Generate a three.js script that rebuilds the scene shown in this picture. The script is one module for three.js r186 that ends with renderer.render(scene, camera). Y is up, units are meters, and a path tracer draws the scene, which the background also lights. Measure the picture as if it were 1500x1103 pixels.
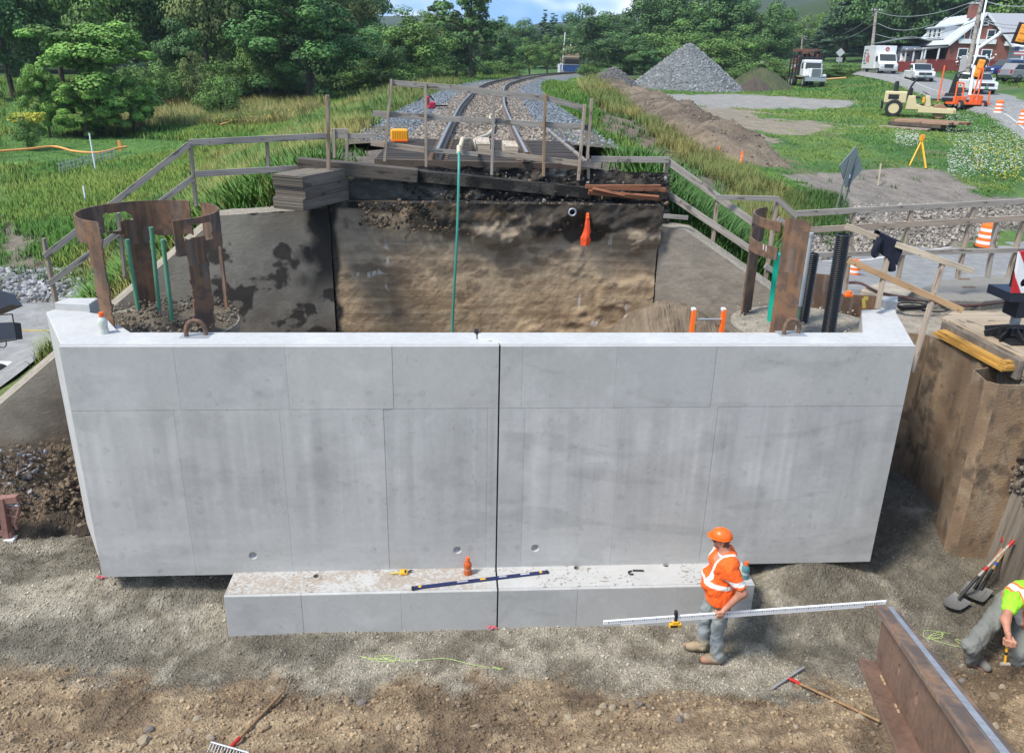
import * as THREE from 'three';
import { mergeGeometries, mergeVertices, toCreasedNormals } from 'three/addons/utils/BufferGeometryUtils.js';
import { RoundedBoxGeometry } from 'three/addons/geometries/RoundedBoxGeometry.js';
import { FontLoader } from 'three/addons/loaders/FontLoader.js';
import { TextGeometry } from 'three/addons/geometries/TextGeometry.js';

// ------------------------------------------------------------------ camera, sky, sun, exposure
const scene = new THREE.Scene();
const V = (x, y, z) => new THREE.Vector3(x, y, z);
const rad = Math.PI / 180;
const CAM = V(0, 6.73, 8.93), PITCH = 21.2 * rad, ROLL = 1.35 * rad, YAW = 4.3 * rad, FOC = 1190;
const FW = V(Math.sin(YAW) * Math.cos(PITCH), -Math.sin(PITCH), -Math.cos(YAW) * Math.cos(PITCH));
const R0 = FW.clone().cross(V(0, 1, 0)).normalize(), U0 = R0.clone().cross(FW);
const RT = R0.clone().multiplyScalar(Math.cos(ROLL)).addScaledVector(U0, Math.sin(ROLL));
const UP = U0.clone().multiplyScalar(Math.cos(ROLL)).addScaledVector(R0, -Math.sin(ROLL));
const camera = new THREE.PerspectiveCamera(2 * Math.atan(551.5 / FOC) / rad, 1500 / 1103, 0.1, 3000);
camera.position.copy(CAM); camera.up.copy(UP); camera.lookAt(CAM.clone().add(FW));
const renderer = new THREE.WebGLRenderer();
renderer.toneMapping = THREE.LinearToneMapping;
renderer.toneMappingExposure = 2.12;
renderer.shadowMap.enabled = true;

// ------------------------------------------------------------------ random numbers and noise
let seed = 12345;
function rng(s) { let a = s >>> 0; return () => { a = (a + 0x6D2B79F5) >>> 0; let t = a; t = Math.imul(t ^ (t >>> 15), t | 1); t ^= t + Math.imul(t ^ (t >>> 7), t | 61); return ((t ^ (t >>> 14)) >>> 0) / 4294967296; }; }
const rnd = rng(777);
const rr = (a, b) => a + (b - a) * rnd();
function h2(x, y, s) { let n = Math.imul(x, 374761393) + Math.imul(y, 668265263) + Math.imul(s, 974634777); n = Math.imul(n ^ (n >>> 13), 1274126177); return ((n ^ (n >>> 16)) >>> 0) / 4294967296; }
const smooth = (t) => t * t * (3 - 2 * t);
const clamp = (v, a = 0, b = 1) => Math.min(b, Math.max(a, v));
const sstep = (a, b, v) => smooth(clamp((v - a) / (b - a)));
function vn(x, y, s = 1, per = 0) {
  const xi = Math.floor(x), yi = Math.floor(y), u = smooth(x - xi), v = smooth(y - yi);
  let x0 = xi, x1 = xi + 1, y0 = yi, y1 = yi + 1;
  if (per) { x0 = ((x0 % per) + per) % per; x1 = ((x1 % per) + per) % per; y0 = ((y0 % per) + per) % per; y1 = ((y1 % per) + per) % per; }
  const a = h2(x0, y0, s), b = h2(x1, y0, s), c = h2(x0, y1, s), d = h2(x1, y1, s);
  return a + (b - a) * u + (c - a) * v + (a - b - c + d) * u * v;
}
function fbm(x, y, o = 4, s = 1, per = 0) { let t = 0, a = 0.5, n = 0; for (let i = 0; i < o; i++) { t += a * vn(x, y, s + i * 17, per); n += a; a *= 0.5; x *= 2; y *= 2; per *= 2; } return t / n; }
const mix = (a, b, t) => a + (b - a) * t;
const mix3 = (a, b, t) => [mix(a[0], b[0], t), mix(a[1], b[1], t), mix(a[2], b[2], t)];

// the sky: blue with broken white cloud, brighter low down
const SUN = V(-0.50, 0.78, 0.27).normalize();
{
  const W = 1024, H = 512, d = new Float32Array(W * H * 4);
  for (let j = 0; j < H; j++) {
    const el = ((j + 0.5) / H - 0.5) * Math.PI, y = Math.sin(el), c = Math.cos(el);
    for (let i = 0; i < W; i++) {
      const az = ((i + 0.5) / W - 0.5) * 2 * Math.PI, x = Math.cos(az) * c, z = Math.sin(az) * c;
      const k = clamp(y, 0, 1), t = Math.pow(1 - k, 3);
      let col = mix3([0.09, 0.21, 0.44], [0.16, 0.31, 0.53], t);
      const yy = Math.max(y, 0.0) + 0.16, n = fbm(x / yy * 1.35 + 7.3, z / yy * 1.35 + 2.1, 6, 5), m = fbm(x / yy * 3.1, z / yy * 3.1, 4, 55);
      const cl = sstep(0.50, 0.72, n) * 0.9, body = mix3([0.50, 0.53, 0.57], [1.40, 1.34, 1.26], sstep(0.35, 0.7, m));
      col = mix3(col, body, cl);
      if (y < 0) col = mix3(col, [0.22, 0.24, 0.2], sstep(0, -0.05, y));
      const o = (j * W + i) * 4; d[o] = col[0]; d[o + 1] = col[1]; d[o + 2] = col[2]; d[o + 3] = 1;
    }
  }
  const t = new THREE.DataTexture(d, W, H, THREE.RGBAFormat, THREE.FloatType);
  t.mapping = THREE.EquirectangularReflectionMapping; t.magFilter = t.minFilter = THREE.LinearFilter; t.wrapS = THREE.RepeatWrapping; t.needsUpdate = true;
  scene.background = t; scene.environment = t; scene.backgroundIntensity = 1.0; scene.environmentIntensity = 1.0;
}
const sun = new THREE.DirectionalLight(new THREE.Color(1, 0.95, 0.86), 2.35);
sun.position.copy(SUN).multiplyScalar(120); sun.castShadow = true; sun.shadow.radius = 24;
sun.shadow.mapSize.set(4096, 4096);
Object.assign(sun.shadow.camera, { left: -60, right: 80, top: 80, bottom: -60, near: 1, far: 400 });
scene.add(sun, sun.target);
scene.fog = new THREE.FogExp2(new THREE.Color(0.62, 0.74, 0.86), 0.00025);

// ------------------------------------------------------------------ measuring helpers: a line of sight of the survey photo, met with a level, a plane or a distance
function ray(px, py) { return FW.clone().addScaledVector(RT, (px - 750) / FOC).addScaledVector(UP, -(py - 551.5) / FOC); }
const atD = (px, py, dep) => CAM.clone().addScaledVector(ray(px, py), dep);
const atY = (px, py, y) => { const r = ray(px, py); return CAM.clone().addScaledVector(r, (y - CAM.y) / r.y); };
const atZ = (px, py, z) => { const r = ray(px, py); return CAM.clone().addScaledVector(r, (z - CAM.z) / r.z); };
function atPlane(px, py, p0, dir) { const r = ray(px, py), nx = -dir[1], nz = dir[0]; return CAM.clone().addScaledVector(r, ((p0[0] - CAM.x) * nx + (p0[1] - CAM.z) * nz) / (r.x * nx + r.z * nz)); }
const depthOf = (p) => p.clone().sub(CAM).dot(FW);

// ------------------------------------------------------------------ object helpers
const used = new Map();
function numbered(n) { const k = used.get(n) ?? 0; used.set(n, k + 1); return k ? `${n}_${String(k).padStart(3, '0')}` : n; }
function tag(o, label, category, group, kind) { if (label) o.userData.label = label; if (category) o.userData.category = category; if (group) o.userData.group = group; if (kind) o.userData.kind = kind; return o; }
function thing(name, label, category, pos = [0, 0, 0], turn = 0, group) {
  const o = new THREE.Group(); o.name = numbered(name); scene.add(o);
  if (pos.isVector3) o.position.copy(pos); else o.position.set(...pos);
  o.rotation.y = turn; return tag(o, label, category, group);
}
function clean(g) { // same attributes on every piece
  let q = g.index ? g.toNonIndexed() : g;
  for (const k of Object.keys(q.attributes)) if (!['position', 'normal', 'uv', 'color'].includes(k)) q.deleteAttribute(k);
  if (!q.attributes.normal) q.computeVertexNormals();
  if (!q.attributes.uv) boxUV(q);
  q.morphAttributes = {}; return q;
}
function merge(gs) { gs = gs.flat(9).map(clean); const col = gs.some((g) => g.attributes.color); if (col) for (const g of gs) if (!g.attributes.color) g.setAttribute('color', new THREE.BufferAttribute(new Float32Array(g.attributes.position.count * 3).fill(1), 3)); return gs.length === 1 ? gs[0] : mergeGeometries(gs); }
function part(name, parent, mat, ...gs) {
  const m = new THREE.Mesh(merge(gs), mat); m.name = parent === scene ? numbered(name) : name; m.castShadow = m.receiveShadow = true; parent.add(m); return m;
}
const one = (name, label, category, mat, ...gs) => tag(part(name, scene, mat, ...gs), label, category);
const struct = (name, mat, ...gs) => { const m = part(name, scene, mat, ...gs); m.userData.kind = 'structure'; return m; };
function boxUV(g, s = 1) {
  const p = g.attributes.position, n = g.attributes.normal, uv = new Float32Array(p.count * 2);
  for (let i = 0; i < p.count; i++) {
    const ax = Math.abs(n.getX(i)), ay = Math.abs(n.getY(i)), az = Math.abs(n.getZ(i));
    const [u, v] = ax > ay && ax > az ? [p.getZ(i), p.getY(i)] : ay > az ? [p.getX(i), p.getZ(i)] : [p.getX(i), p.getY(i)];
    uv[2 * i] = u * s; uv[2 * i + 1] = v * s;
  }
  g.setAttribute('uv', new THREE.BufferAttribute(uv, 2)); return g;
}
const box = (w, h, d, x = 0, y = 0, z = 0, r = 0) => { let g = r ? new RoundedBoxGeometry(w, h, d, 1, r) : new THREE.BoxGeometry(w, h, d); g = g.index ? g.toNonIndexed() : g; boxUV(g); return g.translate(x, y, z); };
const cyl = (r0, r1, h, n = 16, open = false) => new THREE.CylinderGeometry(r1, r0, h, n, 1, open);
function aim(a, b, spin = 0) { // local X runs a -> b, local Y as upright as it can be
  const x = b.clone().sub(a).normalize(); let up = V(0, 1, 0); if (Math.abs(x.y) > 0.9) up = V(0, 0, 1).addScaledVector(V(1, 0, 0), 0.0);
  const z = x.clone().cross(up).normalize(), y = z.clone().cross(x);
  const m = new THREE.Matrix4().makeBasis(x, y, z); if (spin) m.multiply(new THREE.Matrix4().makeRotationX(spin));
  return m.setPosition(a.clone().add(b).multiplyScalar(0.5));
}
let beamN = 0;
function beam(a, b, h, w, spin = 0) { // a board, grain along its length, h upright, w across
  const L = a.distanceTo(b), g = new RoundedBoxGeometry(L, h, w, 1, Math.min(h, w) * 0.06);
  const p = g.attributes.position, n = g.attributes.normal, uv = g.attributes.uv, o = (beamN++ * 0.377) % 7;
  for (let i = 0; i < p.count; i++) { const side = Math.abs(n.getY(i)) > 0.7; uv.setXY(i, p.getX(i) + o, (side ? p.getZ(i) + 0.5 : p.getY(i)) + o * 1.3); }
  return g.applyMatrix4(aim(a, b, spin));
}
function rod(a, b, r, n = 10, r2 = r) { const g = new THREE.CylinderGeometry(r2, r, a.distanceTo(b), n).rotateZ(-Math.PI / 2); return g.applyMatrix4(aim(a, b)); }
const tube = (pts, r, seg = 40, n = 8, tension = 0.5) => new THREE.TubeGeometry(new THREE.CatmullRomCurve3(pts, false, 'catmullrom', tension), seg, r, n);
function ext(pts, depth, holes = [], bevel = 0) {
  const s = new THREE.Shape(pts.map((p) => new THREE.Vector2(p[0], p[1])));
  for (const h of holes) { const q = new THREE.Path(); if (h.length === 3 && typeof h[0] === 'number') q.absarc(h[0], h[1], h[2], 0, Math.PI * 2, true); else q.setFromPoints(h.map((p) => new THREE.Vector2(p[0], p[1]))); s.holes.push(q); }
  return boxUV(new THREE.ExtrudeGeometry(s, { depth, bevelEnabled: bevel > 0, bevelSize: bevel, bevelThickness: bevel, bevelOffset: -bevel, bevelSegments: 1, curveSegments: 16 }));
}
function paint(g, fn) { const p = g.attributes.position, c = new Float32Array(p.count * 3); for (let i = 0; i < p.count; i++) c.set(fn(p.getX(i), p.getY(i), p.getZ(i), i), i * 3); g.setAttribute('color', new THREE.BufferAttribute(c, 3)); return g; }
function copyOf(root, pos, turn, label, group) { const r = root.clone(); r.name = numbered(root.name.replace(/_\d{3}$/, '')); scene.add(r); if (pos) r.position.copy(pos); if (turn !== undefined) r.rotation.y = turn; r.userData = { ...root.userData }; if (label) r.userData.label = label; if (group) r.userData.group = group; return r; }

// ------------------------------------------------------------------ textures and materials
function tex(w, h, fn, srgb = true, rep = true) { // fn(u, v, i, j) -> linear [r, g, b]
  const d = new Uint8Array(w * h * 4);
  for (let j = 0; j < h; j++) for (let i = 0; i < w; i++) {
    const c = fn((i + 0.5) / w, (j + 0.5) / h, i, j), o = (j * w + i) * 4;
    for (let k = 0; k < 3; k++) { const v = clamp(c[k]); d[o + k] = 255 * (srgb ? (v <= 0.0031308 ? v * 12.92 : 1.055 * Math.pow(v, 1 / 2.4) - 0.055) : v) + 0.5; }
    d[o + 3] = 255;
  }
  const t = new THREE.DataTexture(d, w, h); t.colorSpace = srgb ? THREE.SRGBColorSpace : THREE.NoColorSpace;
  t.magFilter = THREE.LinearFilter; t.minFilter = THREE.LinearMipmapLinearFilter; t.generateMipmaps = true; if (rep) t.wrapS = t.wrapT = THREE.RepeatWrapping; t.needsUpdate = true; return t;
}
const rep = (t, s, s2 = s) => { const c = t.clone(); c.repeat.set(s, s2); c.needsUpdate = true; return c; };
const T = {};
T.grain = tex(512, 512, (u, v) => { const n = fbm(u * 16, v * 16, 6, 3, 16), k = vn(u * 256, v * 256, 9, 256); const g = 0.55 + 0.5 * n + 0.22 * (k - 0.5); return [g, g, g]; });
T.bump = tex(512, 512, (u, v) => { const g = fbm(u * 24, v * 24, 6, 31, 24); return [g, g, g]; }, false);
T.wood = tex(512, 512, (u, v) => { const w = fbm(u * 3, v * 40, 4, 21, 0), k = fbm(u * 10, v * 160, 3, 22), q = fbm(u * 4, v * 4, 3, 23, 4); const kn = sstep(0.83, 0.9, vn(u * 9, v * 14, 24, 0)); let g = 0.5 + 0.5 * w + 0.35 * (k - 0.5) + 0.35 * (q - 0.5); g *= 1 - 0.55 * kn; return [g, g * 0.985, g * 0.96]; });
T.rust = tex(512, 512, (u, v) => { const n = fbm(u * 6, v * 6, 6, 41, 6), m = fbm(u * 20, v * 20, 4, 42, 20), s = fbm(u * 30, v * 2, 4, 43, 0); let c = mix3([0.115, 0.075, 0.052], [0.215, 0.125, 0.075], sstep(0.3, 0.7, n)); c = mix3(c, [0.075, 0.062, 0.055], sstep(0.45, 0.7, m) * 0.6); c = mix3(c, [0.30, 0.145, 0.06], sstep(0.5, 0.75, s) * 0.45); c = mix3(c, [0.20, 0.18, 0.16], sstep(0.55, 0.7, fbm(u * 14, v * 3, 4, 45, 0)) * 0.4); return c; });
T.rustdirt = tex(1024, 1024, (u, v) => { const n = fbm(u * 4, v * 4, 6, 141, 4), m = fbm(u * 12, v * 12, 5, 142, 12), s = fbm(u * 40, v * 3, 4, 143, 0); let c = mix3([0.19, 0.128, 0.08], [0.33, 0.23, 0.142], sstep(0.25, 0.75, n)); c = mix3(c, [0.075, 0.058, 0.044], sstep(0.5, 0.66, m * 0.6 + n * 0.4) * 0.75); c = mix3(c, [0.30, 0.165, 0.08], sstep(0.5, 0.8, s) * 0.3); c = mix3(c, [0.33, 0.27, 0.19], sstep(0.5, 0.7, fbm(u * 14, v * 7, 6, 144, 0)) * 0.5); c = mix3(c, [0.06, 0.05, 0.04], sstep(0.6, 0.72, fbm(u * 16 + 3, v * 5, 6, 145, 0)) * 0.5); return c; });
T.black = tex(512, 512, (u, v) => { const n = fbm(u * 8, v * 8, 6, 51, 8); const c = mix3([0.012, 0.011, 0.010], [0.075, 0.066, 0.055], sstep(0.4, 0.75, n)); return c; });
T.soil = tex(512, 512, (u, v) => { const n = fbm(u * 8, v * 8, 6, 61, 8), k = fbm(u * 48, v * 48, 3, 62, 48); const g = 0.5 + 0.55 * n + 0.5 * (k - 0.5); return [g, g, g]; });
T.brick = tex(512, 512, (u, v) => { const rows = 32, r = Math.floor(v * rows), cu = (u * 12 + (r % 2) * 0.5) % 12, cell = Math.floor(cu), fu = cu - cell, fv = v * rows - r; const mort = fu < 0.05 || fv < 0.12; const q = h2(cell, r, 71); return mort ? [0.22, 0.17, 0.15] : mix3([0.20, 0.058, 0.04], [0.30, 0.095, 0.065], q); });
const std = (color, roughness = 0.8, o = {}) => { const { c, ...q } = o; return new THREE.MeshStandardMaterial({ color: Array.isArray(color) ? new THREE.Color().setRGB(...color) : color, roughness, ...q }); };
const bumped = (s, k) => ({ bumpMap: rep(T.bump, s), bumpScale: k });
const M = {
  wood: std([0.44, 0.36, 0.29], 0.9, { map: rep(T.wood, 0.7, 2.2) }),
  woodGrey: std([0.40, 0.365, 0.33], 0.92, { map: rep(T.wood, 0.7, 2.2) }),
  woodNew: std([0.52, 0.33, 0.18], 0.85, { map: rep(T.wood, 0.7, 2.2) }),
  woodPale: std([0.58, 0.49, 0.38], 0.85, { map: rep(T.wood, 0.6, 1.5) }),
  woodTie: std([0.12, 0.10, 0.083], 0.95, { map: rep(T.wood, 0.8, 2.2) }),
  woodRaw: std([0.30, 0.12, 0.06], 0.9, { map: rep(T.wood, 0.6, 3) }),
  lvl: std([0.60, 0.33, 0.07], 0.7, { map: rep(T.wood, 0.5, 3) }),
  rust: std([1, 1, 1], 0.88, { map: rep(T.rust, 0.9), ...bumped(3, 0.004) }),
  rustPile: std([1, 1, 1], 0.9, { map: rep(T.rustdirt, 0.45), ...bumped(2, 0.006) }),
  steelDark: std([0.05, 0.05, 0.052], 0.6, { metalness: 0.3 }),
  black: std([0.013, 0.013, 0.014], 0.55),
  rubber: std([0.02, 0.02, 0.021], 0.85),
  blackDirt: std([1, 1, 1], 0.92, { map: rep(T.black, 0.7), ...bumped(3, 0.02) }),
  railTop: std([0.34, 0.33, 0.32], 0.35, { metalness: 0.7 }),
  galv: std([0.42, 0.44, 0.46], 0.5, { metalness: 0.5 }),
  white: std([0.78, 0.79, 0.80], 0.5), whitePaint: std([0.75, 0.76, 0.77], 0.35),
  orange: std([0.85, 0.13, 0.02], 0.6), orangeHi: std([0.95, 0.16, 0.015], 0.75), amber: std([0.85, 0.33, 0.03], 0.5),
  yellow: std([0.80, 0.42, 0.03], 0.5), red: std([0.45, 0.02, 0.015], 0.5), pink: std([0.85, 0.10, 0.16], 0.7),
  blue: std([0.02, 0.09, 0.33], 0.35), glass: std([0.03, 0.04, 0.045], 0.08), chrome: std([0.6, 0.6, 0.6], 0.2, { metalness: 0.9 }),
  teal: std([0.0, 0.36, 0.25], 0.45), greenPipe: std([0.09, 0.26, 0.16], 0.6), cream: std([0.62, 0.52, 0.31], 0.55), hose: std([0.55, 0.47, 0.34], 0.6),
};
// ------------------------------------------------------------------ the lie of the land: levels taken at spots [x, z, y], joined by a thin-plate surface
const SPOTS = [
  [-9, -7.5, 1.35], [-9, -9.5, 1.35], [-14, -8, 1.3], [-15, -13, 1.5], [-8.2, -3, 1.2], [-12, 0, 0.9], [-9.5, -12, 1.9], [-13, -15, 2.0], [-6.2, -6.4, 2.6], [-7.4, -8, 1.5], [-8, -11, 1.75], [-20, -4, 1.0], [-22, 4, 0.8], [-25, -15, 1.6],
  [-3.2, -5, 4.25], [-4.6, -4.4, 3.35], [-6, -4, 2.3], [-7.2, -3.4, 1.5], [-2.6, -7, 4.75], [-6, -8, 3.2], [-9, -9, 1.6], [-3, -15, 4.8], [-6.5, -15, 3.3], [-10, -16, 2.2],
  [-2.5, -30, 4.8], [-7, -30, 3.4], [-11, -30, 2.3], [-20, -30, 2.0], [-35, -30, 2.2], [0, -60, 4.8], [-6, -60, 4.0], [-12, -60, 3.0], [-30, -60, 2.7], [-50, -60, 2.9], [8, -100, 4.9], [-20, -100, 3.6], [-60, -100, 3.5], [22, -150, 5], [0, -150, 5], [-60, -150, 5], [-80, -30, 2.2], [-60, 5, 1],
  [0.5, -5.6, 4.85], [0.7, -9, 4.85], [0.8, -15, 4.85], [1.4, -28, 4.85], [3.6, -55, 4.85], [12.5, -105, 4.85], [3.3, -5.2, 4.55], [4.0, -8, 4.6], [4.4, -14, 4.7], [5, -30, 4.8],
  [4.7, -4.3, 3.5], [5.6, -4.4, 3.0], [5.2, -8, 3.6], [6.2, -6, 2.9], [6.3, -12, 3.3], [6.4, -20, 3.65], [6.8, -33, 4.1], [7.7, -11, 3.25], [7.9, -18, 3.5], [8.3, -33, 4.2], [8.7, -43, 4.5], [11.5, -70, 4.6],
  [12, -17, 3.0], [14, -25, 3.25], [20, -40, 3.7], [25, -60, 4.0], [24, -75, 4.2], [35, -75, 4.4], [38, -95, 4.7], [25, -110, 4.8],
  [10, -10, 2.1], [12.5, -13, 2.0], [17, -16, 1.9], [21, -20, 2.1], [28, -28, 2.7], [34, -40, 3.5], [37, -43, 3.7], [45, -62, 5], [49, -77, 5.6], [51, -92, 6.2], [58, -120, 7], [65, -150, 8], [14, -21, 2.9], [18, -23.5, 3.0], [24, -30, 3.3],
  [45, -45, 4.3], [60, -60, 6], [62, -89, 6.9], [64, -108, 7.1], [85, -105, 8], [100, -60, 7], [45, -25, 3.2], [40, -5, 2.4],
  [7.6, -2, 2.92], [9, -2, 2.92], [12, -2, 2.85], [8, -4.5, 2.9], [12, -5, 2.7], [8, 3, 2.95], [12, 4, 2.9], [9, -7, 2.5], [14, -9, 2.2], [20, 0, 2.5],
];
const TP = (() => {
  const n = SPOTS.length, N = n + 3, A = [], b = [], k = (r2) => (r2 > 0 ? 0.5 * r2 * Math.log(r2) : 0);
  for (let i = 0; i < N; i++) { A.push(new Float64Array(N + 1)); }
  for (let i = 0; i < n; i++) {
    for (let j = 0; j < n; j++) A[i][j] = k((SPOTS[i][0] - SPOTS[j][0]) ** 2 + (SPOTS[i][1] - SPOTS[j][1]) ** 2);
    A[i][i] += 0.4; A[i][n] = A[n][i] = 1; A[i][n + 1] = A[n + 1][i] = SPOTS[i][0]; A[i][n + 2] = A[n + 2][i] = SPOTS[i][1]; A[i][N] = SPOTS[i][2];
  }
  for (let c = 0; c < N; c++) {
    let p = c; for (let r = c + 1; r < N; r++) if (Math.abs(A[r][c]) > Math.abs(A[p][c])) p = r;
    [A[c], A[p]] = [A[p], A[c]];
    for (let r = c + 1; r < N; r++) { const f = A[r][c] / A[c][c]; if (f) for (let q = c; q <= N; q++) A[r][q] -= f * A[c][q]; }
  }
  const w = new Float64Array(N);
  for (let i = N - 1; i >= 0; i--) { let s = A[i][N]; for (let j = i + 1; j < N; j++) s -= A[i][j] * w[j]; w[i] = s / A[i][i]; }
  return (x, z) => { let s = w[n] + w[n + 1] * x + w[n + 2] * z; for (let i = 0; i < n; i++) s += w[i] * k((x - SPOTS[i][0]) ** 2 + (z - SPOTS[i][1]) ** 2); return s; };
})();
function landBase(x, z) { // beyond the surveyed field the land runs out level
  const cx = clamp(x, -90, 105), cz = clamp(z, -160, 8); return TP(cx, cz);
}
function inPoly(x, z, P) { let c = false; for (let i = 0, j = P.length - 1; i < P.length; j = i++) { const [a, b] = P[i], [d, e] = P[j]; if ((b > z) !== (e > z) && x < ((d - a) * (z - b)) / (e - b) + a) c = !c; } return c; }
const DIG = [[-9, 30], [-9, -1.7], [-7.7, -2.35], [-2, -4.5], [3.4, -4.5], [5.4, -3.3], [6.9, -3.3], [7.45, -2.3], [7.35, -0.9], [7.3, 30]];
const DIGW = [[-9.4, 30], [-9.4, -1.9], [-7.8, -2.5], [-2.1, -4.65], [3.45, -4.65], [5.4, -3.5], [6.9, -3.9], [7.6, -2.3], [7.5, -0.9], [7.5, 30]];
function hit(px, py) { // where a line of sight meets the land
  const r = ray(px, py); let t = 3, step = 0.5, last = t;
  for (; t < 420; t += step) { const p = CAM.clone().addScaledVector(r, t); if (p.y < landBase(p.x, p.z) && !inPoly(p.x, p.z, DIGW)) break; last = t; step = Math.max(0.3, t * 0.02); }
  let a = last, b = t; for (let i = 0; i < 14; i++) { const m = (a + b) / 2, p = CAM.clone().addScaledVector(r, m); if (p.y < landBase(p.x, p.z) && !inPoly(p.x, p.z, DIGW)) b = m; else a = m; }
  const p = CAM.clone().addScaledVector(r, (a + b) / 2); p.y = landBase(p.x, p.z); return p;
}
const area = (...pts) => pts.map(([x, y]) => { const p = hit(x, y); return [p.x, p.z]; });
const ZONES = [ // name, outline on the ground, colour, jitter of the edge in metres
  ['gravelroad', area([880, 132], [1075, 137], [1255, 147], [1264, 157], [1180, 160], [1020, 156], [940, 151]), [0.33, 0.31, 0.28], 0.8],
  ['dirt', area([935, 151], [1020, 156], [1100, 160], [1135, 166], [1100, 173], [1228, 178], [1222, 192], [1120, 206], [1080, 215], [1000, 192]), [0.30, 0.25, 0.175], 1.4],
  ['soil', area([874, 150], [900, 168], [1000, 238], [1085, 298], [1060, 312], [960, 258], [890, 205], [868, 180]), [0.19, 0.145, 0.10], 0.35],
  ['gravelfill', area([1135, 252], [1280, 246], [1380, 250], [1425, 272], [1440, 290], [1500, 286], [1500, 328], [1330, 378], [1180, 384], [1120, 330], [1210, 330], [1205, 290]), [0.25, 0.215, 0.175], 0.3],
  ['soil', area([0, 318], [40, 335], [78, 392], [130, 430], [100, 440], [0, 432]), [0.21, 0.175, 0.13], 0.35],
  ['tan', area([0, 432], [120, 428], [110, 452], [0, 447]), [0.36, 0.28, 0.20], 0.12],
];
const LAWN = [area([0, 197], [150, 200], [270, 206], [300, 217], [200, 233], [0, 244]), area([0, 120], [25, 140], [40, 195], [0, 192])];
const MEADOW = area([180, 150], [330, 138], [470, 130], [480, 160], [420, 185], [250, 188], [170, 190]);
const PAD = [[7.2, 4], [7.2, -4], [8, -6], [14, -8], [30, -4], [30, 6]];
const TRACKPTS = [[0.45, -4.9], [0.68, -12.3], [1.24, -25.5], [3.5, -55], [12.4, -105], [24.3, -145], [46, -192]];
const trackCurve = new THREE.CatmullRomCurve3(TRACKPTS.map(([x, z]) => V(x, 0, z)));
const trackPts = trackCurve.getSpacedPoints(240);
function trackOff(x, z) { let b = 1e9, s = 0; for (let i = 0; i < trackPts.length; i++) { const dx = x - trackPts[i].x, dz = z - trackPts[i].z, d = dx * dx + dz * dz; if (d < b) { b = d; const t = trackPts[Math.min(i + 1, 240)].clone().sub(trackPts[Math.max(i - 1, 0)]); s = Math.sign(-dx * t.z + dz * t.x); } } return s * Math.sqrt(b); } // + on the right of the line
const ROADL = [[1500, 181], [1465, 171], [1430, 160], [1395, 147], [1360, 136], [1330, 124], [1310, 118], [1280, 112], [1255, 108.5]].map(([a, b]) => { const p = hit(a, b); return V(p.x, 0, p.z); });
const roadLine = new THREE.CatmullRomCurve3([V(-6, 0, -3), V(4, 0, -7.0), V(9.5, 0, -10.2), V(14.2, 0, -14.0), V(20, 0, -19.5), V(28, 0, -29.5), ...ROADL.slice(1).map((p) => p.clone()), ROADL.at(-1).clone().add(V(4, 0, -40)), ROADL.at(-1).clone().add(V(10, 0, -90))], false, 'centripetal');
const roadPts = roadLine.getSpacedPoints(220), ROADW = 7.2;
function roadOff(x, z) { let b = 1e9, s = 0; for (let i = 0; i < roadPts.length; i++) { const dx = x - roadPts[i].x, dz = z - roadPts[i].z, d = dx * dx + dz * dz; if (d < b) { b = d; const t = roadPts[Math.min(i + 1, 220)].clone().sub(roadPts[Math.max(i - 1, 0)]); s = Math.sign(-dx * t.z + dz * t.x); } } return s * Math.sqrt(b); }
function zoneAt(x, z) {
  if (inPoly(x, z, PAD)) return ['pad', [0.29, 0.255, 0.21]];
  for (const [n, P, c, j] of ZONES) { const jx = (fbm(x * 1.3 / (j + 0.3), z * 1.3 / (j + 0.3), 3, 801) - 0.5) * 4 * j, jz = (fbm(x * 1.3 / (j + 0.3), z * 1.3 / (j + 0.3), 3, 802) - 0.5) * 4 * j; if (inPoly(x + jx, z + jz, P)) return [n, c]; }
  for (const L of LAWN) if (inPoly(x, z, L)) return ['lawn', [0.085, 0.20, 0.03]];
  if (inPoly(x, z, MEADOW)) return ['meadow', [0.15, 0.17, 0.06]];
  if (x < 30 && z > -150) { const d = trackOff(x, z), j = (fbm(x * 0.6, z * 0.6, 3, 803) - 0.5) * 3; if (Math.abs(d) < 3.2) return z < -9 ? ['ballast', [0.22, 0.19, 0.15]] : ['soil', [0.15, 0.125, 0.1]]; if (d < 0 && d > -9.5 + j && z > -60) return ['tall', [0.12, 0.165, 0.045]]; if (d > 6.0 && d < 9.2 + j * 0.4 && z > -105 && z < -9.5) return ['tallr', [0.15, 0.165, 0.045]]; }
  return ['grass', [0.062, 0.15, 0.026]];
}
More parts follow.
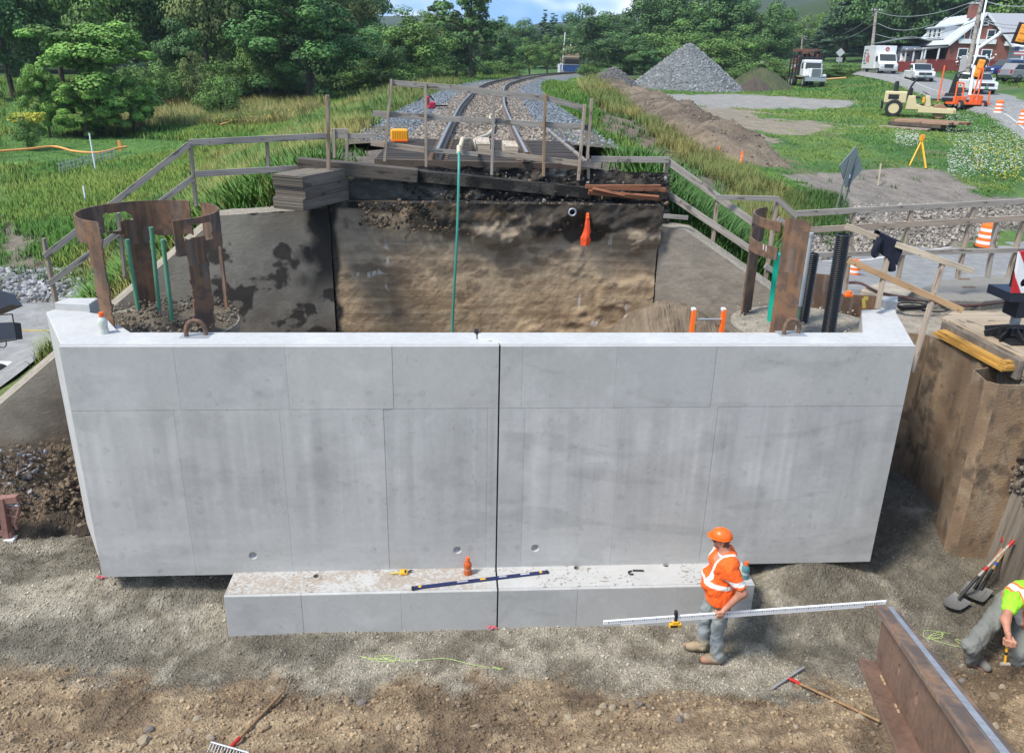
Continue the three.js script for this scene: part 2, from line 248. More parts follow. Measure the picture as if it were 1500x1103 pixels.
{
  const axis = (lo, a, b, hi, st, g) => { const r = []; for (let v = a; v <= b + 1e-6; v += st) r.push(v); let s = st; for (let v = b; v < hi;) { s = Math.min(s * g, 40); v += s; r.push(v); } s = st; for (let v = a; v > lo;) { s = Math.min(s * g, 40); v -= s; r.unshift(v); } return r; };
  const X = axis(-500, -14, 20, 600, 0.3, 1.055), Z = axis(-900, -32, 4, 60, 0.3, 1.05), nx = X.length, nz = Z.length;
  const P = new Float32Array(nx * nz * 3), C = new Float32Array(nx * nz * 3), U = new Float32Array(nx * nz * 2), I = [];
  for (let j = 0; j < nz; j++) for (let i = 0; i < nx; i++) {
    const x = X[i], z = Z[j], o = (j * nx + i) * 3, dug = inPoly(x, z, DIGW); let y = landBase(x, z), c;
    if (dug) { y = -0.7; c = [0.15, 0.12, 0.09]; }
    else {
      const [n, zc] = zoneAt(x, z), far = Math.hypot(x, z) > 150, q = fbm(x * 0.35, z * 0.35, 4, 90), q2 = fbm(x * 1.7, z * 1.7, 3, 91); c = zc;
      if (!far) {
        if (n === 'grass' || n === 'tall' || n === 'tallr' || n === 'meadow') { y += (q2 - 0.5) * 0.18; c = mix3(c, [c[0] * 1.9, c[1] * 1.35, c[2] * 1.2], sstep(0.45, 0.75, q)); if (n === 'grass' && x > 9) c = mix3(c, [0.17, 0.15, 0.07], sstep(0.6, 0.72, fbm(x * 0.22, z * 0.5, 4, 95)) * 0.7); }
        else if (n === 'soil' || n === 'gravelfill' || n === 'dirt') y += (q2 - 0.5) * (n === 'dirt' ? 0.08 : 0.22);
      }
      const rd = Math.abs(roadOff(x, z) - ROADW / 2); if (rd < 6 && !far) y -= 0.06 * sstep(6, 4, rd);
      const v = 0.8 + 0.4 * q2; c = [c[0] * v, c[1] * v, c[2] * v];
    }
    P.set([x, y, z], o); C.set(c, o); U[(j * nx + i) * 2] = x; U[(j * nx + i) * 2 + 1] = z;
  }
  for (let j = 0; j < nz - 1; j++) for (let i = 0; i < nx - 1; i++) { const a = j * nx + i; I.push(a, a + nx, a + 1, a + 1, a + nx, a + nx + 1); }
  const g = new THREE.BufferGeometry(); g.setAttribute('position', new THREE.BufferAttribute(P, 3)); g.setAttribute('color', new THREE.BufferAttribute(C, 3)); g.setAttribute('uv', new THREE.BufferAttribute(U, 2)); g.setIndex(I); g.computeVertexNormals();
  const m = new THREE.Mesh(g, std([1, 1, 1], 0.95, { vertexColors: true, map: rep(T.soil, 0.37), ...bumped(0.9, 0.05) })); m.name = 'ground'; m.userData.kind = 'structure'; m.receiveShadow = m.castShadow = true; scene.add(m);
}
// ------------------------------------------------------------------ the road, its edge lines and the strip behind the left wing wall
function ribbon(pts, offs, lift, ground, uvs = 1) { // a sheet along a line; offs are distances to the right
  const pos = [], uv = [], idx = []; let s = 0; const n = offs.length;
  pts.forEach((p, i) => {
    const t = pts[Math.min(i + 1, pts.length - 1)].clone().sub(pts[Math.max(i - 1, 0)]).normalize(), r = V(-t.z, 0, t.x); if (i) s += p.distanceTo(pts[i - 1]);
    for (const [o, dy = 0] of offs) { const q = p.clone().addScaledVector(r, o); pos.push(q.x, ground(q.x, q.z, p, o) + lift + dy, q.z); uv.push(o * uvs, s * uvs); }
  });
  for (let i = 0; i < pts.length - 1; i++) for (let k = 0; k < n - 1; k++) { const a = i * n + k; idx.push(a, a + 1, a + n, a + 1, a + n + 1, a + n); }
  const g = new THREE.BufferGeometry(); g.setAttribute('position', new THREE.Float32BufferAttribute(pos, 3)); g.setAttribute('uv', new THREE.Float32BufferAttribute(uv, 2)); g.setIndex(idx); g.computeVertexNormals(); return g;
}
const asphalt = std([0.285, 0.28, 0.268], 0.9, { map: rep(T.grain, 0.35), ...bumped(6, 0.004) });
{
  const mid = roadPts.map((p, i) => { const t = roadPts[Math.min(i + 1, 220)].clone().sub(roadPts[Math.max(i - 1, 0)]).normalize(); return p.clone().addScaledVector(V(-t.z, 0, t.x), ROADW / 2); });
  const lvl = (x, z, p, o) => landBase(p.x, p.z) + 0.02;
  const use = mid.filter((p) => p.x > 6.5);
  struct('road', asphalt, ribbon(use, [[-4.6, -0.4], [-3.8], [-1.9], [0], [1.9], [3.8], [4.6, -0.4]], 0.02, lvl));
  struct('road_marking', std([0.62, 0.61, 0.58], 0.8, { map: rep(T.grain, 1) }), ribbon(use, [[-3.32], [-3.2]], 0.026, lvl), ribbon(use, [[3.2], [3.32]], 0.026, lvl));
  const lp = [V(-7.0, 0, -5.7), V(-8.4, 0, -6.1), V(-11, 0, -6.4), V(-16, 0, -6.6), V(-26, 0, -6.4)];
  const lc = new THREE.CatmullRomCurve3(lp).getSpacedPoints(40);
  struct('road', std([0.30, 0.295, 0.285], 0.9, { map: rep(T.grain, 0.35), ...bumped(6, 0.004) }), ribbon(lc, [[-6.0, -1.2], [-5.0, -0.35], [-4.4], [-2.2], [-1.3], [0], [1.3], [2.5], [2.7], [2.8, -0.2]], 0.06, (x, z) => landBase(x, z)));
  struct('road_marking', std([0.48, 0.36, 0.12], 0.8, { map: rep(T.grain, 1) }), ribbon(lc, [[1.25], [1.33]], 0.066, (x, z) => landBase(x, z)));
}
// ------------------------------------------------------------------ hills far behind
{
  const hill = (x0, z0, R, H, s) => { const g = new THREE.PlaneGeometry(2 * R, 1.2 * R, 90, 60).rotateX(-Math.PI / 2); const p = g.attributes.position; for (let i = 0; i < p.count; i++) { const x = p.getX(i), z = p.getZ(i), d = Math.hypot(x / R, z / (0.6 * R)); p.setY(i, -6 + H * Math.pow(Math.max(0, 1 - d), 0.75) * (0.75 + 0.5 * fbm(x * 0.01 + s, z * 0.01, 4, 301)) + 3.5 * (fbm(x * 0.12, z * 0.12, 4, 302) - 0.5)); } g.computeVertexNormals(); return g.translate(x0, 0, z0); };
  struct('hills', std([0.045, 0.082, 0.03], 1, { map: rep(T.soil, 0.02) }), hill(210, -620, 330, 62, 1), hill(-120, -800, 500, 55, 5), hill(560, -420, 300, 90, 9));
}
// ------------------------------------------------------------------ the excavation floor
const GRAVEL = [[-30, 1.35], [-6.9, 1.25], [-5, 1.05], [-3.6, 1.25], [-2.2, 1.35], [-0.6, 1.5], [0.4, 1.35], [1.6, 1.55], [2.6, 1.55], [3.6, 1.75], [4.6, 1.7], [5.4, 1.5], [7, 1.25], [30, 1.2]];
function gravelEdge(x) { for (let i = 1; i < GRAVEL.length; i++) if (x < GRAVEL[i][0]) return mix(GRAVEL[i - 1][1], GRAVEL[i][1], (x - GRAVEL[i - 1][0]) / (GRAVEL[i][0] - GRAVEL[i - 1][0])); return 1.2; }
function floorY(x, z) {
  let y = 0.03 * (fbm(x * 0.9, z * 0.9, 3, 401) - 0.5) * 2;
  y += 0.10 * sstep(-3.2, -6.5, x) + 0.45 * sstep(-5.6, -7.6, x) * sstep(1.0, -2.5, z); // rises at the left wing
  y += 0.5 * Math.exp(-(((x + 3.9) / 1.5) ** 2 + ((z + 0.35) / 0.55) ** 2)) * 0.75;   // heap under the left end of the wall
  y += 0.52 * Math.exp(-(((x - 4.75) / 0.75) ** 2 + ((z + 0.25) / 0.55) ** 2));        // heap at the right end
  y += 0.42 * sstep(4.6, 6.9, x) * sstep(0.5, -1.2, z) + 0.14 * sstep(3.2, 4.0, x) * sstep(0.95, 0.5, z);
  y += 0.10 * sstep(6.2, 7.3, x);
  y -= 0.12 * Math.exp(-(((x + 3.4) / 0.8) ** 2 + ((z - 0.75) / 0.35) ** 2));           // trodden hollow
  y += 0.10 * sstep(gravelEdge(x) - 0.1, gravelEdge(x) + 0.5, z) + 0.16 * sstep(1.6, 3.4, z);
  return y;
}
function floorLook(x, z) { // [rough height, colour]
  const e = gravelEdge(x) + (fbm(x * 1.9, z * 1.9, 4, 411) - 0.5) * 0.95, br = sstep(e - 0.22, e + 0.22, z + (fbm(x * 9, z * 9, 4, 416) - 0.5) * 0.5);
  const n = fbm(x * 5, z * 5, 5, 412), k = fbm(x * 26, z * 26, 3, 413), big = fbm(x * 1.1, z * 1.1, 4, 414);
  let gr = mix3([0.185, 0.158, 0.115], [0.375, 0.335, 0.26], sstep(0.36, 0.62, n * 0.55 + big * 0.45));
  const damp = sstep(0.50, 0.60, fbm(x * 0.75 + 3.3, z * 1.2 + 9.1, 4, 415)); gr = mix3(gr, [0.095, 0.083, 0.062], damp * 0.55);
  if (x > 3.9) gr = mix3(gr, [0.115, 0.10, 0.075], sstep(3.9, 4.8, x) * sstep(0.36, 0.5, big) * 0.65);
  const so = mix3([0.225, 0.152, 0.088], [0.42, 0.312, 0.19], sstep(0.3, 0.7, n * 0.4 + k * 0.25 + 0.35 * fbm(x * 0.9, z * 9 + x * 0.5, 4, 418))), so2 = mix3(so, [0.12, 0.078, 0.045], sstep(0.53, 0.66, big) * 0.7);
  const c = mix3(gr, so2, br), v = 0.75 + 0.5 * k;
  const h = mix((n - 0.5) * 0.05 + (k - 0.5) * 0.03, (n - 0.5) * 0.075 + (k - 0.5) * 0.05 + (fbm(x * 0.7, z * 8 + x * 0.4, 4, 417) - 0.5) * 0.07, br);
  return [h, [c[0] * v, c[1] * v, c[2] * v], br];
}
const floorTop = (x, z) => floorY(x, z) + floorLook(x, z)[0];
const floorMesh = (() => {
  const st = 0.045, nx = Math.round(17.4 / st), nz = Math.round(9.6 / st), g = new THREE.PlaneGeometry(17.4, 9.6, nx, nz).rotateX(-Math.PI / 2).translate(-0.9, 0, 0.2), p = g.attributes.position, c = new Float32Array(p.count * 3);
  for (let i = 0; i < p.count; i++) { const x = p.getX(i), z = p.getZ(i), [h, col] = floorLook(x, z); p.setY(i, floorY(x, z) + h); c.set(col, i * 3); }
  g.setAttribute('color', new THREE.BufferAttribute(c, 3)); g.computeVertexNormals(); boxUV(g, 1);
  const uv = g.attributes.uv; for (let i = 0; i < p.count; i++) uv.setXY(i, p.getX(i), p.getZ(i));
  const m = new THREE.Mesh(g, std([1, 1, 1], 0.95, { vertexColors: true, map: rep(T.soil, 0.9), ...bumped(2.2, 0.03) })); m.name = 'excavation_floor'; m.userData.kind = 'structure'; m.castShadow = m.receiveShadow = true; scene.add(m); return m;
})();
function stoneGeo(s, n = 1) { const r = rng(s), g = new THREE.IcosahedronGeometry(1, n), p = g.attributes.position, sx = 0.7 + r() * 0.6, sy = 0.45 + r() * 0.4, sz = 0.7 + r() * 0.6; for (let i = 0; i < p.count; i++) { const x = p.getX(i), y = p.getY(i), z = p.getZ(i), k = 0.72 + 0.56 * vn(x * 1.6 + s, y * 1.6 + z * 1.6, s); p.setXYZ(i, x * k * sx, y * k * sy, z * k * sz); } g.computeVertexNormals(); return clean(g); }
function scatter(name, geo, mat, list, parent = scene) { // list of [x, y, z, size, colour]
  const m = new THREE.InstancedMesh(geo, mat, list.length), q = new THREE.Object3D(), c = new THREE.Color();
  list.forEach(([x, y, z, s, col, sy = 1, lean = 9], i) => { q.position.set(x, y, z); if (lean === 9) q.rotation.set(rnd() * 6.3, rnd() * 6.3, rnd() * 6.3); else q.rotation.set((rnd() - 0.5) * lean, rnd() * 6.3, (rnd() - 0.5) * lean); q.scale.set(s, s * sy, s); q.updateMatrix(); m.setMatrixAt(i, q.matrix); m.setColorAt(i, c.setRGB(...col)); });
  m.name = parent === scene ? numbered(name) : name; m.userData.kind = 'stuff'; m.castShadow = m.receiveShadow = true; parent.add(m); return m;
}
{
  const st = std([1, 1, 1], 0.92, { map: rep(T.grain, 1) }), gv = [], cl = [];
  for (let i = 0; i < 60000; i++) {
    const x = rr(-7.6, 7.3), z = rr(-2.6, 2.2), [h, c, br] = floorLook(x, z); if (rnd() < br * 0.93) continue; if (x > -2.8 && x < 3.8 && z < 0.47) continue;
    if (fbm(x * 1.1, z * 1.1, 4, 414) < 0.40 && rnd() < 0.6) continue;
    const v = rr(0.8, 1.75), w = rr(-0.02, 0.02); gv.push([x, floorY(x, z) + h + 0.003, z, rr(0.006, 0.013) * (rnd() < 0.06 ? 1.9 : 1), [c[0] * v + w, c[1] * v + w, c[2] * v + w]]);
  }
  tag(scatter('gravel', stoneGeo(5, 0), st, gv), 'grey crushed stone spread over the excavation floor', 'gravel');
  for (let i = 0; i < 30000; i++) { const x = rr(-6.5, 7), z = rr(0.85, 3.3), [h, c, br] = floorLook(x, z); if (rnd() > br) continue; if (fbm(x * 1.6, z * 1.6, 3, 431) < 0.42 && rnd() < 0.75) continue; const v = rr(0.75, 1.4), s = Math.pow(rnd(), 5) * 0.032 + 0.004; cl.push([x, floorY(x, z) + h + s * 0.15, z, s, [c[0] * v, c[1] * v, c[2] * v]]); }
  tag(scatter('soil_clods', stoneGeo(8, 0), st, cl), 'loose brown clods of soil in the foreground', 'soil');
  const pale = std([0.36, 0.29, 0.2], 0.9, { map: rep(T.grain, 2) }), dun = std([0.24, 0.175, 0.11], 0.95, { map: rep(T.grain, 2) }), dk = std([0.2, 0.17, 0.15], 0.9, { map: rep(T.grain, 2) }), gs = [11, 12, 13, 14, 15].map((s) => stoneGeo(s, 1));
  const spots = [[1.62, 1.98, 0.045], [1.72, 2.02, 0.05], [1.85, 1.95, 0.055], [1.95, 2.02, 0.06], [2.03, 1.96, 0.05], [1.55, 2.1, 0.04], [1.2, 2.15, 0.045], [1.05, 2.1, 0.04], [0.95, 2.2, 0.05], [2.4, 2.25, 0.05], [2.5, 2.2, 0.045], [2.45, 2.15, 0.04], [1.7, 2.35, 0.06], [-1.2, 1.75, 0.05], [-1.05, 1.8, 0.055], [-3.2, 2.3, 0.06], [-3.9, 2.35, 0.055], [-4.4, 1.9, 0.045], [5.5, 2.25, 0.075], [5.2, 2.5, 0.06], [4.4, 2.3, 0.055], [6.3, 1.9, 0.05], [6.45, 1.75, 0.045], [6.1, 2.05, 0.06], [5.9, 1.75, 0.05], [0.2, 2.3, 0.05], [-0.6, 2.2, 0.045], [-2, 2.15, 0.05]];
  for (let i = 0; i < 36; i++) spots.push([rr(-5.5, 6.4), rr(1.6, 2.9), 0.02 + 0.04 * rnd() ** 3]);
  spots.forEach(([x, z, s], i) => { const m = new THREE.Mesh(gs[i % 5], [pale, dun, pale, dk, dun][(i * 7) % 5]); m.name = 'stone'; m.position.set(x, floorTop(x, z) + s * 0.25, z); m.rotation.set(rnd(), rnd() * 6, rnd()); m.scale.setScalar(s); m.castShadow = m.receiveShadow = true; floorMesh.add(m); });
}
// ------------------------------------------------------------------ the new precast wall: two segments that meet at a black joint
const concMap = (() => { // face of the wall, 10 m x 3.1 m, from its lower left corner
  const seams = [-2.97, -1.78, -0.62], w = 2048, h = 640;
  return tex(w, h, (u, v) => {
    const x = u * 10, y = v * 3.1, n = fbm(x * 1.1, y * 1.1, 5, 501), st = fbm(x * 9, y * 0.35, 4, 502), fine = fbm(x * 22, y * 22, 3, 503), horiz = fbm(x * 1.2, y * 14, 4, 504);
    let g = 0.435 + 0.10 * (n - 0.5) + 0.17 * (st - 0.5) * sstep(2.6, 1.9, y) * sstep(0.1, 1.3, y) + 0.05 * (fine - 0.5) + 0.07 * (horiz - 0.5) * sstep(1.1, 0.3, y);
    g += 0.02 * (st - 0.5);
    const blot = sstep(0.58, 0.72, fbm(x * 2.1 + 4, y * 2.8, 5, 505)); g *= 1 - 0.10 * blot; const pal = sstep(0.6, 0.74, fbm(x * 1.7 + 9, y * 2.2, 5, 506)); g *= 1 + 0.09 * pal;
    const sm = fbm(x * 0.8 + 2, y * 4.5 + Math.sin(x) * 0.6, 5, 507); g *= 1 - 0.09 * sstep(0.62, 0.7, sm) * (x > 5 ? 1 : 0.4);
    const pin = sstep(0.86, 0.9, vn(x * 26, y * 26, 508)) * sstep(0.55, 0.7, vn(x * 3, y * 3, 509)); g *= 1 - 0.14 * pin;
    // tie marks: faint rings on a grid
    const gx = 0.62, gy = 0.72, ix = Math.floor(x / gx), iy = Math.floor(y / gy), cx = (ix + 0.5 + (h2(ix, iy, 510) - 0.5) * 0.12) * gx, cy = (iy + 0.45) * gy, d = Math.hypot(x - cx, y - cy);
    if (h2(ix, iy, 511) > 0.35) g *= 1 - 0.13 * sstep(0.055, 0.03, d) * (0.4 + 0.9 * vn(x * 40, y * 40, 512)) + 0.05 * sstep(0.012, 0.006, d);
    return [g * 1.01, g, g * 0.965];
  });
})();
const concTopMap = tex(512, 512, (u, v) => { const n = fbm(u * 5, v * 5, 5, 521, 5), k = fbm(u * 40, v * 40, 3, 522, 40); const g = 0.455 + 0.10 * (n - 0.5) + 0.08 * (k - 0.5); return [g, g * 0.993, g * 0.972]; });
const footTopMap = tex(1024, 256, (u, v) => { // muddy ledge: u along 6.7 m, v across 0.5 m
  const x = u * 6.7, y = v * 0.5, n = fbm(x * 4, y * 8, 5, 531), k = fbm(x * 38, y * 38, 4, 532), f = sstep(3.5, 2.9, x); let g = [0.47, 0.462, 0.445]; g = g.map((q) => q * (0.92 + 0.16 * fbm(x * 8, y * 8, 3, 533)));
  const mud = sstep(0.43, 0.60, n * 0.45 + k * 0.55 + 0.10 * f - 0.06); g = mix3(g, [0.27, 0.175, 0.095], mud * (0.1 + 0.9 * f) * 0.5); const sp = sstep(0.74, 0.8, vn(x * 34, y * 34, 534)) * sstep(0.5, 0.6, vn(x * 2, y * 3, 535)); return mix3(g, [0.2, 0.16, 0.11], sp * 0.7);
});
const X0 = -4.44, X1 = 5.56, JX = 0.52, WB = 0.565, WT = 3.64;
const mFace = std([1, 1, 1], 0.82, { map: concMap, ...bumped(1, 0.0) }), mTop = std([1, 1, 1], 0.85, { map: rep(concTopMap, 0.5), ...bumped(3, 0.002) }), mFoot = std([1, 1, 1], 0.88, { map: footTopMap, ...bumped(5, 0.004) });
const faces = [[1, 1, 1], [0.97, 0.972, 0.975], [1.025, 1.02, 1.015], [0.985, 0.982, 0.972]].map((c) => { const m = mFace.clone(); m.color.setRGB(...c); return m; });
const faceUV = (g) => { const p = g.attributes.position, uv = g.attributes.uv; for (let i = 0; i < p.count; i++) uv.setXY(i, (p.getX(i) - X0) / 10, (p.getY(i) - WB) / 3.1); return g; };
const topUV = (g) => { const p = g.attributes.position, uv = g.attributes.uv; for (let i = 0; i < p.count; i++) uv.setXY(i, (p.getX(i) + 2.85) / 6.7, p.getZ(i) / 0.5); return g; };
function planExt(pts, y0, y1, holes = [], bev = 0.012) { return ext(pts.map(([x, z]) => [x, -z]), y1 - y0, holes.map((h) => [h[0], -h[1], h[2]]), bev).rotateX(-Math.PI / 2).translate(0, y0, 0); }
const pinHoles = [[370, 814], [670, 806], [784, 803], [1062, 797]].map(([a, b]) => { const p = atZ(a, b, 0.0); return [p.x, p.y]; });
const topHoles = [[463, 845], [602, 838], [845, 833], [976, 829]].map(([a, b]) => { const p = atY(a, b, 0.585); return [p.x, p.z]; });
const TF = 0.055; // thickness of the face lift that carries the form joints
function segment(name, label, xs0, xs1, upper, lower, foot, ret, plan) {
  const t = thing(name, label, 'concrete wall'); t.userData.kind = 'thing';
  part('wall_core', t, mTop, planExt(plan, WB, WT, [], 0.012));
  const bands = [[upper, WT - 0.79, WT - 0.006, 0], [lower, WB + 0.002, WT - 0.79, -0.002]];
  for (const [cuts, y0, y1, dz] of bands) for (let i = 0; i < cuts.length - 1; i++) {
    const a = cuts[i] + (i ? 0.0007 : 0), b = cuts[i + 1] - (i < cuts.length - 2 ? 0.0007 : 0), top = y1 - (dz ? 0.0015 : 0);
    const hs = pinHoles.filter(([x, y]) => x > a && x < b && y > y0 && y < y1).map(([x, y]) => [x, y, 0.052]);
    const g = faceUV(ext([[a, y0], [b, y0], [b, top], [a, top]], TF + dz + 0.0015 * ((i * 7) % 3), hs, 0.002)); part('form_panel', t, faces[(i * 5 + (dz ? 2 : 0) + (xs0 > 0 ? 3 : 0)) % 4], g.translate(0, 0, -TF));
    for (const [x, y, r] of hs) { const d = new THREE.SphereGeometry(r, 20, 8, 0, Math.PI * 2, 0, Math.PI / 2).rotateX(-Math.PI / 2).scale(1, 1, 0.85); d.computeVertexNormals(); const q = part('lifting_pocket', t, mTop, d.translate(x, y, -0.004)); q.material = mTop; }
  }
  // footing under and before the wall
  const [f0, f1, cuts] = foot, hs = topHoles.filter(([x]) => x > f0 && x < f1).map(([x, z]) => [x, z, 0.045]);
  part('footing_core', t, mTop, box(f1 - f0 - 0.02, 0.5, 1.0, (f0 + f1) / 2, 0.22, -0.12));
  part('footing_ledge', t, mFoot, topUV(planExt([[f0, -0.02], [f1, -0.02], [f1, 0.44], [f0, 0.44]], 0.47, 0.59, hs, 0.006)));
  for (let i = 0; i < cuts.length - 1; i++) part('footing_panel', t, faces[(i * 3 + 1) % 4], faceUV(ext([[cuts[i] + (i ? 0.0007 : 0), -0.12], [cuts[i + 1] - (i < cuts.length - 2 ? 0.0007 : 0), -0.12], [cuts[i + 1] - (i < cuts.length - 2 ? 0.0007 : 0), 0.583], [cuts[i] + (i ? 0.0007 : 0), 0.583]], 0.05, [], 0.0028)).translate(0, 0, 0.435 - 0.0015 * (i % 2)));
  for (const [x, z, r] of hs) part('socket', t, std([0.10, 0.11, 0.12], 0.8), cyl(r, r, 0.02, 18).translate(x, 0.475, z));
  return t;
}
const zx = (px, py) => atZ(px, py, 0).x, zf = (px, py) => atZ(px, py, 0.48).x;
{
  const la = [[X0, -TF], [JX - 0.004, -TF], [JX - 0.004, -0.1], [JX - 0.26, -0.22], [JX - 0.26, -0.47], [-3.95, -0.47], [-4.42, -1.2], [-4.62, -1.28], [-4.62, -1.62], [-5.02, -1.62], [-5.16, -1.3]];
  const left = segment('precast_wall', 'left half of the pale precast concrete wall, its footing ledge smeared with brown mud', X0, JX,
    [X0, zx(258, 550), zx(420, 550), zx(575, 550), JX - 0.008], [X0, zx(270, 720), zx(419, 720), zx(566, 720), zx(713, 720), JX - 0.008],
    [-2.82, JX - 0.008, [-2.82, zf(443, 900), zf(588, 900), JX - 0.008]], null, la);
  part('raised_key', left, mTop, planExt([[-4.62, -1.3], [-4.62, -1.6], [-5.0, -1.6], [-5.08, -1.38]], WT, WT + 0.10, [], 0.01), planExt([[-4.1, -0.5], [-4.52, -1.15], [-4.2, -1.12], [-3.82, -0.66], [-3.82, -0.5]], WT - 0.4, WT - 0.12, [], 0.02));
  part('joint_filler', left, M.black, box(0.02, WT - 0.55, 0.02, JX + 0.001, (WT + 0.53) / 2, -0.03), box(0.02, 0.62, 0.02, JX + 0.001, 0.28, 0.452), box(0.28, 0.02, 0.012, JX - 0.13, WT - 0.004, -0.165), box(0.05, 0.07, 0.05, JX - 0.26, WT + 0.02, -0.45));
  const ra = [[JX + 0.008, -TF], [X1, -TF], [6.02, -1.35], [6.25, -1.78], [5.98, -1.78], [5.9, -1.5], [5.58, -1.46], [5.12, -0.47], [JX - 0.245, -0.47], [JX - 0.245, -0.235], [JX + 0.008, -0.11]];
  const right = segment('precast_wall', 'right half of the pale precast concrete wall, standing behind the worker in orange', JX, X1,
    [JX + 0.012, zx(765, 550), zx(902, 550), zx(1046, 550), zx(1193, 550), X1], [JX + 0.012, zx(766, 720), zx(902, 720), zx(1037, 720), zx(1172, 720), X1],
    [JX + 0.012, 3.80, [JX + 0.012, zf(845, 890), zf(990, 890), 3.80]], null, ra);
  part('raised_key', right, mTop, planExt([[6.1, -1.5], [6.25, -1.78], [5.98, -1.78], [5.92, -1.52]], WT, WT + 0.11, [], 0.01));
  for (const [o, px, py] of [[left, 287, 493], [right, 1159, 490]]) { // lifting loops with their plates
    const p = atY(px, py, WT), pl = part('loop_plate', o, M.galv, box(0.34, 0.012, 0.22, p.x, WT + 0.008, p.z)); pl.name = 'loop_plate';
    part('lifting_loop', o, M.rust, tube([V(p.x - 0.1, WT, p.z + 0.03), V(p.x - 0.1, WT + 0.1, p.z + 0.02), V(p.x - 0.05, WT + 0.18, p.z), V(p.x + 0.05, WT + 0.18, p.z - 0.01), V(p.x + 0.1, WT + 0.1, p.z - 0.02), V(p.x + 0.1, WT, p.z - 0.03)], 0.027, 30, 8));
  }
}
// ------------------------------------------------------------------ the old abutment
const BZ = -4.2, BX0 = -1.97, BX1 = 3.35;
function w2(px, py) { const p = atZ(px, py, BZ); return [p.x, p.y]; }
const stains = [ // px, py, half width, half height in px, darkness: wet marks on the old face
  [530, 393, 25, 9], [565, 398, 22, 9], [590, 395, 24, 12], [583, 408, 16, 9], [600, 388, 12, 6], [650, 395, 26, 11], [680, 388, 22, 10], [745, 355, 18, 9], [680, 340, 20, 10], [660, 348, 14, 7], [725, 360, 16, 9], [598, 330, 4, 22], [596, 345, 3, 16], [675, 437, 9, 8], [585, 458, 14, 6], [693, 425, 6, 10], [640, 390, 14, 6], [745, 378, 20, 12], [800, 345, 18, 8], [820, 375, 16, 8], [790, 385, 14, 7], [755, 400, 22, 9], [700, 405, 14, 6], [650, 320, 8, 14], [900, 415, 5, 4], [755, 420, 12, 5], [630, 320, 10, 12], [780, 370, 12, 8],
].map(([x, y, a, b]) => { const [u, v] = w2(x, y); return [u, v, a / 88, b / 88]; });
const whites = [[848, 455, 3, 24], [893, 350, 3, 22], [875, 475, 10, 6], [917, 455, 3, 16], [565, 372, 4, 14], [538, 402, 26, 3], [568, 415, 7, 8], [490, 400, 2, 70], [940, 466, 3, 6]].map(([x, y, a, b]) => { const [u, v] = w2(x, y); return [u, v, a / 88, b / 88]; });
const breastMap = tex(1024, 896, (u, v) => {
  const x = BX0 + u * (BX1 - BX0), y = v * 4.7, n = fbm(x * 1.3, y * 1.3, 5, 601), k = fbm(x * 9, y * 9, 4, 602), b = fbm(x * 0.7, y * 14, 4, 603);
  let c = mix3([0.215, 0.155, 0.098], [0.365, 0.285, 0.192], sstep(0.3, 0.68, n * 0.4 + b * 0.42 + k * 0.18)); c = mix3(c, [0.20, 0.185, 0.165], sstep(3.0, 4.4, y) * 0.5);
  const line = Math.abs(((y / 0.305) % 1) - 0.5) > 0.485 ? 0.8 : 1; c = c.map((q) => q * line * (0.85 + 0.3 * k));
  const wx = (fbm(x * 4, y * 4, 4, 604) - 0.5) * 0.35, wy = (fbm(x * 4 + 7, y * 4, 4, 605) - 0.5) * 0.25;
  let s = 0; for (const [a, d, ra, rb] of stains) s = Math.max(s, sstep(1.35, 0.6, Math.hypot((x + wx - a) / ra, (y + wy - d) / rb)));
  c = mix3(c, [0.095, 0.07, 0.048], s * 0.62);
  c = mix3(c, [0.095, 0.072, 0.05], sstep(0.66, 0.74, fbm(x * 2.3 + 3, y * 4.4, 5, 609)) * 0.3);
  let q = 0; for (const [a, d, ra, rb] of whites) q = Math.max(q, sstep(1.2, 0.7, Math.hypot((x + wx * 0.25 - a) / ra, (y + wy - d) / rb)) * sstep(0.38, 0.55, vn(x * 22, y * 9, 606)));
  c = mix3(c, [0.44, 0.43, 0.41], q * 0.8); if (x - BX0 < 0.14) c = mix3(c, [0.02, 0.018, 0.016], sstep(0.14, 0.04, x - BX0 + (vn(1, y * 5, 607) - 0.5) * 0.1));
  const tn = fbm(x * 2.6, y * 2.2, 5, 608), tar = sstep(4.22, 4.42, y + (tn - 0.5) * 1.1 + 0.16 * sstep(0.4, 2.6, x) - 0.14 * sstep(-0.2, -1.4, x)); return mix3(c, mix3([0.024, 0.02, 0.017], [0.13, 0.085, 0.045], sstep(0.45, 0.7, fbm(x * 5, y * 7, 4, 610)) * sstep(1.9, 0.4, x)), tar * 0.93);
}, true, false);
const wingMap = tex(1024, 512, (u, v) => { // 8 m x 5 m
  const x = u * 8, y = v * 5, n = fbm(x * 1.2, y * 1.2, 5, 621), k = fbm(x * 9, y * 9, 4, 622), d = fbm(x * 2.1, y * 2.1, 5, 623); let c = mix3([0.26, 0.225, 0.18], [0.38, 0.335, 0.27], sstep(0.3, 0.7, n * 0.7 + k * 0.3));
  const low = sstep(0.0, 1.0, (x < 3.2 ? 3.55 : 4.6 - 0.78 * (x - 1.7)) - y - 0.35 + (d - 0.5) * 1.6); c = mix3(c, mix3([0.10, 0.07, 0.048], [0.22, 0.15, 0.09], sstep(0.35, 0.65, k * 0.5 + n * 0.5)), low * 0.72);
  const st = sstep(0.62, 0.7, fbm(x * 2.6, y * 2.6, 5, 624)) * sstep(3.2, 2.4, x); c = mix3(c, [0.03, 0.024, 0.02], st * 0.85); if (x < 0.75) c = mix3(c, [0.022, 0.02, 0.018], sstep(0.75, 0.2, x + (d - 0.5) * 1.4) * sstep(2.6, 3.6, y)); return c;
});
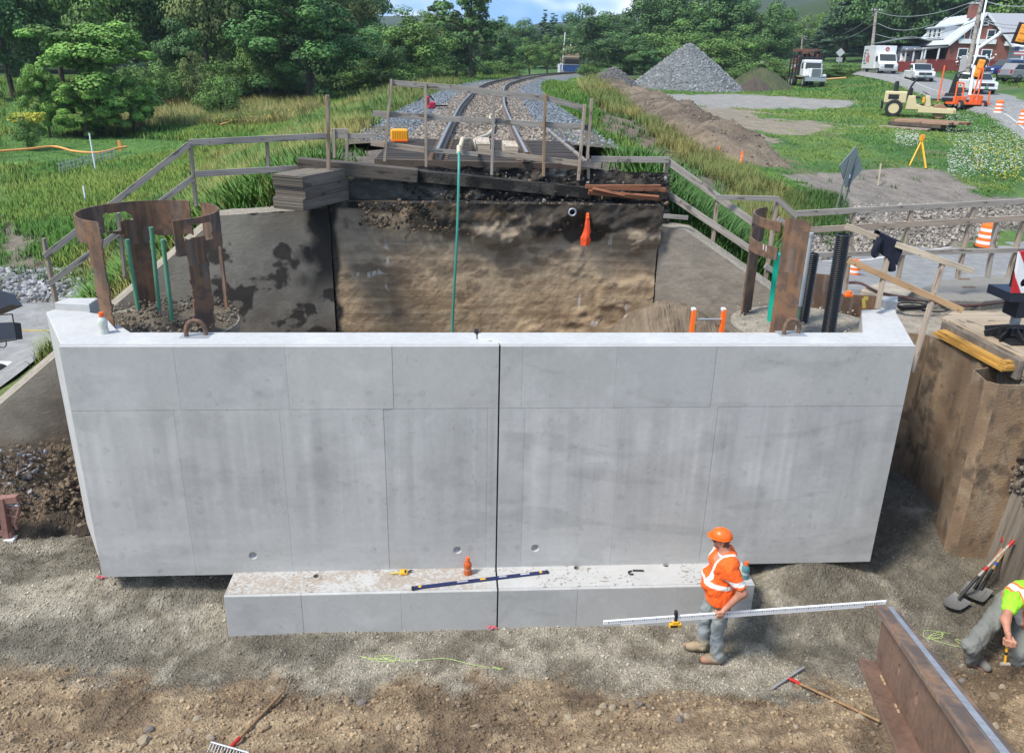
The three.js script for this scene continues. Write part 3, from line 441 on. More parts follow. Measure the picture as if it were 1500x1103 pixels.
const mBreast = std([1.2, 1.13, 1.04], 0.93, { map: breastMap, ...bumped(4, 0.01) }), mWing = std([1.12, 1.08, 1.02], 0.93, { map: wingMap, ...bumped(9, 0.003) }), mCope = std([0.36, 0.315, 0.25], 0.92, { map: rep(T.grain, 0.8), ...bumped(2, 0.02) }), mOld = std([0.19, 0.165, 0.135], 0.95, { map: rep(T.grain, 0.6), ...bumped(2, 0.02) });
const oldWall = thing('old_abutment', 'old stained brown concrete abutment with black tar and dirt, behind the new wall', 'abutment'); oldWall.userData.kind = 'thing';
{
  const g = new THREE.PlaneGeometry(BX1 - BX0, 4.75, 200, 170).translate((BX0 + BX1) / 2, 2.25, BZ), p = g.attributes.position, uv = g.attributes.uv;
  for (let i = 0; i < p.count; i++) {
    const x = p.getX(i), y = p.getY(i); uv.setXY(i, (x - BX0) / (BX1 - BX0), y / 4.7);
    const bulge = sstep(3.95, 4.35, y + (fbm(x * 2.2, 1, 4, 631) - 0.5) * 0.8) * (0.05 + 0.26 * fbm(x * 2.5, y * 3.5, 5, 632)) * sstep(0.2, 0.5, x - BX0) * sstep(-1.0, -0.2, x);
    const low = sstep(0.45, 0.62, fbm(x * 1.5 + 4, y * 2.2, 4, 633)) * 0.04 * sstep(-0.5, 1.5, x);
    p.setZ(i, BZ + bulge + low + 0.022 * (fbm(x * 9, y * 9, 4, 634) - 0.5));
  }
  g.computeVertexNormals();
  part('breast_wall', oldWall, mBreast, g); part('wall_mass', oldWall, mOld, box(BX1 - BX0 - 0.02, 4.75, 0.6, (BX0 + BX1) / 2, 2.2, BZ - 0.36));
  // backwall with a ragged crust of tar, ballast and dirt
  const b = new THREE.PlaneGeometry(BX1 - BX0 + 0.3, 0.95, 220, 44).translate((BX0 + BX1) / 2 + 0.05, 4.62, -4.5), q = b.attributes.position, col = new Float32Array(q.count * 3);
  for (let i = 0; i < q.count; i++) {
    const x = q.getX(i), y = q.getY(i), t = (y - 4.145) / 0.95, n = fbm(x * 3, y * 4, 5, 641), f = fbm(x * 9, y * 9, 4, 642);
    q.setZ(i, -4.44 - 0.22 * sstep(0.55, 1, t) + 0.30 * (n - 0.45) * sstep(-0.6, 0.6, x) + 0.10 * (f - 0.5) + 0.16 * sstep(0.42, 0.0, t));
    q.setY(i, y + 0.09 * (fbm(x * 4, 7, 3, 643) - 0.5));
    const clear = sstep(0.15, -0.25, x) * sstep(0.30, 0.45, t) * sstep(0.88, 0.7, t); // bare grey concrete at the left
    let c = mix3([0.016, 0.014, 0.012], [0.085, 0.068, 0.05], sstep(0.42, 0.72, n * 0.5 + f * 0.5)); c = mix3(c, [0.16, 0.11, 0.06], sstep(0.42, 0.2, t) * sstep(0.4, 0.6, f) * 0.9); c = mix3(c, [0.15, 0.14, 0.12], clear * 0.8); c = mix3(c, [0.20, 0.19, 0.17], sstep(0.66, 0.72, fbm(x * 5, y * 12, 4, 644)) * 0.7); col.set(c, i * 3);
  }
  b.setAttribute('color', new THREE.BufferAttribute(col, 3)); b.computeVertexNormals();
  part('tarred_backwall', oldWall, std([1, 1, 1], 0.9, { vertexColors: true, map: rep(T.grain, 1), ...bumped(4, 0.02) }), b);
  part('bearing_ledge', oldWall, M.blackDirt, box(BX1 - BX0, 0.1, 0.5, (BX0 + BX1) / 2, 4.56, -4.42));
  const cr = []; for (let i = 0; i < 1500; i++) { const x = rr(-1.5, 3.3), y = 4.62 - Math.pow(rnd(), 1.6) * (0.25 + 0.35 * fbm(x * 2.6, 3, 3, 646)); cr.push([x, y, BZ + 0.06 + 0.14 * fbm(x * 2.5, y * 3.5, 5, 632), Math.pow(rnd(), 2.5) * 0.035 + 0.008, rnd() < 0.55 ? [0.035, 0.029, 0.024] : [0.13, 0.09, 0.052]]); } for (let i = 0; i < 1500; i++) { const x = rr(-0.9, 3.55), t = rnd(); cr.push([x, 4.42 + 0.62 * t, -4.28 - 0.32 * t + rr(-0.07, 0.10), Math.pow(rnd(), 3) * 0.04 + 0.008, rnd() < 0.85 ? [0.03, 0.026, 0.022] : rnd() < 0.5 ? [0.14, 0.10, 0.06] : [0.22, 0.21, 0.19]]); }
  scatter('tar_crust', stoneGeo(21, 0), std([1, 1, 1], 0.85), cr, oldWall);
}
function wing(name, p0, ang, sgn, prof, thick, mFaceW) { // prof: [s, top]
  const d = V(sgn * Math.cos(ang), 0, Math.sin(ang)), n = sgn < 0 ? V(0, 1, 0).cross(d).multiplyScalar(-1) : V(0, 1, 0).cross(d).multiplyScalar(-1);
  const nn = n.z > 0 ? n : n.multiplyScalar(-1); // towards the dig
  const face = [[0, -0.4], ...prof.slice().reverse().map(([s, y]) => [s, y])]; face.push();
  const pts = [[0, -0.4], [prof.at(-1)[0], -0.4], ...prof.slice().reverse()];
  const m = new THREE.Matrix4().makeBasis(d, V(0, 1, 0), d.clone().cross(V(0, 1, 0))), back = nn.dot(d.clone().cross(V(0, 1, 0))) > 0 ? -1 : 1;
  m.setPosition(p0[0], 0, p0[1]);
  const g = ext(pts, thick, [], 0); const uv = g.attributes.uv, p = g.attributes.position; for (let i = 0; i < p.count; i++) uv.setXY(i, p.getX(i) / 8, p.getY(i) / 5); if (back < 0) g.translate(0, 0, -thick);
  part(name, oldWall, mFaceW, g.applyMatrix4(m));
  const cp = []; for (let i = 0; i < prof.length - 1; i++) { const [s0, y0] = prof[i], [s1, y1] = prof[i + 1]; const N = Math.max(2, Math.round((s1 - s0) / 0.12)), q = new THREE.PlaneGeometry(1, 1, N, 6), qp = q.attributes.position; for (let k = 0; k < qp.count; k++) { const f = qp.getX(k) + 0.5, c = qp.getY(k) + 0.5, s = mix(s0, s1, f), edge = Math.min(c, 1 - c) < 0.01; qp.setXYZ(k, s, mix(y0, y1, f) + 0.012 + (edge ? -0.02 : 0.03 * (fbm(s * 5, c * 3, 3, 651) - 0.3)), (back < 0 ? -1 : 1) * thick * c * 1.02); } q.computeVertexNormals(); boxUV(q); cp.push(q.applyMatrix4(m)); }
  part('coping', oldWall, mCope, cp);
  return (s, y, off) => V(p0[0], y, p0[1]).addScaledVector(d, s).addScaledVector(nn, off);
}
const C20 = Math.cos(20 * rad);
const wingL = wing('left_wing', [BX0 - 0.02, BZ + 0.02], 20 * rad, -1, [[0, 4.5], [1.55 / C20, 4.47], [5.9 / C20, 0.86]], 0.45, mWing);
const wingR = wing('right_wing', [BX1 + 0.02, BZ + 0.02], 30 * rad, 1, [[0, 4.27], [0.4, 4.25], [2.5, 3.1]], 0.4, std([0.29, 0.255, 0.21], 0.95, { map: rep(T.grain, 3), ...bumped(4, 0.008) }));
// ------------------------------------------------------------------ cut steel casings on their drilled shafts
function cutTube(cx, cz, R, th, y0, y1, keep, a0, a1, na, ny) {
  const pos = [], push = (...q) => { const [a, b, c, d] = q; pos.push(...a, ...b, ...c, ...a, ...c, ...d); };
  const at = (r, i, j) => { const t = mix(a0, a1, i / na) * rad; return [cx + r * Math.sin(t), mix(y0, y1, j / ny), cz + r * Math.cos(t)]; };
  const on = (i, j) => i >= 0 && j >= 0 && i < na && j < ny && keep(mix(a0, a1, (i + 0.5) / na), mix(y0, y1, (j + 0.5) / ny));
  for (let i = 0; i < na; i++) for (let j = 0; j < ny; j++) if (on(i, j)) {
    const o = R, q = R - th;
    push(at(o, i, j), at(o, i + 1, j), at(o, i + 1, j + 1), at(o, i, j + 1)); push(at(q, i + 1, j), at(q, i, j), at(q, i, j + 1), at(q, i + 1, j + 1));
    if (!on(i - 1, j)) push(at(q, i, j), at(o, i, j), at(o, i, j + 1), at(q, i, j + 1)); if (!on(i + 1, j)) push(at(o, i + 1, j), at(q, i + 1, j), at(q, i + 1, j + 1), at(o, i + 1, j + 1));
    if (!on(i, j - 1)) push(at(q, i, j), at(q, i + 1, j), at(o, i + 1, j), at(o, i, j)); if (!on(i, j + 1)) push(at(o, i, j + 1), at(o, i + 1, j + 1), at(q, i + 1, j + 1), at(q, i, j + 1));
  }
  const g = new THREE.BufferGeometry(); g.setAttribute('position', new THREE.Float32BufferAttribute(pos, 3)); g.computeVertexNormals();
  const n = pos.length / 3, uv = new Float32Array(n * 2); for (let i = 0; i < n; i++) { const x = pos[3 * i] - cx, z = pos[3 * i + 2] - cz; uv[2 * i] = Math.atan2(x, z) * R; uv[2 * i + 1] = pos[3 * i + 1]; } g.setAttribute('uv', new THREE.BufferAttribute(uv, 2)); return g;
}
const dHole = (a, y, a0, a1, y0, y1, round, R = 0.9) => { // D-shaped slot, rounded at the low (-1) or the high (+1) angle end
  if (y < y0 || y > y1 || a < a0 || a > a1) return false; const r = (y1 - y0) / 2, ra = r / R / rad, e = round < 0 ? a0 + ra : a1 - ra, over = round < 0 ? e - a : a - e; return over < 0 || Math.hypot(over * rad * R, y - (y0 + r)) < r;
};
const mCasing = std([0.9, 0.86, 0.84], 0.85, { map: rep(T.rust, 0.7), ...bumped(3, 0.003) });
const chalk = std([0.55, 0.54, 0.5], 0.9);
const SL = [-3.88, -1.72], SR = [4.90, -1.62], SY = 3.40;
{
  const yb = (px, py, z) => atZ(px, py, z).y;
  const topB = yb(215, 292, SL[1] - 0.88), botB = yb(220, 344, SL[1] - 0.88), topF = yb(285, 318, SL[1] + 0.55), botF = yb(265, 379, SL[1] + 0.62);
  const botL = yb(122, 348, SL[1] + 0.05), botFL = yb(138, 357, SL[1] + 0.6); const hB0 = yb(170, 334, SL[1] - 0.7), hB1 = yb(170, 308, SL[1] - 0.7), hF0 = yb(285, 357, SL[1] + 0.5), hF1 = yb(285, 330, SL[1] + 0.5);
  const t = thing('steel_casing', 'cut rusty steel casing ring chalked with the number 5, standing over the left shaft', 'steel casing');
  part('casing_shell', t, mCasing, cutTube(SL[0], SL[1], 0.85, 0.022, SY - 0.05, topB, (a, y) => {
    const A = ((a % 360) + 540) % 360 - 180 + 3.4 * (fbm(y * 11, a * 0.05, 3, 721) - 0.5); y += 0.035 * (fbm(a * 0.22, y * 2, 3, 722) - 0.5); // torch-cut edges wander
    const leg = (A > -37 && A < -22) || (A > 46 && A < 66) || (A > 114 && A < 125) || (A > -157 && A < -139 + (y - SY) * 4);
    if (leg && y < botB + 0.25) return true;
    if (A > -21 && A < 37 || (A > 148 && A < 161)) return false;
    if (A >= 37 && A < 112) { const tt = topF + (topB - topF) * sstep(37, 100, A); if (y > tt || y < botF + 0.03) return false; return !dHole(A, y, 44, 76, hF0, hF1, -1); }
    if (y < (A < 0 ? mix(mix(botB, botL, sstep(-170, -90, A)), botFL, sstep(-75, -35, A)) : botB) + 0.03 * vn(A * 0.09, 3, 5)) return false;
    return !dHole(A, y, -146, -118, hB0, hB1, -1);
  }, -180, 180, 360, 110));
  const p = (px, py) => { const r = ray(px, py), ox = CAM.x - SL[0], oz = CAM.z - SL[1], R = 0.874, A = r.x * r.x + r.z * r.z, B = ox * r.x + oz * r.z, C = ox * ox + oz * oz - R * R, s = (-B + Math.sqrt(B * B - A * C)) / A; return CAM.clone().addScaledVector(r, s); };
  const five = [[144.5, 316.5], [139, 317], [138, 323], [142, 321.5], [145.5, 325], [143, 330.5], [137, 329.5]].map(([a, b]) => p(a, b));
  part('chalk_number', t, chalk, tube(five, 0.007, 40, 5, 0.2));
  const t2 = thing('steel_casing', 'cut rusty steel casing with an orange inner face, around the green and black pipes', 'steel casing');
  const y = (px, py, a) => yb(px, py, SR[1] + 0.9 * Math.cos(a * rad));
  const pt = y(1168, 321, -45), rt = y(1110, 310, -110), rb = y(1115, 362, -100), hh0 = y(1130, 352, -75), hh1 = y(1130, 327, -75);
  part('casing_shell', t2, mCasing, cutTube(SR[0], SR[1], 0.9, 0.022, SY - 0.05, Math.max(pt, rt), (A, v) => {
    if (A > -54 && A < -33) return v < pt - 0.03 * sstep(-40, -34, A);
    if (A > -142 && A < -117 && v < rb + 0.1) return true;
    if (A > -146 && A <= -57) { if (v > rt || v < rb - 0.03) return false; return !dHole(A, v, -108, -57, hh0 - 0.05, hh1 - 0.07, -1); }
    return false;
  }, -150, -30, 150, 110));
  part('chalk_mark', t2, chalk, ...[[1119, 362], [1123, 364]].map(([a, b]) => { const d = (x, yy) => { const q = atD(x, yy, 9.85); return q; }; return rod(d(a, b - 4), d(a - 0.5, b + 4), 0.006, 5); }));
  for (const [c, label, r] of [[SL, 'rough concrete shaft heaped with soil, under the left casing', 0.96], [SR, 'pale rough concrete shaft top carrying the green and black pipes', 1.02]]) {
    const s = thing('drilled_shaft', label, 'concrete shaft', [c[0], 0, c[1]]), g = new THREE.CylinderGeometry(r, r, 3.5, 48, 20).translate(0, SY - 1.78, 0), q = g.attributes.position; for (let i = 0; i < q.count; i++) { const x = q.getX(i), yy = q.getY(i), z = q.getZ(i), k = 1 + 0.07 * (fbm(Math.atan2(x, z) * 3 + 9, yy * 3, 4, 701) - 0.5); q.setXYZ(i, x * k, yy, z * k); } g.computeVertexNormals();
    part('shaft', s, std([0.33, 0.285, 0.22], 0.95, { map: rep(T.soil, 0.9), ...bumped(2, 0.03) }), g);
    const d = new THREE.PlaneGeometry(2.3, 2.3, 60, 60).rotateX(-Math.PI / 2), dp = d.attributes.position; for (let i = 0; i < dp.count; i++) { let x = dp.getX(i), z = dp.getZ(i); const m = Math.max(Math.abs(x), Math.abs(z)), l = Math.hypot(x, z) || 1; x *= m / l * r / 1.15; z *= m / l * r / 1.15; const f = m / 1.15; dp.setXYZ(i, x, SY + (c === SL ? 0.16 : 0.05) * (fbm(x * 3 + 5, z * 3, 4, 702) - 0.42) * 2 * (1 - f ** 6) - 0.04 * f ** 6, z); } d.computeVertexNormals(); boxUV(d);
    part('rough_top', s, std(c === SL ? [0.2, 0.16, 0.115] : [0.42, 0.37, 0.29], 0.95, { map: rep(T.soil, 1.1), ...bumped(3, 0.03) }), d);
    const li = []; for (let i = 0; i < (c === SL ? 420 : 170); i++) { const a = rnd() * 6.3, q2 = Math.sqrt(rnd()) * r; li.push([Math.sin(a) * q2, SY + 0.02 + rr(-0.02, 0.05) + (c === SL ? 0.04 : 0), Math.cos(a) * q2, rr(0.008, 0.022) * (c === SL ? 1.5 : 0.8), c === SL ? [0.17, 0.14, 0.10] : [0.38, 0.34, 0.28]]); } scatter('loose_stones', stoneGeo(31, 0), std([1, 1, 1], 0.95), li, s);
  }
  const upright = (bx, by, tx, ty, y) => { const b = atY(bx, by, y), tp = atZ(tx, ty, b.z); return [b, tp]; };
  for (const [bx, by, tx, ty, lab] of [[203, 458, 186, 354, 'leftmost of the three thin green conduits under the left casing ring'], [232, 457, 221, 336, 'middle and tallest of the three thin green conduits beside the left casing'], [252, 474, 238, 354, 'rightmost of the three thin green conduits, nearest the front casing leg']]) { const [b, t3] = upright(bx, by, tx, ty, SY + 0.03), o = thing('conduit', lab, 'conduit', b); part('pipe', o, M.greenPipe, rod(V(0, -0.2, 0), t3.clone().sub(b), 0.028, 12)); part('cap', o, M.greenPipe, rod(t3.clone().sub(b), t3.clone().sub(b).add(V(0, 0.03, 0)), 0.031, 12)); }
  { const [b, t3] = upright(1132, 468, 1143, 372, SY + 0.03), o = thing('drain_pipe', 'bright teal green plastic pipe standing inside the right casing', 'pipe', b); part('pipe', o, M.teal, rod(V(0, -0.2, 0), t3.clone().sub(b), 0.07, 20)); }
  { const [b, t3] = upright(1168, 474, 1189, 341, SY + 0.03), o = thing('conduit', 'thin grey conduit with a green foot, between the two black corrugated pipes and the casing', 'conduit', b), d = t3.clone().sub(b); part('pipe', o, std([0.36, 0.38, 0.39], 0.5), rod(d.clone().multiplyScalar(0.2), d, 0.034, 12)); part('lower_pipe', o, std([0.12, 0.2, 0.13], 0.6), rod(V(0, -0.2, 0), d.clone().multiplyScalar(0.21), 0.028, 12)); part('coupling', o, M.galv, rod(d.clone().multiplyScalar(0.96), d.clone().multiplyScalar(0.99), 0.04, 12)); }
  for (const [bx, by, tx, ty, r, lab, nn] of [[1214, 486, 1236, 343, 0.082, 'taller black corrugated pipe standing at the right of the shaft', 58], [1177, 468, 1193, 371, 0.066, 'shorter black corrugated pipe leaning behind the grey conduit', 40]]) {
    const [b, t3] = upright(bx, by, tx, ty, SY + 0.03), o = thing('corrugated_pipe', lab, 'pipe', b), d = t3.clone().sub(b), L = d.length() + 0.15, pr = []; for (let i = 0; i <= nn * 4; i++) { const k = i % 4; pr.push(new THREE.Vector2(r + (k === 1 || k === 2 ? 0.009 : -0.004), i / (nn * 4) * L - 0.15)); } for (let i = nn * 4; i >= 0; i -= nn) pr.push(new THREE.Vector2(r - 0.012, i / (nn * 4) * L - 0.15));
    const g = new THREE.LatheGeometry(pr, 28); g.applyQuaternion(new THREE.Quaternion().setFromUnitVectors(V(0, 1, 0), d.clone().normalize())); part('pipe', o, std([0.014, 0.016, 0.02], 0.4), g);
  }
}
// ------------------------------------------------------------------ steel sheet piles on the right and the plates behind the new wall
function sheetLine(name, label, pts, top, bot, mat, panelSplit) {
  const t = thing(name, label, 'sheet piling'); t.userData.kind = 'thing';
  for (const [i0, i1] of panelSplit) { // each pile: a run of the plan line, as a plate with thickness
    const run = pts.slice(i0, i1 + 1).map(([x, z]) => V(x, 0, z)), gs = [];
    for (let i = 0; i < run.length - 1; i++) { const a = run[i], b = run[i + 1], L = a.distanceTo(b), dir = b.clone().sub(a).normalize(), g = new THREE.BoxGeometry(L + 0.006, top - bot, 0.016, 8, 24, 1), p = g.attributes.position; boxUV(g); for (let k = 0; k < p.count; k++) { const Y = p.getY(k); if (Y > (top - bot) / 2 - 0.01) p.setY(k, Y + 0.02 * (fbm(p.getX(k) * 4 + i, i0, 2, 711) - 0.5)); } const uv = g.attributes.uv; for (let k = 0; k < uv.count; k++) uv.setXY(k, uv.getX(k) + i0 * 0.77 + i * 0.3, uv.getY(k) + i * 0.21); g.applyMatrix4(new THREE.Matrix4().makeBasis(dir, V(0, 1, 0), dir.clone().cross(V(0, 1, 0))).setPosition(a.clone().add(b).multiplyScalar(0.5).setY((top + bot) / 2))); gs.push(g); }
    const sp = part('sheet_pile', t, mat, gs), e = run[0]; part('interlock', sp, mat, rod(V(e.x - 0.012, bot, e.z), V(e.x - 0.012, top - 0.01, e.z), 0.02, 8));
  }
  return t;
}
{
  const PL = [[5.95, -3.0], [6.3, -2.62], [6.72, -2.52], [7.18, -2.3], [7.27, -1.32], [7.24, -1.14], [7.42, -1.02], [6.96, -0.84], [6.88, -0.44], [6.98, -0.32], [7.5, -0.24], [7.54, -0.05], [7.5, 0.72], [7.4, 0.9], [6.94, 1.0], [6.95, 1.4], [7.4, 1.6], [7.42, 2.5], [7.0, 2.7], [7.0, 4.6]];
  sheetLine('sheet_piling', 'tall rusty steel sheet piles with deep folds, holding back the fill at the right', PL, 3.0, -0.3, M.rustPile, [[0, 3], [3, 6], [6, 10], [10, 13], [13, 16], [16, 19]]);
    const dirtClump = (p, n, r) => { const l = []; for (let i = 0; i < n; i++) l.push([p.x + rr(-r, r) * 0.25, p.y + rr(-r, r), p.z + rr(-r, r), rr(0.01, 0.05), rnd() < 0.5 ? [0.07, 0.055, 0.04] : [0.2, 0.18, 0.15]]); return l; };
  const pile = scene.getObjectByName('sheet_piling'), L = []; for (const [px, py, x, n, r] of [[1495, 690, 7.5, 260, 0.30], [1482, 600, 7.45, 90, 0.14]]) { const r0 = ray(px, py), p = CAM.clone().addScaledVector(r0, (x - CAM.x) / r0.x); L.push(...dirtClump(p, n, r)); }
  scatter('stuck_soil', stoneGeo(33, 0), std([1, 1, 1], 0.95), L, pile);
  const pA = atY(1190, 400, 3.55), pB = atY(1236, 405, 3.55), qA = atY(1222, 428, 3.35), qB = atY(1284, 432, 3.35), qC = atY(1308, 455, 3.3);
  const plate = (nm, lab, P, top, bot) => { const t = thing(nm, lab, 'steel plate'); const gs = []; for (let i = 0; i < P.length - 1; i++) { const a = P[i], b = P[i + 1], g = box(a.distanceTo(b), top - bot, 0.02), d = b.clone().sub(a).setY(0).normalize(); g.applyMatrix4(new THREE.Matrix4().makeBasis(d, V(0, 1, 0), d.clone().cross(V(0, 1, 0))).setPosition((a.x + b.x) / 2, (top + bot) / 2, (a.z + b.z) / 2)); gs.push(g); } part('plate', t, mCasing, gs); return t; };
  plate('steel_plate', 'brown rusted steel sheet between the two black corrugated pipes', [pA, pB], 3.55, 1.5);
  const pl = plate('steel_plate', 'folded rusty steel sheet with a hole behind the right end of the new wall', [atY(1210, 448, 3.3), qA, qB, qC], 3.33, 1.2);
  const hp = atY(1250, 436, 3.22); part('lifting_hole', pl, std([0.4, 0.3, 0.2], 0.9), new THREE.SphereGeometry(0.025, 12, 8).translate(hp.x - 0.02, hp.y - 0.05, hp.z + 0.04));
}
// ------------------------------------------------------------------ timber railings round the dig and across the cut end of the track
const bar = (pts, w, plane) => { const [a, b] = pts.map(([x, y]) => plane(x, y)); const d = (depthOf(a) + depthOf(b)) / 2; return beam(a, b, w * d / FOC, 0.04); };
function railing(name, label, rails, posts, plane, postPlane = plane) {
  const t = thing(name, label, 'railing'); t.userData.kind = 'thing';
  const c = V(0, 0, 0);
  rails.forEach(([x0, y0, x1, y1, w, m = M.woodGrey, off = 0]) => { const g = bar([[x0, y0], [x1, y1]], w, plane); if (off) g.translate(0, 0, off); part('rail', t, m, g); });
  posts.forEach(([x0, y0, x1, y1, w, m = M.wood]) => { const a = postPlane(x0, y0), b = postPlane(x1, y1); part('post', t, m, beam(b, a, w * depthOf(a) / FOC, 0.04)); });
  return t;
}
const planeL = (x, y) => atPlane(x, y, [-2.2, -4.72], [-Math.cos(20 * rad), Math.sin(20 * rad)]), planeLp = (x, y) => atPlane(x, y, [-2.2, -4.78], [-Math.cos(20 * rad), Math.sin(20 * rad)]);
railing('timber_railing', 'weathered timber railing climbing the slope along the left wing wall', [[64, 376, 277, 211, 8.5], [70, 416, 283, 260, 8], [276, 209, 478, 199, 9], [285, 255, 437, 246, 8.5]],
  [[63, 349, 83, 452, 10], [172, 312, 183, 408, 9], [278, 208, 287, 302, 9], [390, 203, 394, 256, 9]], planeL, planeLp);
const planeR = (x, y) => atPlane(x, y, [3.5, -4.66], [Math.cos(30 * rad), Math.sin(30 * rad)]), planeRp = (x, y) => atPlane(x, y, [3.5, -4.72], [Math.cos(30 * rad), Math.sin(30 * rad)]);
railing('timber_railing', 'weathered timber railing running down beside the right wing wall', [[977, 235, 1104, 326, 9.5], [974, 281, 1102, 367, 9]], [[976, 232, 971, 314, 8.5], [1051, 292, 1043, 368, 9]], planeR, planeRp);
railing('timber_railing', 'short grey railing bend between the slope railing and the right casing', [[1048, 289, 1140, 291, 7], [1139, 291, 1168, 318, 8], [1140, 320, 1166, 336, 7], [1121, 389, 1142, 402, 8], [972, 316, 1008, 319, 6]], [[1139, 289, 1119, 430, 9], [1124, 398, 1117, 428, 7]], (x, y) => atZ(x, y, -4.0), (x, y) => atZ(x, y, -4.06));
const farZ = -4.05;
railing('timber_railing', 'long weathered two-rail timber railing in front of the road at the right', [[1166, 313, 1505, 295, 8.5], [1182, 337, 1505, 319, 8.5, M.wood], [1196, 373, 1505, 366, 7]],
  [[1251, 311, 1239, 425, 9], [1335, 307, 1316, 411, 9], [1427, 301, 1403, 408, 9], [1462, 318, 1447, 407, 9, M.woodGrey], [1500, 322, 1478, 406, 9]], (x, y) => atZ(x, y, farZ), (x, y) => atZ(x, y, farZ - 0.05));
{
  const pl = (x, y) => atD(x, y, 11.0 - (x - 1240) * 0.0016);
  railing('leaning_railing', 'fallen railing of two slanting boards, one hung with a dark sweatshirt', [[1239, 331, 1426, 398, 8.5, M.woodPale], [1243, 381, 1411, 455, 8.5, M.woodNew]], [[1304, 372, 1288, 452, 8.5], [1385, 383, 1338, 545, 9]], pl, (x, y) => pl(x, y).addScaledVector(FW, 0.05));
}
railing('track_barricade', 'timber barricade of six posts nailed across the cut end of the railway track', [[572, 121, 659, 128, 8], [660, 128, 798, 144, 8.5], [799, 143, 858, 159, 8], [546, 166, 676, 175, 8], [677, 175, 868, 187, 8], [543, 209, 625, 220, 8, M.wood], [700, 221, 876, 243, 8, M.wood], [621, 219, 700, 226, 6]],
  [[573, 116, 563, 236, 8.5, M.wood], [623, 122, 624, 244, 9, M.wood], [724, 138, 720, 256, 9, M.woodGrey], [799, 137, 796, 258, 9, std([0.36, 0.25, 0.15], 0.9, { map: rep(T.wood, 0.7, 2.2) })], [857, 153, 847, 264, 9], [867, 144, 860, 233, 8]], (x, y) => atZ(x, y, -4.55), (x, y) => atZ(x, y, -4.5));
railing('timber_railing', 'low broken railing end with short posts beside the barricade', [[486, 192, 510, 192, 7], [483, 199, 552, 199, 7]], [[489, 188, 490, 231, 8], [508, 190, 508, 233, 8]], (x, y) => atZ(x, y, -5.0));
railing('timber_railing', 'level grey handrail joining the barricade to the right slope railing', [[866, 233, 980, 234, 8.5, M.woodGrey]], [[862, 226, 862, 262, 6]], (x, y) => atZ(x, y, -4.6));
{ const t = thing('timber_post', 'tall lone timber post standing against the left corner of the old abutment', 'post'); part('post', t, std([0.38, 0.29, 0.20], 0.9, { map: rep(T.wood, 0.7, 2.2) }), beam(atZ(482, 292, -4.05), atZ(479, 139, -4.05), 0.115, 0.05)); part('nailed_block', t, M.wood, box(0.1, 0.05, 0.1, ...atZ(481, 289, -4.0).toArray())); }
// ------------------------------------------------------------------ timbers on the old abutment
{
  const bm = beam(atZ(437, 240, -4.35), atZ(612, 257, -4.35), 0.2, 0.28); one('cap_timber', 'long blackened cap timber on the left of the old abutment', 'timber', M.woodTie, bm);
  one('cap_timber', 'tar-black cap timber on the right half of the old abutment, under the barricade', 'timber', M.blackDirt, beam(atZ(600, 256, -4.5), atZ(866, 282, -4.5), 0.18, 0.26));
  one('broken_timber', 'split red-brown broken timber lying at the right end of the old abutment', 'timber', M.woodRaw, beam(atZ(858, 273, -4.3), atZ(975, 278, -4.3), 0.06, 0.1), beam(atZ(862, 281, -4.25), atZ(965, 290, -4.25), 0.07, 0.08, 0.3), beam(atZ(868, 277, -4.22), atZ(915, 287, -4.22), 0.05, 0.06, 0.6), beam(atZ(880, 272, -4.28), atZ(968, 272, -4.28), 0.025, 0.05, 0.2));
  const c = atPlane(428, 277, [-2.4, -3.75], [1, 0.25]), t = thing('timber_cribbing', 'stack of three squared old timbers on the left wing wall', 'timber stack', [0, 0, 0]);
  for (let k = 0; k < 3; k++) { const a = atZ(390 + k * 1.5, 265 + k * 16.5, -3.35), b = a.clone().add(V(0.52, 0.0, -1.05)); part('timber', t, std([[0.24, 0.205, 0.165], [0.17, 0.145, 0.12], [0.20, 0.175, 0.145]][k], 0.95, { map: rep(T.wood, 0.5, 0.6), ...bumped(3, 0.02) }), beam(a.clone().add(V(0.3 + [0, 0.02, -0.015][k], 0, [0, -0.02, 0.02][k])), b.clone().add(V(0.3, 0, 0)), 0.172, 0.54)); }
}
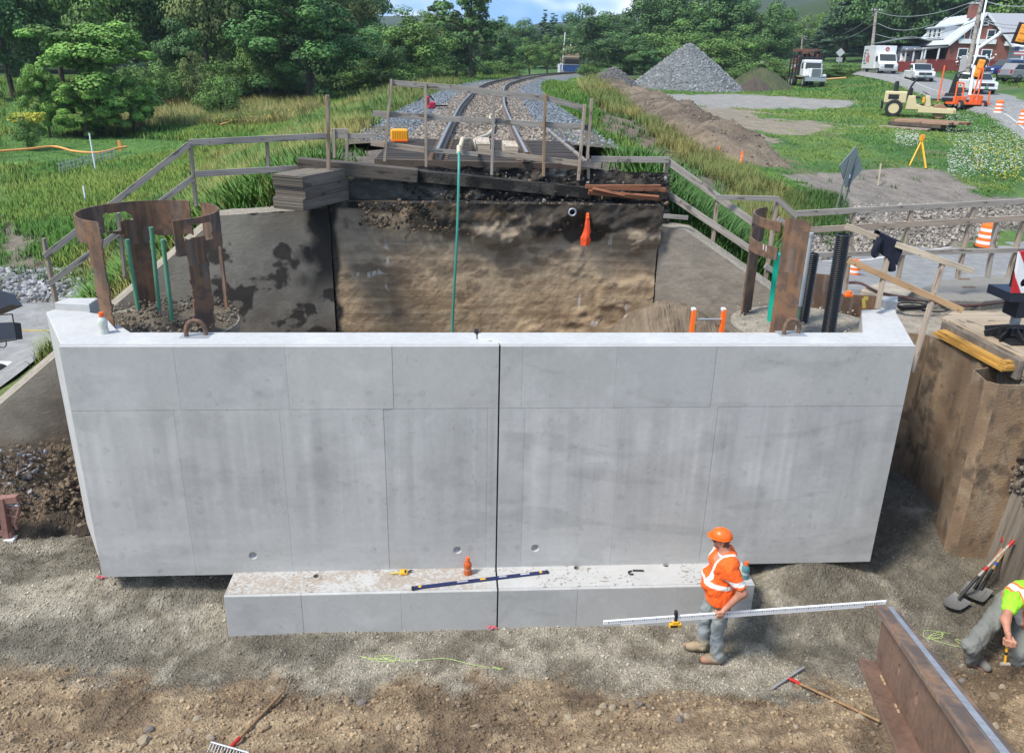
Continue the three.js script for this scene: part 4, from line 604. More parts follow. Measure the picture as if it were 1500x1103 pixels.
// ------------------------------------------------------------------ the railway: deck ties, ballast, rails
{
  const t = thing('railway_track', 'rusty railway track curving away to the right, its cut end on a dark timber deck', 'railway track'); t.userData.kind = 'thing';
  const tieM = [std([0.045, 0.036, 0.03], 0.95, { map: rep(T.wood, 0.8, 2.2) }), std([0.055, 0.045, 0.037], 0.95, { map: rep(T.wood, 0.8, 2.2) }), std([0.036, 0.03, 0.025], 0.95, { map: rep(T.wood, 0.8, 2.2) })];
  const e0 = atZ(546, 225, -5.3), e1 = atZ(864, 236, -5.3);
  for (let k = 0; k < 13; k++) { const z = -5.32 - k * 0.315, w = (e1.x - e0.x) / 2, cx = (e0.x + e1.x) / 2 + k * 0.012; part('crosstie', t, tieM[k % 3], beam(V(cx - w + rr(-0.03, 0.03), 5.03, z), V(cx + w + rr(-0.03, 0.03), 5.03, z), 0.24 + rr(-0.01, 0.01), k ? 0.235 : 0.2)); }
  part('end_timber', t, std([0.15, 0.115, 0.09], 0.95, { map: rep(T.wood, 0.8, 2) }), beam(V(e0.x + 0.05, 5.0, -5.12), V(e1.x - 0.02, 4.97, -5.12), 0.34, 0.1));
  const path = (off, y, z0 = -5.05) => { const pts = [V(0.45 + (z0 + 4.9) * -0.03, y, z0)]; const L = []; for (let i = 1; i < trackPts.length; i++) { const p = trackPts[i]; if (p.z > z0 - 0.3) continue; L.push(p); } pts.push(...L.map((p) => V(p.x, y, p.z))); return pts; };
  const sweep = (prof, off, y) => { const c = path(0, 0), pos = [], uv = [], idx = []; const n = prof.length; let s = 0; c.forEach((p, i) => { const d = c[Math.min(i + 1, c.length - 1)].clone().sub(c[Math.max(i - 1, 0)]).normalize(), r = V(-d.z, 0, d.x); if (i) s += p.distanceTo(c[i - 1]); for (const [a, b] of prof) { const q = p.clone().addScaledVector(r, off + a); pos.push(q.x, y + b, q.z); uv.push(a + b, s); } }); for (let i = 0; i < c.length - 1; i++) for (let k = 0; k < n - 1; k++) { const a = i * n + k; idx.push(a, a + n, a + 1, a + 1, a + n, a + n + 1); } for (let k = 1; k < n - 2; k++) idx.push(0, k, k + 1); const g = new THREE.BufferGeometry(); g.setAttribute('position', new THREE.Float32BufferAttribute(pos, 3)); g.setAttribute('uv', new THREE.Float32BufferAttribute(uv, 2)); g.setIndex(idx); const q = toCreasedNormals(g, 0.7); return q; };
  const RP = [[-0.07, 0], [-0.07, 0.014], [-0.012, 0.03], [-0.012, 0.11], [-0.036, 0.122], [-0.036, 0.158], [-0.028, 0.166], [0.028, 0.166], [0.036, 0.158], [0.036, 0.122], [0.012, 0.11], [0.012, 0.03], [0.07, 0.014], [0.07, 0]];
  for (const s of [-1, 1]) { const r = part('rail', t, std([0.20, 0.155, 0.125], 0.6, { metalness: 0.4, map: rep(T.grain, 2) }), sweep(RP, s * 0.755, 5.155)); part('running_surface', r, M.railTop, sweep([[-0.024, 0.0], [-0.024, 0.003], [0.024, 0.003], [0.024, 0.0]], s * 0.755, 5.155 + 0.166)); }
  for (const s of [-1, 1]) for (let k = 0; k < 13; k++) { const z = -5.32 - k * 0.315, x = 0.47 + k * 0.0095 + s * 0.755, p = part('tie_plate', t, M.rust, box(0.34, 0.016, 0.17, x, 5.158, z)); part('spike', p, M.rust, box(0.02, 0.05, 0.02, x - 0.09, 5.18, z + 0.03)); part('spike', p, M.rust, box(0.02, 0.05, 0.02, x + 0.09, 5.18, z - 0.03)); }
  for (let k = 0; k < 70; k++) { const p = trackCurve.getPointAt(clamp((4.9 + k * 0.6) / 215)), q = trackCurve.getPointAt(clamp((5.1 + k * 0.6) / 215)); if (p.z > -9.6) continue; const d = q.sub(p).normalize(), r = V(-d.z, 0, d.x); part('crosstie', t, std([0.10, 0.08, 0.062], 0.95), beam(p.clone().addScaledVector(r, -1.3).setY(5.012), p.clone().addScaledVector(r, 1.3).setY(5.012), 0.2, 0.22)); }
  const bd = atY(800, 188, 5.16), be = atY(858, 236, 5.16); part('deck_strip', t, std([0.33, 0.3, 0.27], 0.9, { map: rep(T.wood, 0.7, 2) }), beam(bd, be, 0.04, 0.06));
  // ballast
  const bl = trackPts.filter((p) => p.z < -9.0), br = ribbon(bl, [[-3.9, -0.55], [-3.0, -0.12], [-1.9, -0.03], [-1.35, 0.06], [-0.72, 0.01], [0, 0.0], [0.72, 0.01], [1.35, 0.06], [1.9, -0.03], [3.1, -0.12], [4.1, -0.6]].map(([a, b]) => [a, b]), 0, (x, z) => 5.06 + 0.05 * (fbm(x * 2, z * 2, 3, 731) - 0.5));
  struct('ballast', std([1, 1, 1], 0.95, { vertexColors: true, map: rep(T.soil, 2), ...bumped(3, 0.04) }), paint(br.toNonIndexed(), (x, y, z) => { const d = Math.abs(trackOff(x, z)); return d > 1.7 ? (z > -15 ? [0.2, 0.165, 0.11] : [0.21, 0.235, 0.255]) : [0.24, 0.215, 0.18]; }));
  const li = []; for (let i = 0; i < 32000; i++) { const u = Math.pow(rnd(), 2.3), k = 4.4 + u * 70, p = trackCurve.getPointAt(clamp(k / 215)), q = trackCurve.getPointAt(clamp((k + 0.2) / 215)), d = q.sub(p).normalize(), r = V(-d.z, 0, d.x), o = rr(-2.9, 3.1), w = p.addScaledVector(r, o); if (w.z > -9.2) continue; if (w.z > -14.5 && Math.abs(o) > 1.9 && rnd() < 0.8) continue; const a = Math.abs(o), v = rr(0.3, 1.75); li.push([w.x, a < 1.5 ? 5.10 + rr(-0.02, 0.02) : 5.085 + (a > 3 ? -0.12 : 0) + rr(-0.03, 0.03), w.z, a > 1.6 ? rr(0.012, 0.024) : rr(0.02, 0.042), a > 1.6 ? [0.22 * v, 0.245 * v, 0.27 * v] : [0.235 * v, 0.20 * v, 0.165 * v]]); }
  for (let i = 0; i < 1500; i++) { const p = atY(rr(802, 850), rr(186, 214), 4.95); li.push([p.x, 4.9 + rr(0, 0.08), p.z, rr(0.025, 0.05), [0.42, 0.40, 0.36].map((c) => c * rr(0.5, 1.3))]); }
  tag(scatter('ballast_stones', stoneGeo(41, 0), std([1, 1, 1], 0.95), li), 'grey and brown ballast stones around the railway track', 'ballast');
  const pl = (z0, z1, x, w, y, lab, n) => one('timber_block', lab, 'timber block', M.woodPale, beam(V(x, y, z0), V(x + 0.02, y, z1), 0.16, w));
  const a = atY(712, 210, 5.3), b = atY(750, 215, 5.3);
  pl(a.z + 0.25, a.z - 1.05, a.x - 0.06, 0.26, 5.24, 'pale worn timber block on the deck inside the left rail, under the hose'); pl(b.z + 0.1, b.z - 1.0, b.x - 0.02, 0.26, 5.24, 'pale worn timber block on the deck inside the right rail');
}
// ------------------------------------------------------------------ trees: tapered trunks with limbs, crowns of many single leaves gathered in clumps
const bark = std([0.10, 0.078, 0.06], 0.95, { map: rep(T.wood, 0.8, 1) });
const leafM = std([1.75, 1.62, 1.35], 0.75, { vertexColors: true, side: THREE.DoubleSide });
function crownGeo(r, o) { // o: rx, ry, cy, clumps, leaves, size, col, open
  const pos = [], col = [], nor = [], put = (c, n, s, k) => {
    const a = r() * 6.283, t = V(Math.cos(a), r() * 1.2 - 0.6, Math.sin(a)).cross(n).normalize(), b = n.clone().cross(t).normalize(), w = s * (0.34 + r() * 0.2);
    const p = [c.clone().addScaledVector(b, -s * 0.5), c.clone().addScaledVector(t, w), c.clone().addScaledVector(b, s * 0.55), c.clone().addScaledVector(t, -w)];
    for (const i of [0, 1, 2, 0, 2, 3]) { pos.push(p[i].x, p[i].y, p[i].z); nor.push(n.x, n.y, n.z); col.push(...k); }
  };
  const per = Math.ceil(o.leaves / o.clumps), cl = [];
  for (let i = 0; i < o.clumps; i++) {
    const u = r() * 2 - 1, a = r() * 6.283, q = Math.sqrt(1 - u * u), rad2 = Math.pow(r(), 0.45); let y = u * rad2;
    let wide = o.cone ? clamp(1 - (y + 1) / 2) * 1.05 + 0.06 : 1; if (!o.cone && y < -0.55) wide *= 0.85;
    const lump = 0.8 + 0.4 * vn(Math.cos(a) * 1.7 + 5, Math.sin(a) * 1.7 + y * 2, o.seed);
    cl.push([V(Math.cos(a) * q * rad2 * o.rx * wide * lump, o.cy + y * o.ry * lump, Math.sin(a) * q * rad2 * o.rx * wide * lump), (o.cs ?? 0.28) * o.rx * (0.65 + 0.7 * r()) * (o.cone ? 0.7 * wide + 0.25 : 1)]);
  }
  for (const [c, cr] of cl) { const tone = 0.62 + 0.76 * r(); for (let k = 0; k < per; k++) { const u = r() * 1.7 - 0.7, a = r() * 6.283, q = Math.sqrt(Math.max(0, 1 - Math.min(1, u) ** 2)), d = V(Math.cos(a) * q, Math.min(1, u), Math.sin(a) * q), rr2 = cr * Math.pow(r(), 0.28); const p = c.clone().addScaledVector(d.clone().multiply(V(1, o.flat ?? 0.7, 1)), rr2), n = d.clone().add(V(r() - 0.5, r() * 0.9, r() - 0.5)).normalize(); const v = tone * (0.72 + 0.56 * r()), h = r() * 0.25; put(p, n, o.size * (0.65 + 0.7 * r()), [o.col[0] * v * (1 + h), o.col[1] * v, o.col[2] * v]); } }
  const g = new THREE.BufferGeometry(); g.setAttribute('position', new THREE.Float32BufferAttribute(pos, 3)); g.setAttribute('normal', new THREE.Float32BufferAttribute(nor, 3)); g.setAttribute('color', new THREE.Float32BufferAttribute(col, 3)); g.setAttribute('uv', new THREE.Float32BufferAttribute(new Float32Array(pos.length / 3 * 2), 2)); return [g, cl];
}
function treeProto(s, o) { // unit tree: height 1, crown radius ~ o.rx; scaled when it is set down
  const r = rng(s), [g, cl] = crownGeo(r, { seed: s, ...o }), wood = [], top = V(0, o.cy + o.ry * 0.5, 0), base = V(0, -0.03, 0), mid = V((r() - 0.5) * 0.04, o.cy * 0.6, (r() - 0.5) * 0.04);
  wood.push(rod(base, mid, o.trunk, 9, o.trunk * 0.75), rod(mid, top, o.trunk * 0.75, 8, o.trunk * 0.2));
  cl.slice(0, o.limbs ?? 14).forEach(([c]) => { const f = 0.35 + 0.4 * r(), a = c.y > mid.y ? mid.clone().lerp(top, clamp((c.y - mid.y) / (top.y - mid.y) * 0.6)) : base.clone().lerp(mid, 0.8); wood.push(rod(a, c, o.trunk * 0.38, 6, o.trunk * 0.12)); });
  return [g, merge(wood)];
}
const G = { mid: [0.050, 0.115, 0.026], dark: [0.031, 0.084, 0.024], bright: [0.068, 0.165, 0.03], blue: [0.022, 0.062, 0.032], olive: [0.062, 0.10, 0.03] };
const broad = { rx: 0.40, ry: 0.40, cy: 0.58, clumps: 56, leaves: 14000, size: 0.022, trunk: 0.022, cs: 0.30 };
const PROTO = {
  a: treeProto(901, { ...broad, col: G.mid }), b: treeProto(902, { ...broad, col: G.dark, ry: 0.43, cy: 0.55, clumps: 54 }), c: treeProto(903, { ...broad, col: G.dark, rx: 0.34, clumps: 40 }),
  bright: treeProto(904, { ...broad, col: G.bright, ry: 0.48, cy: 0.49, clumps: 60, leaves: 22000, size: 0.021, cs: 0.22 }), airy: treeProto(905, { ...broad, col: G.dark, clumps: 90, cs: 0.13, leaves: 9500, ry: 0.46, cy: 0.54, limbs: 24, trunk: 0.018 }),
  maple: treeProto(906, { ...broad, col: [0.03, 0.092, 0.024], rx: 0.42, ry: 0.46, cy: 0.53, clumps: 90, leaves: 32000, size: 0.0165, cs: 0.2 }),
  bush: treeProto(907, { ...broad, col: G.mid, rx: 0.62, ry: 0.48, cy: 0.5, clumps: 50, leaves: 8000, size: 0.036, trunk: 0.03, cs: 0.32 }), pine: treeProto(908, { ...broad, col: G.blue, rx: 0.24, ry: 0.5, cy: 0.53, clumps: 120, leaves: 15000, size: 0.019, cone: true, cs: 0.3, flat: 0.28 }),
  olive: treeProto(909, { ...broad, col: G.olive, rx: 0.36, clumps: 40 }),
};
const barePt = {};
function plant(kind, name, label, group, px, py, wpx, top, dep, wide) { // set down where (px, py) is seen at this distance; height and width from their size in the photo
  const q = atD(px, py, dep), y = landBase(q.x, q.z), base = V(q.x, y, q.z), dd = depthOf(base), tp = ray(px, top), hh = CAM.y + tp.y * (Math.hypot(q.x - CAM.x, q.z - CAM.z) / Math.hypot(tp.x, tp.z)) - y;
  const o = thing(name, label, /shrub|bush/.test(name) ? 'shrub' : 'tree', base, rnd() * 6.28, group), [cg, wg] = PROTO[kind];
  const w = wpx * dd / FOC / 2 / (kind === 'pine' ? 0.26 : kind === 'bush' ? 0.62 : 0.42); o.scale.set(w, hh, w);
  for (const [n, g, m] of [['crown', cg, leafM], ['trunk', wg, bark]]) { const k = new THREE.Mesh(g, m); k.name = n; k.castShadow = k.receiveShadow = true; o.add(k); }
  return o;
}
const D = 'deciduous_tree';
plant('bright', D, 'bright green rounded tree standing alone in front of the left wood', null, 148, 188, 185, 22, 47);
plant('bright', D, 'small bright green tree at the left foot of the rounded bright tree', null, 70, 182, 70, 85, 45);
plant('bright', 'shrub', 'bright green shrub at the right foot of the rounded bright tree', null, 196, 184, 80, 105, 46); plant('bright', 'shrub', 'bright green shrub under the middle of the rounded bright tree', null, 125, 188, 100, 110, 45);
plant('olive', D, 'small slender pale tree in front of the dark wood, above the round shrub', null, 288, 142, 46, 78, 58);
plant('bush', 'shrub', 'round dark shrub at the near edge of the left wood', null, 322, 150, 68, 110, 52);
plant('bush', 'shrub', 'low bushy shrub at the far left, by the lawn', null, 38, 198, 44, 166, 40);
plant('maple', D, 'big spreading dark green tree at the end of the left wood', null, 452, 138, 225, -70, 64);
plant('a', D, 'mid green tree between the big spreading tree and the tall airy tree', null, 606, 116, 115, 12, 76);
plant('b', D, 'dark low tree in the gap behind the barricade post', null, 560, 116, 80, 52, 72);
plant('airy', D, 'tall airy tree with sky showing through, left of the track', null, 690, 114, 135, -55, 82);
plant('c', D, 'dark tree at the foot of the tall airy tree', null, 668, 112, 90, 30, 86);
plant('c', D, 'small dark tree just right of the tall airy tree', null, 742, 107, 55, 48, 104);
plant('a', D, 'small round tree left of where the track bends away', null, 776, 103, 52, 55, 118);
plant('a', D, 'mid green bushy tree left of the far brown building', null, 802, 101, 44, 52, 126);
plant('b', D, 'dark tree with a high crown right of the far building', null, 868, 108, 88, 2, 128);
plant('c', D, 'distant tree above the far building roof', null, 826, 98, 58, 34, 165);
plant('b', D, 'broad dark tree left of the tall gravel pile', null, 908, 122, 105, 42, 108);
plant('a', D, 'mid green tree behind the tip of the tall gravel pile', null, 985, 122, 110, 30, 112);
plant('b', D, 'tall dark tree rising out of the frame behind the tall gravel pile', null, 960, 118, 105, -35, 118);
plant('c', D, 'tall dark tree right of the gravel pile tip', null, 1042, 116, 120, -40, 118);
plant('a', D, 'round mid green tree above the right slope of the gravel pile', null, 1078, 116, 88, 38, 104);
plant('b', D, 'tall dark tree by the gap of sky at the right', null, 1120, 112, 85, -5, 116);
plant('c', D, 'dark tree left of the log truck', null, 1140, 110, 50, 40, 120);
plant('bush', 'shrub', 'leafy shrub at the foot of the trees behind the grassy heap', null, 1105, 118, 80, 88, 100);
plant('bush', 'shrub', 'leafy shrub left of the log truck', null, 1140, 116, 50, 86, 99);
plant('bush', 'shrub', 'dark clipped hedge bush right of the log truck', null, 1215, 116, 70, 92, 100);
plant('bush', 'shrub', 'dark hedge bush below the diamond road sign', null, 1245, 113, 50, 92, 104);
plant('bush', 'shrub', 'green shrub right of the far blue container', null, 862, 116, 36, 92, 112);
plant('pine', 'pine_tree', 'tall dark conifer right of the gap of sky', null, 1232, 104, 105, -60, 140);
plant('pine', 'pine_tree', 'dark conifer left of the tall conifer, at the edge of the sky gap', null, 1200, 104, 70, 30, 150);
const gl = 'trees of the dark wood behind the left field';
[[20, 150, 150, -110, 70], [95, 148, 150, -140, 76], [175, 142, 140, -120, 72], [245, 140, 130, -150, 74], [310, 138, 130, -120, 70], [375, 134, 130, -130, 72], [60, 140, 150, -60, 88], [220, 135, 150, -60, 90], [340, 130, 150, -70, 92], [420, 126, 140, -60, 92], [510, 122, 110, -20, 84], [-40, 158, 140, -120, 66], [140, 145, 120, -30, 80], [275, 142, 90, 20, 66], [395, 134, 90, 20, 68], [540, 118, 90, 30, 90], [640, 112, 90, 20, 98], [585, 114, 80, 40, 100]].forEach(([x, y, w, t, d], i) => plant(['b', 'c', 'a', 'b', 'olive', 'c'][i % 6], D, 'dark green tree in the dense wood behind the left field', gl, x, y, w, t, d));
const gr = 'trees of the row behind the gravel piles';
[[925, 118, 90, 20, 130], [1000, 116, 100, -20, 132], [1065, 114, 100, -25, 130], [895, 112, 70, 30, 140], [1020, 119, 90, 50, 104], [942, 121, 70, 65, 102]].forEach(([x, y, w, t, d], i) => plant(['b', 'a', 'c'][i % 3], D, 'dark green tree in the row behind the gravel piles', gr, x, y, w, t, d));
const ug = 'undergrowth bushes along the foot of the left wood';
for (let i = 0; i < 15; i++) plant('bush', 'shrub', 'dark undergrowth bush along the foot of the left wood', ug, 195 + i * 27 + rr(-8, 8), 141 - i * 1.5, rr(60, 85), 92 + rr(-10, 8), 61 + rr(0, 6) + i * 0.8);
for (let i = 0; i < 5; i++) plant('bush', 'shrub', 'low leafy bush under the trees left of the track', 'low bushes under the trees left of the track', 570 + i * 42, 112 - i, rr(50, 70), 82 + rr(-6, 8), 84 + i * 5);
// the wooded hillside behind the house, one mass
{
  const r = rng(55), cg = ['b', 'c', 'a', 'pine'].map((k) => PROTO[k][0]);
  cg.forEach((g, k) => {
    const L = []; for (let i = 0; i < 46; i++) { const px = 1245 + r() * 330, dep = 130 + r() * 110; const p = atD(px, 100, dep), y = landBase(p.x, p.z) + sstep(120, 240, dep) * 30; L.push([p.x, y - 2, p.z, 1, 1, rr(12, 17), rr(16, 24)]); }
    for (let i = 0; i < 26; i++) { const px = 590 + r() * 690, dep = 175 + r() * 60, p = atD(px, 95, dep); L.push([p.x, landBase(p.x, p.z) - 1, p.z, 1, 1, rr(10, 14), rr(9, 13)]); }
    for (let i = 0; i < 16; i++) { const px = -160 + r() * 700, dep = 96 + r() * 50, p = atD(px, 120, dep); L.push([p.x, landBase(p.x, p.z) - 1, p.z, 1, 1, rr(12, 15), rr(15, 20)]); }
    const m = new THREE.InstancedMesh(g, leafM, L.length), o = new THREE.Object3D(); L.forEach(([x, y, z, , , w, h], i) => { o.position.set(x, y, z); o.rotation.y = r() * 6.28; o.scale.set(k === 3 ? w * 1.3 : w, h, k === 3 ? w * 1.3 : w); o.updateMatrix(); m.setMatrixAt(i, o.matrix); }); m.name = numbered('far_wood'); m.castShadow = m.receiveShadow = true; tag(m, 'dark woods massed on the hillside behind the houses and beyond the field', 'woods', null, 'stuff'); scene.add(m);
  });
  const hg = new THREE.PlaneGeometry(260, 150, 60, 40).rotateX(-Math.PI / 2), p = hg.attributes.position, c0 = atD(1420, 95, 215); for (let i = 0; i < p.count; i++) { const x = p.getX(i), z = p.getZ(i), d = Math.hypot(x / 130, z / 75); p.setY(i, 8 + 34 * Math.max(0, 1 - d) ** 0.8 + 2 * fbm(x * 0.1, z * 0.1, 3, 77) - 6); } hg.computeVertexNormals(); struct('hills', std([0.035, 0.06, 0.022], 1), hg.translate(c0.x + 20, 0, c0.z - 20));
}
// ------------------------------------------------------------------ grass: tufts of separate blades
function tuftGeo(s, n, h, w, spread, lean) {
  const r = rng(s), pos = [], nor = []; for (let i = 0; i < n; i++) { const a = r() * 6.28, b = r() * 6.28, x = Math.cos(b) * spread * Math.sqrt(r()), z = Math.sin(b) * spread * Math.sqrt(r()), H = h * (0.55 + 0.6 * r()), L = H * lean * (0.3 + r()), dx = Math.cos(a), dz = Math.sin(a), px = -dz * w / 2, pz = dx * w / 2; const p0 = [x - px, 0, z - pz], p1 = [x + px, 0, z + pz], m0 = [x - px * 0.8 + dx * L * 0.3, H * 0.6, z - pz * 0.8 + dz * L * 0.3], m1 = [x + px * 0.8 + dx * L * 0.3, H * 0.6, z + pz * 0.8 + dz * L * 0.3], t = [x + dx * L, H, z + dz * L]; for (const q of [p0, p1, m1, p0, m1, m0, m0, m1, t]) { pos.push(...q); nor.push(dx * 0.35, 0.9, dz * 0.35); } }
  const g = new THREE.BufferGeometry(); g.setAttribute('position', new THREE.Float32BufferAttribute(pos, 3)); g.setAttribute('normal', new THREE.Float32BufferAttribute(nor, 3)); g.setAttribute('uv', new THREE.Float32BufferAttribute(new Float32Array(pos.length / 3 * 2), 2)); return g;
}
const bladeM = std([1.75, 1.6, 1.5], 0.8, { side: THREE.DoubleSide });
{
  const lw = [], tall = [], low = [], weed = [], flw = [], yel = [], r = rng(66);
  const vis = (x, z, y) => { const d = V(x, y, z).sub(CAM), k = d.dot(FW); if (k < 2) return false; const u = d.dot(RT) / k * FOC + 750, v = 551.5 - d.dot(UP) / k * FOC; return u > -60 && u < 1560 && v > 60 && v < 620; };
  const add = (x, z) => {
    const y = landBase(x, z); if (!vis(x, z, y)) return; if (inPoly(x, z, DIGW)) return; const off = roadOff(x, z) - ROADW / 2; if (Math.abs(off) < 4.1 && x > 6) return; if (x < -6.9 && z < -2 && z > -10.6 && x > -30) return;
    const [n] = zoneAt(x, z), q = fbm(x * 0.35, z * 0.35, 3, 90), v = 0.75 + 0.5 * r(), far = Math.hypot(x - CAM.x, z - CAM.z), s = 1 + sstep(25, 90, far) * 1.3;
    if (x > 6.5 && z > -8.5) return;
    const yv = sstep(0.40, 0.66, q * 0.75 + r() * 0.25);
    if (n === 'tall' && fbm(x * 0.9 + 4, z * 0.9, 3, 97) > 0.56 && r() < 0.75) { lw.push([x, y - 0.03, z, s * rr(0.7, 1.35), [0.035, 0.105, 0.018].map((c) => c * v), 1, 0.35]); return; }
    if (n === 'tall' || n === 'tallr') { const k = mix3([0.085, 0.155, 0.035], [0.22, 0.215, 0.075], n === 'tallr' ? 0.25 + yv * 0.7 : yv); tall.push([x, y - 0.03, z, s * rr(0.8, 1.25) * (n === 'tallr' ? 0.85 : 1), k.map((c) => c * v), n === 'tallr' ? 1.15 : 1.0, 0.3]); }
    else if (n === 'meadow') { const k = mix3([0.10, 0.15, 0.04], [0.23, 0.22, 0.09], yv); tall.push([x, y - 0.03, z, s * rr(0.7, 1.1), k.map((c) => c * v), 1.2, 0.3]); if (r() < 0.09) yel.push([x, y + rr(0.4, 0.7) * s * 0.6, z, rr(0.04, 0.09), [0.40, 0.34, 0.06]]); }
    else if (n === 'grass') { const k = mix3([0.05, 0.14, 0.018], [0.12, 0.185, 0.032], yv); low.push([x, y - 0.02, z, s * rr(0.7, 1.25), k.map((c) => c * v), x > 9 ? 0.22 : 0.85, 0.3]); }
    else if (n === 'lawn') { if (r() < 0.5) low.push([x, y - 0.02, z, s * 0.8, [0.07 * v, 0.155 * v, 0.028 * v], 0.3, 0.2]); }
    else if ((n === 'soil' || n === 'gravelfill') && !(z > -10 && Math.abs(trackOff(x, z)) < 2.4) && r() < (n === 'soil' ? 0.10 : 0.012)) weed.push([x, y - 0.02, z, rr(0.35, 0.8), [0.06 * v, 0.13 * v, 0.03 * v], 1, 0.4]);
  };
  for (let i = 0; i < 26000; i++) add(rr(-15, -2.6), -4.2 - Math.pow(r(), 1.3) * 42);
  for (let i = 0; i < 26000; i++) add(rr(3.4, 12), -4.6 - Math.pow(r(), 1.4) * 75);
  for (let i = 0; i < 80000; i++) { const d = 16 + Math.pow(r(), 1.25) * 105, px = rr(-20, 1520), p = ray(px, 150).setY(0).normalize(); add(CAM.x + p.x * d, CAM.z + p.z * d); }
  for (let i = 0; i < 5000; i++) { const p = hit(rr(1150, 1235), rr(290, 345)); if (inPoly(p.x, p.z, ZONES[3][1]) && r() < 0.85) continue; low.push([p.x, p.y - 0.02, p.z, rr(0.8, 1.3), [0.05, 0.12, 0.022].map((c) => c * (0.7 + 0.6 * r())), 1.1, 0.3]); }
  tag(scatter('tall_grass', tuftGeo(3, 18, 0.40, 0.010, 0.17, 0.45), bladeM, tall), 'tall yellowing grass on the railway banks and in the left meadow', 'grass');
  tag(scatter('grass', tuftGeo(4, 18, 0.27, 0.012, 0.18, 0.5), bladeM, low), 'green grass and weeds covering the fields', 'grass');
  tag(scatter('weeds', tuftGeo(5, 14, 0.34, 0.035, 0.2, 0.6), bladeM, weed), 'scattered green weeds on bare soil', 'weeds');
  // leafy weeds crowding behind the wing walls
  for (let i = 0; i < 5200; i++) { const k = r() < 0.62; const x = k ? rr(3.6, 6.2) : rr(-6.6, -2.2), z = k ? -4.9 - r() * 5.5 : -4.9 - r() * 1.5, y = landBase(x, z); if (inPoly(x, z, DIGW)) continue; const v = 0.7 + 0.6 * r(); lw.push([x, y - 0.03, z, rr(0.8, 1.6), [0.05 * v, 0.125 * v, 0.022 * v], 1, 0.3]); }
  tag(scatter('weeds', tuftGeo(6, 20, 0.34, 0.022, 0.2, 0.6), bladeM, lw), 'rank dark green weeds on the banks and behind the old wing walls', 'weeds');
  // white wild flowers on the right bank, goldenrod on the left
  for (let i = 0; i < 2600; i++) { const px = rr(1385, 1505), py = 165 + r() * 100 + (1445 - px) * 0.1; if (fbm(px * 0.03, py * 0.05, 3, 88) < 0.40) continue; const p = hit(px, py); flw.push([p.x, p.y + rr(0.15, 0.5), p.z, rr(0.02, 0.045), [0.58, 0.62, 0.54], 0.5, 0.4]); }
  for (let i = 0; i < 300; i++) { const p = hit(rr(1310, 1345), rr(205, 222)); flw.push([p.x, p.y + rr(0.2, 0.6), p.z, 0.035, [0.6, 0.62, 0.55], 0.5, 0.4]); }
  tag(scatter('white_wildflowers', stoneGeo(51, 0), std([1, 1, 1], 0.9), flw), 'white wildflowers on the grassy bank at the right', 'flowers');
  for (let i = 0; i < 380; i++) { const p = atD(38 + rr(-20, 20), rr(166, 178), 40); yel.push([p.x, p.y, p.z + rr(-0.5, 0.5), rr(0.05, 0.11), [0.42, 0.40, 0.05]]); } for (let i = 0; i < 160; i++) { const p = hit(rr(1425, 1500), rr(215, 275)); yel.push([p.x, p.y + rr(0.2, 0.5), p.z, rr(0.03, 0.06), [0.5, 0.42, 0.05]]); }
  tag(scatter('yellow_wildflowers', stoneGeo(52, 0), std([1, 1, 1], 0.9), yel), 'yellow goldenrod flowers scattered over the meadow and banks', 'flowers');
}
// ------------------------------------------------------------------ heaps
function heap(name, label, base, R, H, mat, o = {}) { // a cone of loose material
  const g = new THREE.PlaneGeometry(2.4, 2.4, 110, 110).rotateX(-Math.PI / 2), p = g.attributes.position; for (let i = 0; i < p.count; i++) { const x = p.getX(i), z = p.getZ(i), a = Math.atan2(z, x), d = Math.hypot(x, z) * (1 + 0.10 * (fbm(Math.cos(a) * 1.5 + 3, Math.sin(a) * 1.5, 3, o.s ?? 1) - 0.5) * 2), t = o.round ?? 0.10; let y = 1 - Math.sqrt(d * d + t * t) + t * 0.6; y = Math.max(y, -0.12) + (o.rough ?? 0.03) * (fbm(x * 7, z * 7, 5, (o.s ?? 1) + 3) - 0.5) * clamp(1.2 - d); p.setXYZ(i, x * R, y * H, z * R * (o.sz ?? 1)); } g.computeVertexNormals(); boxUV(g); const uv = g.attributes.uv; for (let i = 0; i < p.count; i++) uv.setXY(i, p.getX(i), p.getZ(i) + p.getY(i));
  const t = thing(name, label, 'heap', base, o.turn ?? 0); part('heap_body', t, mat, g);
  if (o.stones) { const L = [], r = rng(o.s ?? 1); for (let i = 0; i < o.stones; i++) { const k = Math.floor(r() * p.count), x = p.getX(k), y = p.getY(k), z = p.getZ(k); if (y < -0.02 * H) continue; const v = 0.6 + 0.8 * r(); L.push([x + (r() - 0.5) * 0.1 * R * 0.1, y, z, (o.ss ?? 0.08) * (0.5 + r()), o.sc.map((c) => c * v)]); } scatter('loose_stones', stoneGeo(61, 0), std([1, 1, 1], 0.95), L, t); } return t;
}
const stoneM = (c) => std(c, 0.95, { map: rep(T.soil, 0.35), ...bumped(0.8, 0.15) });
{ const b = atD(1004, 131, 88), w = 145 * 88 / FOC / 2; b.y = landBase(b.x, b.z); heap('gravel_pile', 'tall pointed pile of grey crushed stone in the far yard', b, w * 1.08, 4.75, stoneM([0.215, 0.225, 0.225]), { s: 4, round: 0.07, stones: 5000, ss: 0.09, sc: [0.23, 0.24, 0.24] }); }
{ const b = atD(898, 128, 80), w = 66 * 80 / FOC / 2; b.y = landBase(b.x, b.z); heap('gravel_pile', 'small dark pile of stone left of the tall pointed pile', b, w * 1.15, 2.15, stoneM([0.125, 0.12, 0.115]), { s: 9, round: 0.2, stones: 1500, ss: 0.07, sc: [0.15, 0.14, 0.135] }); }
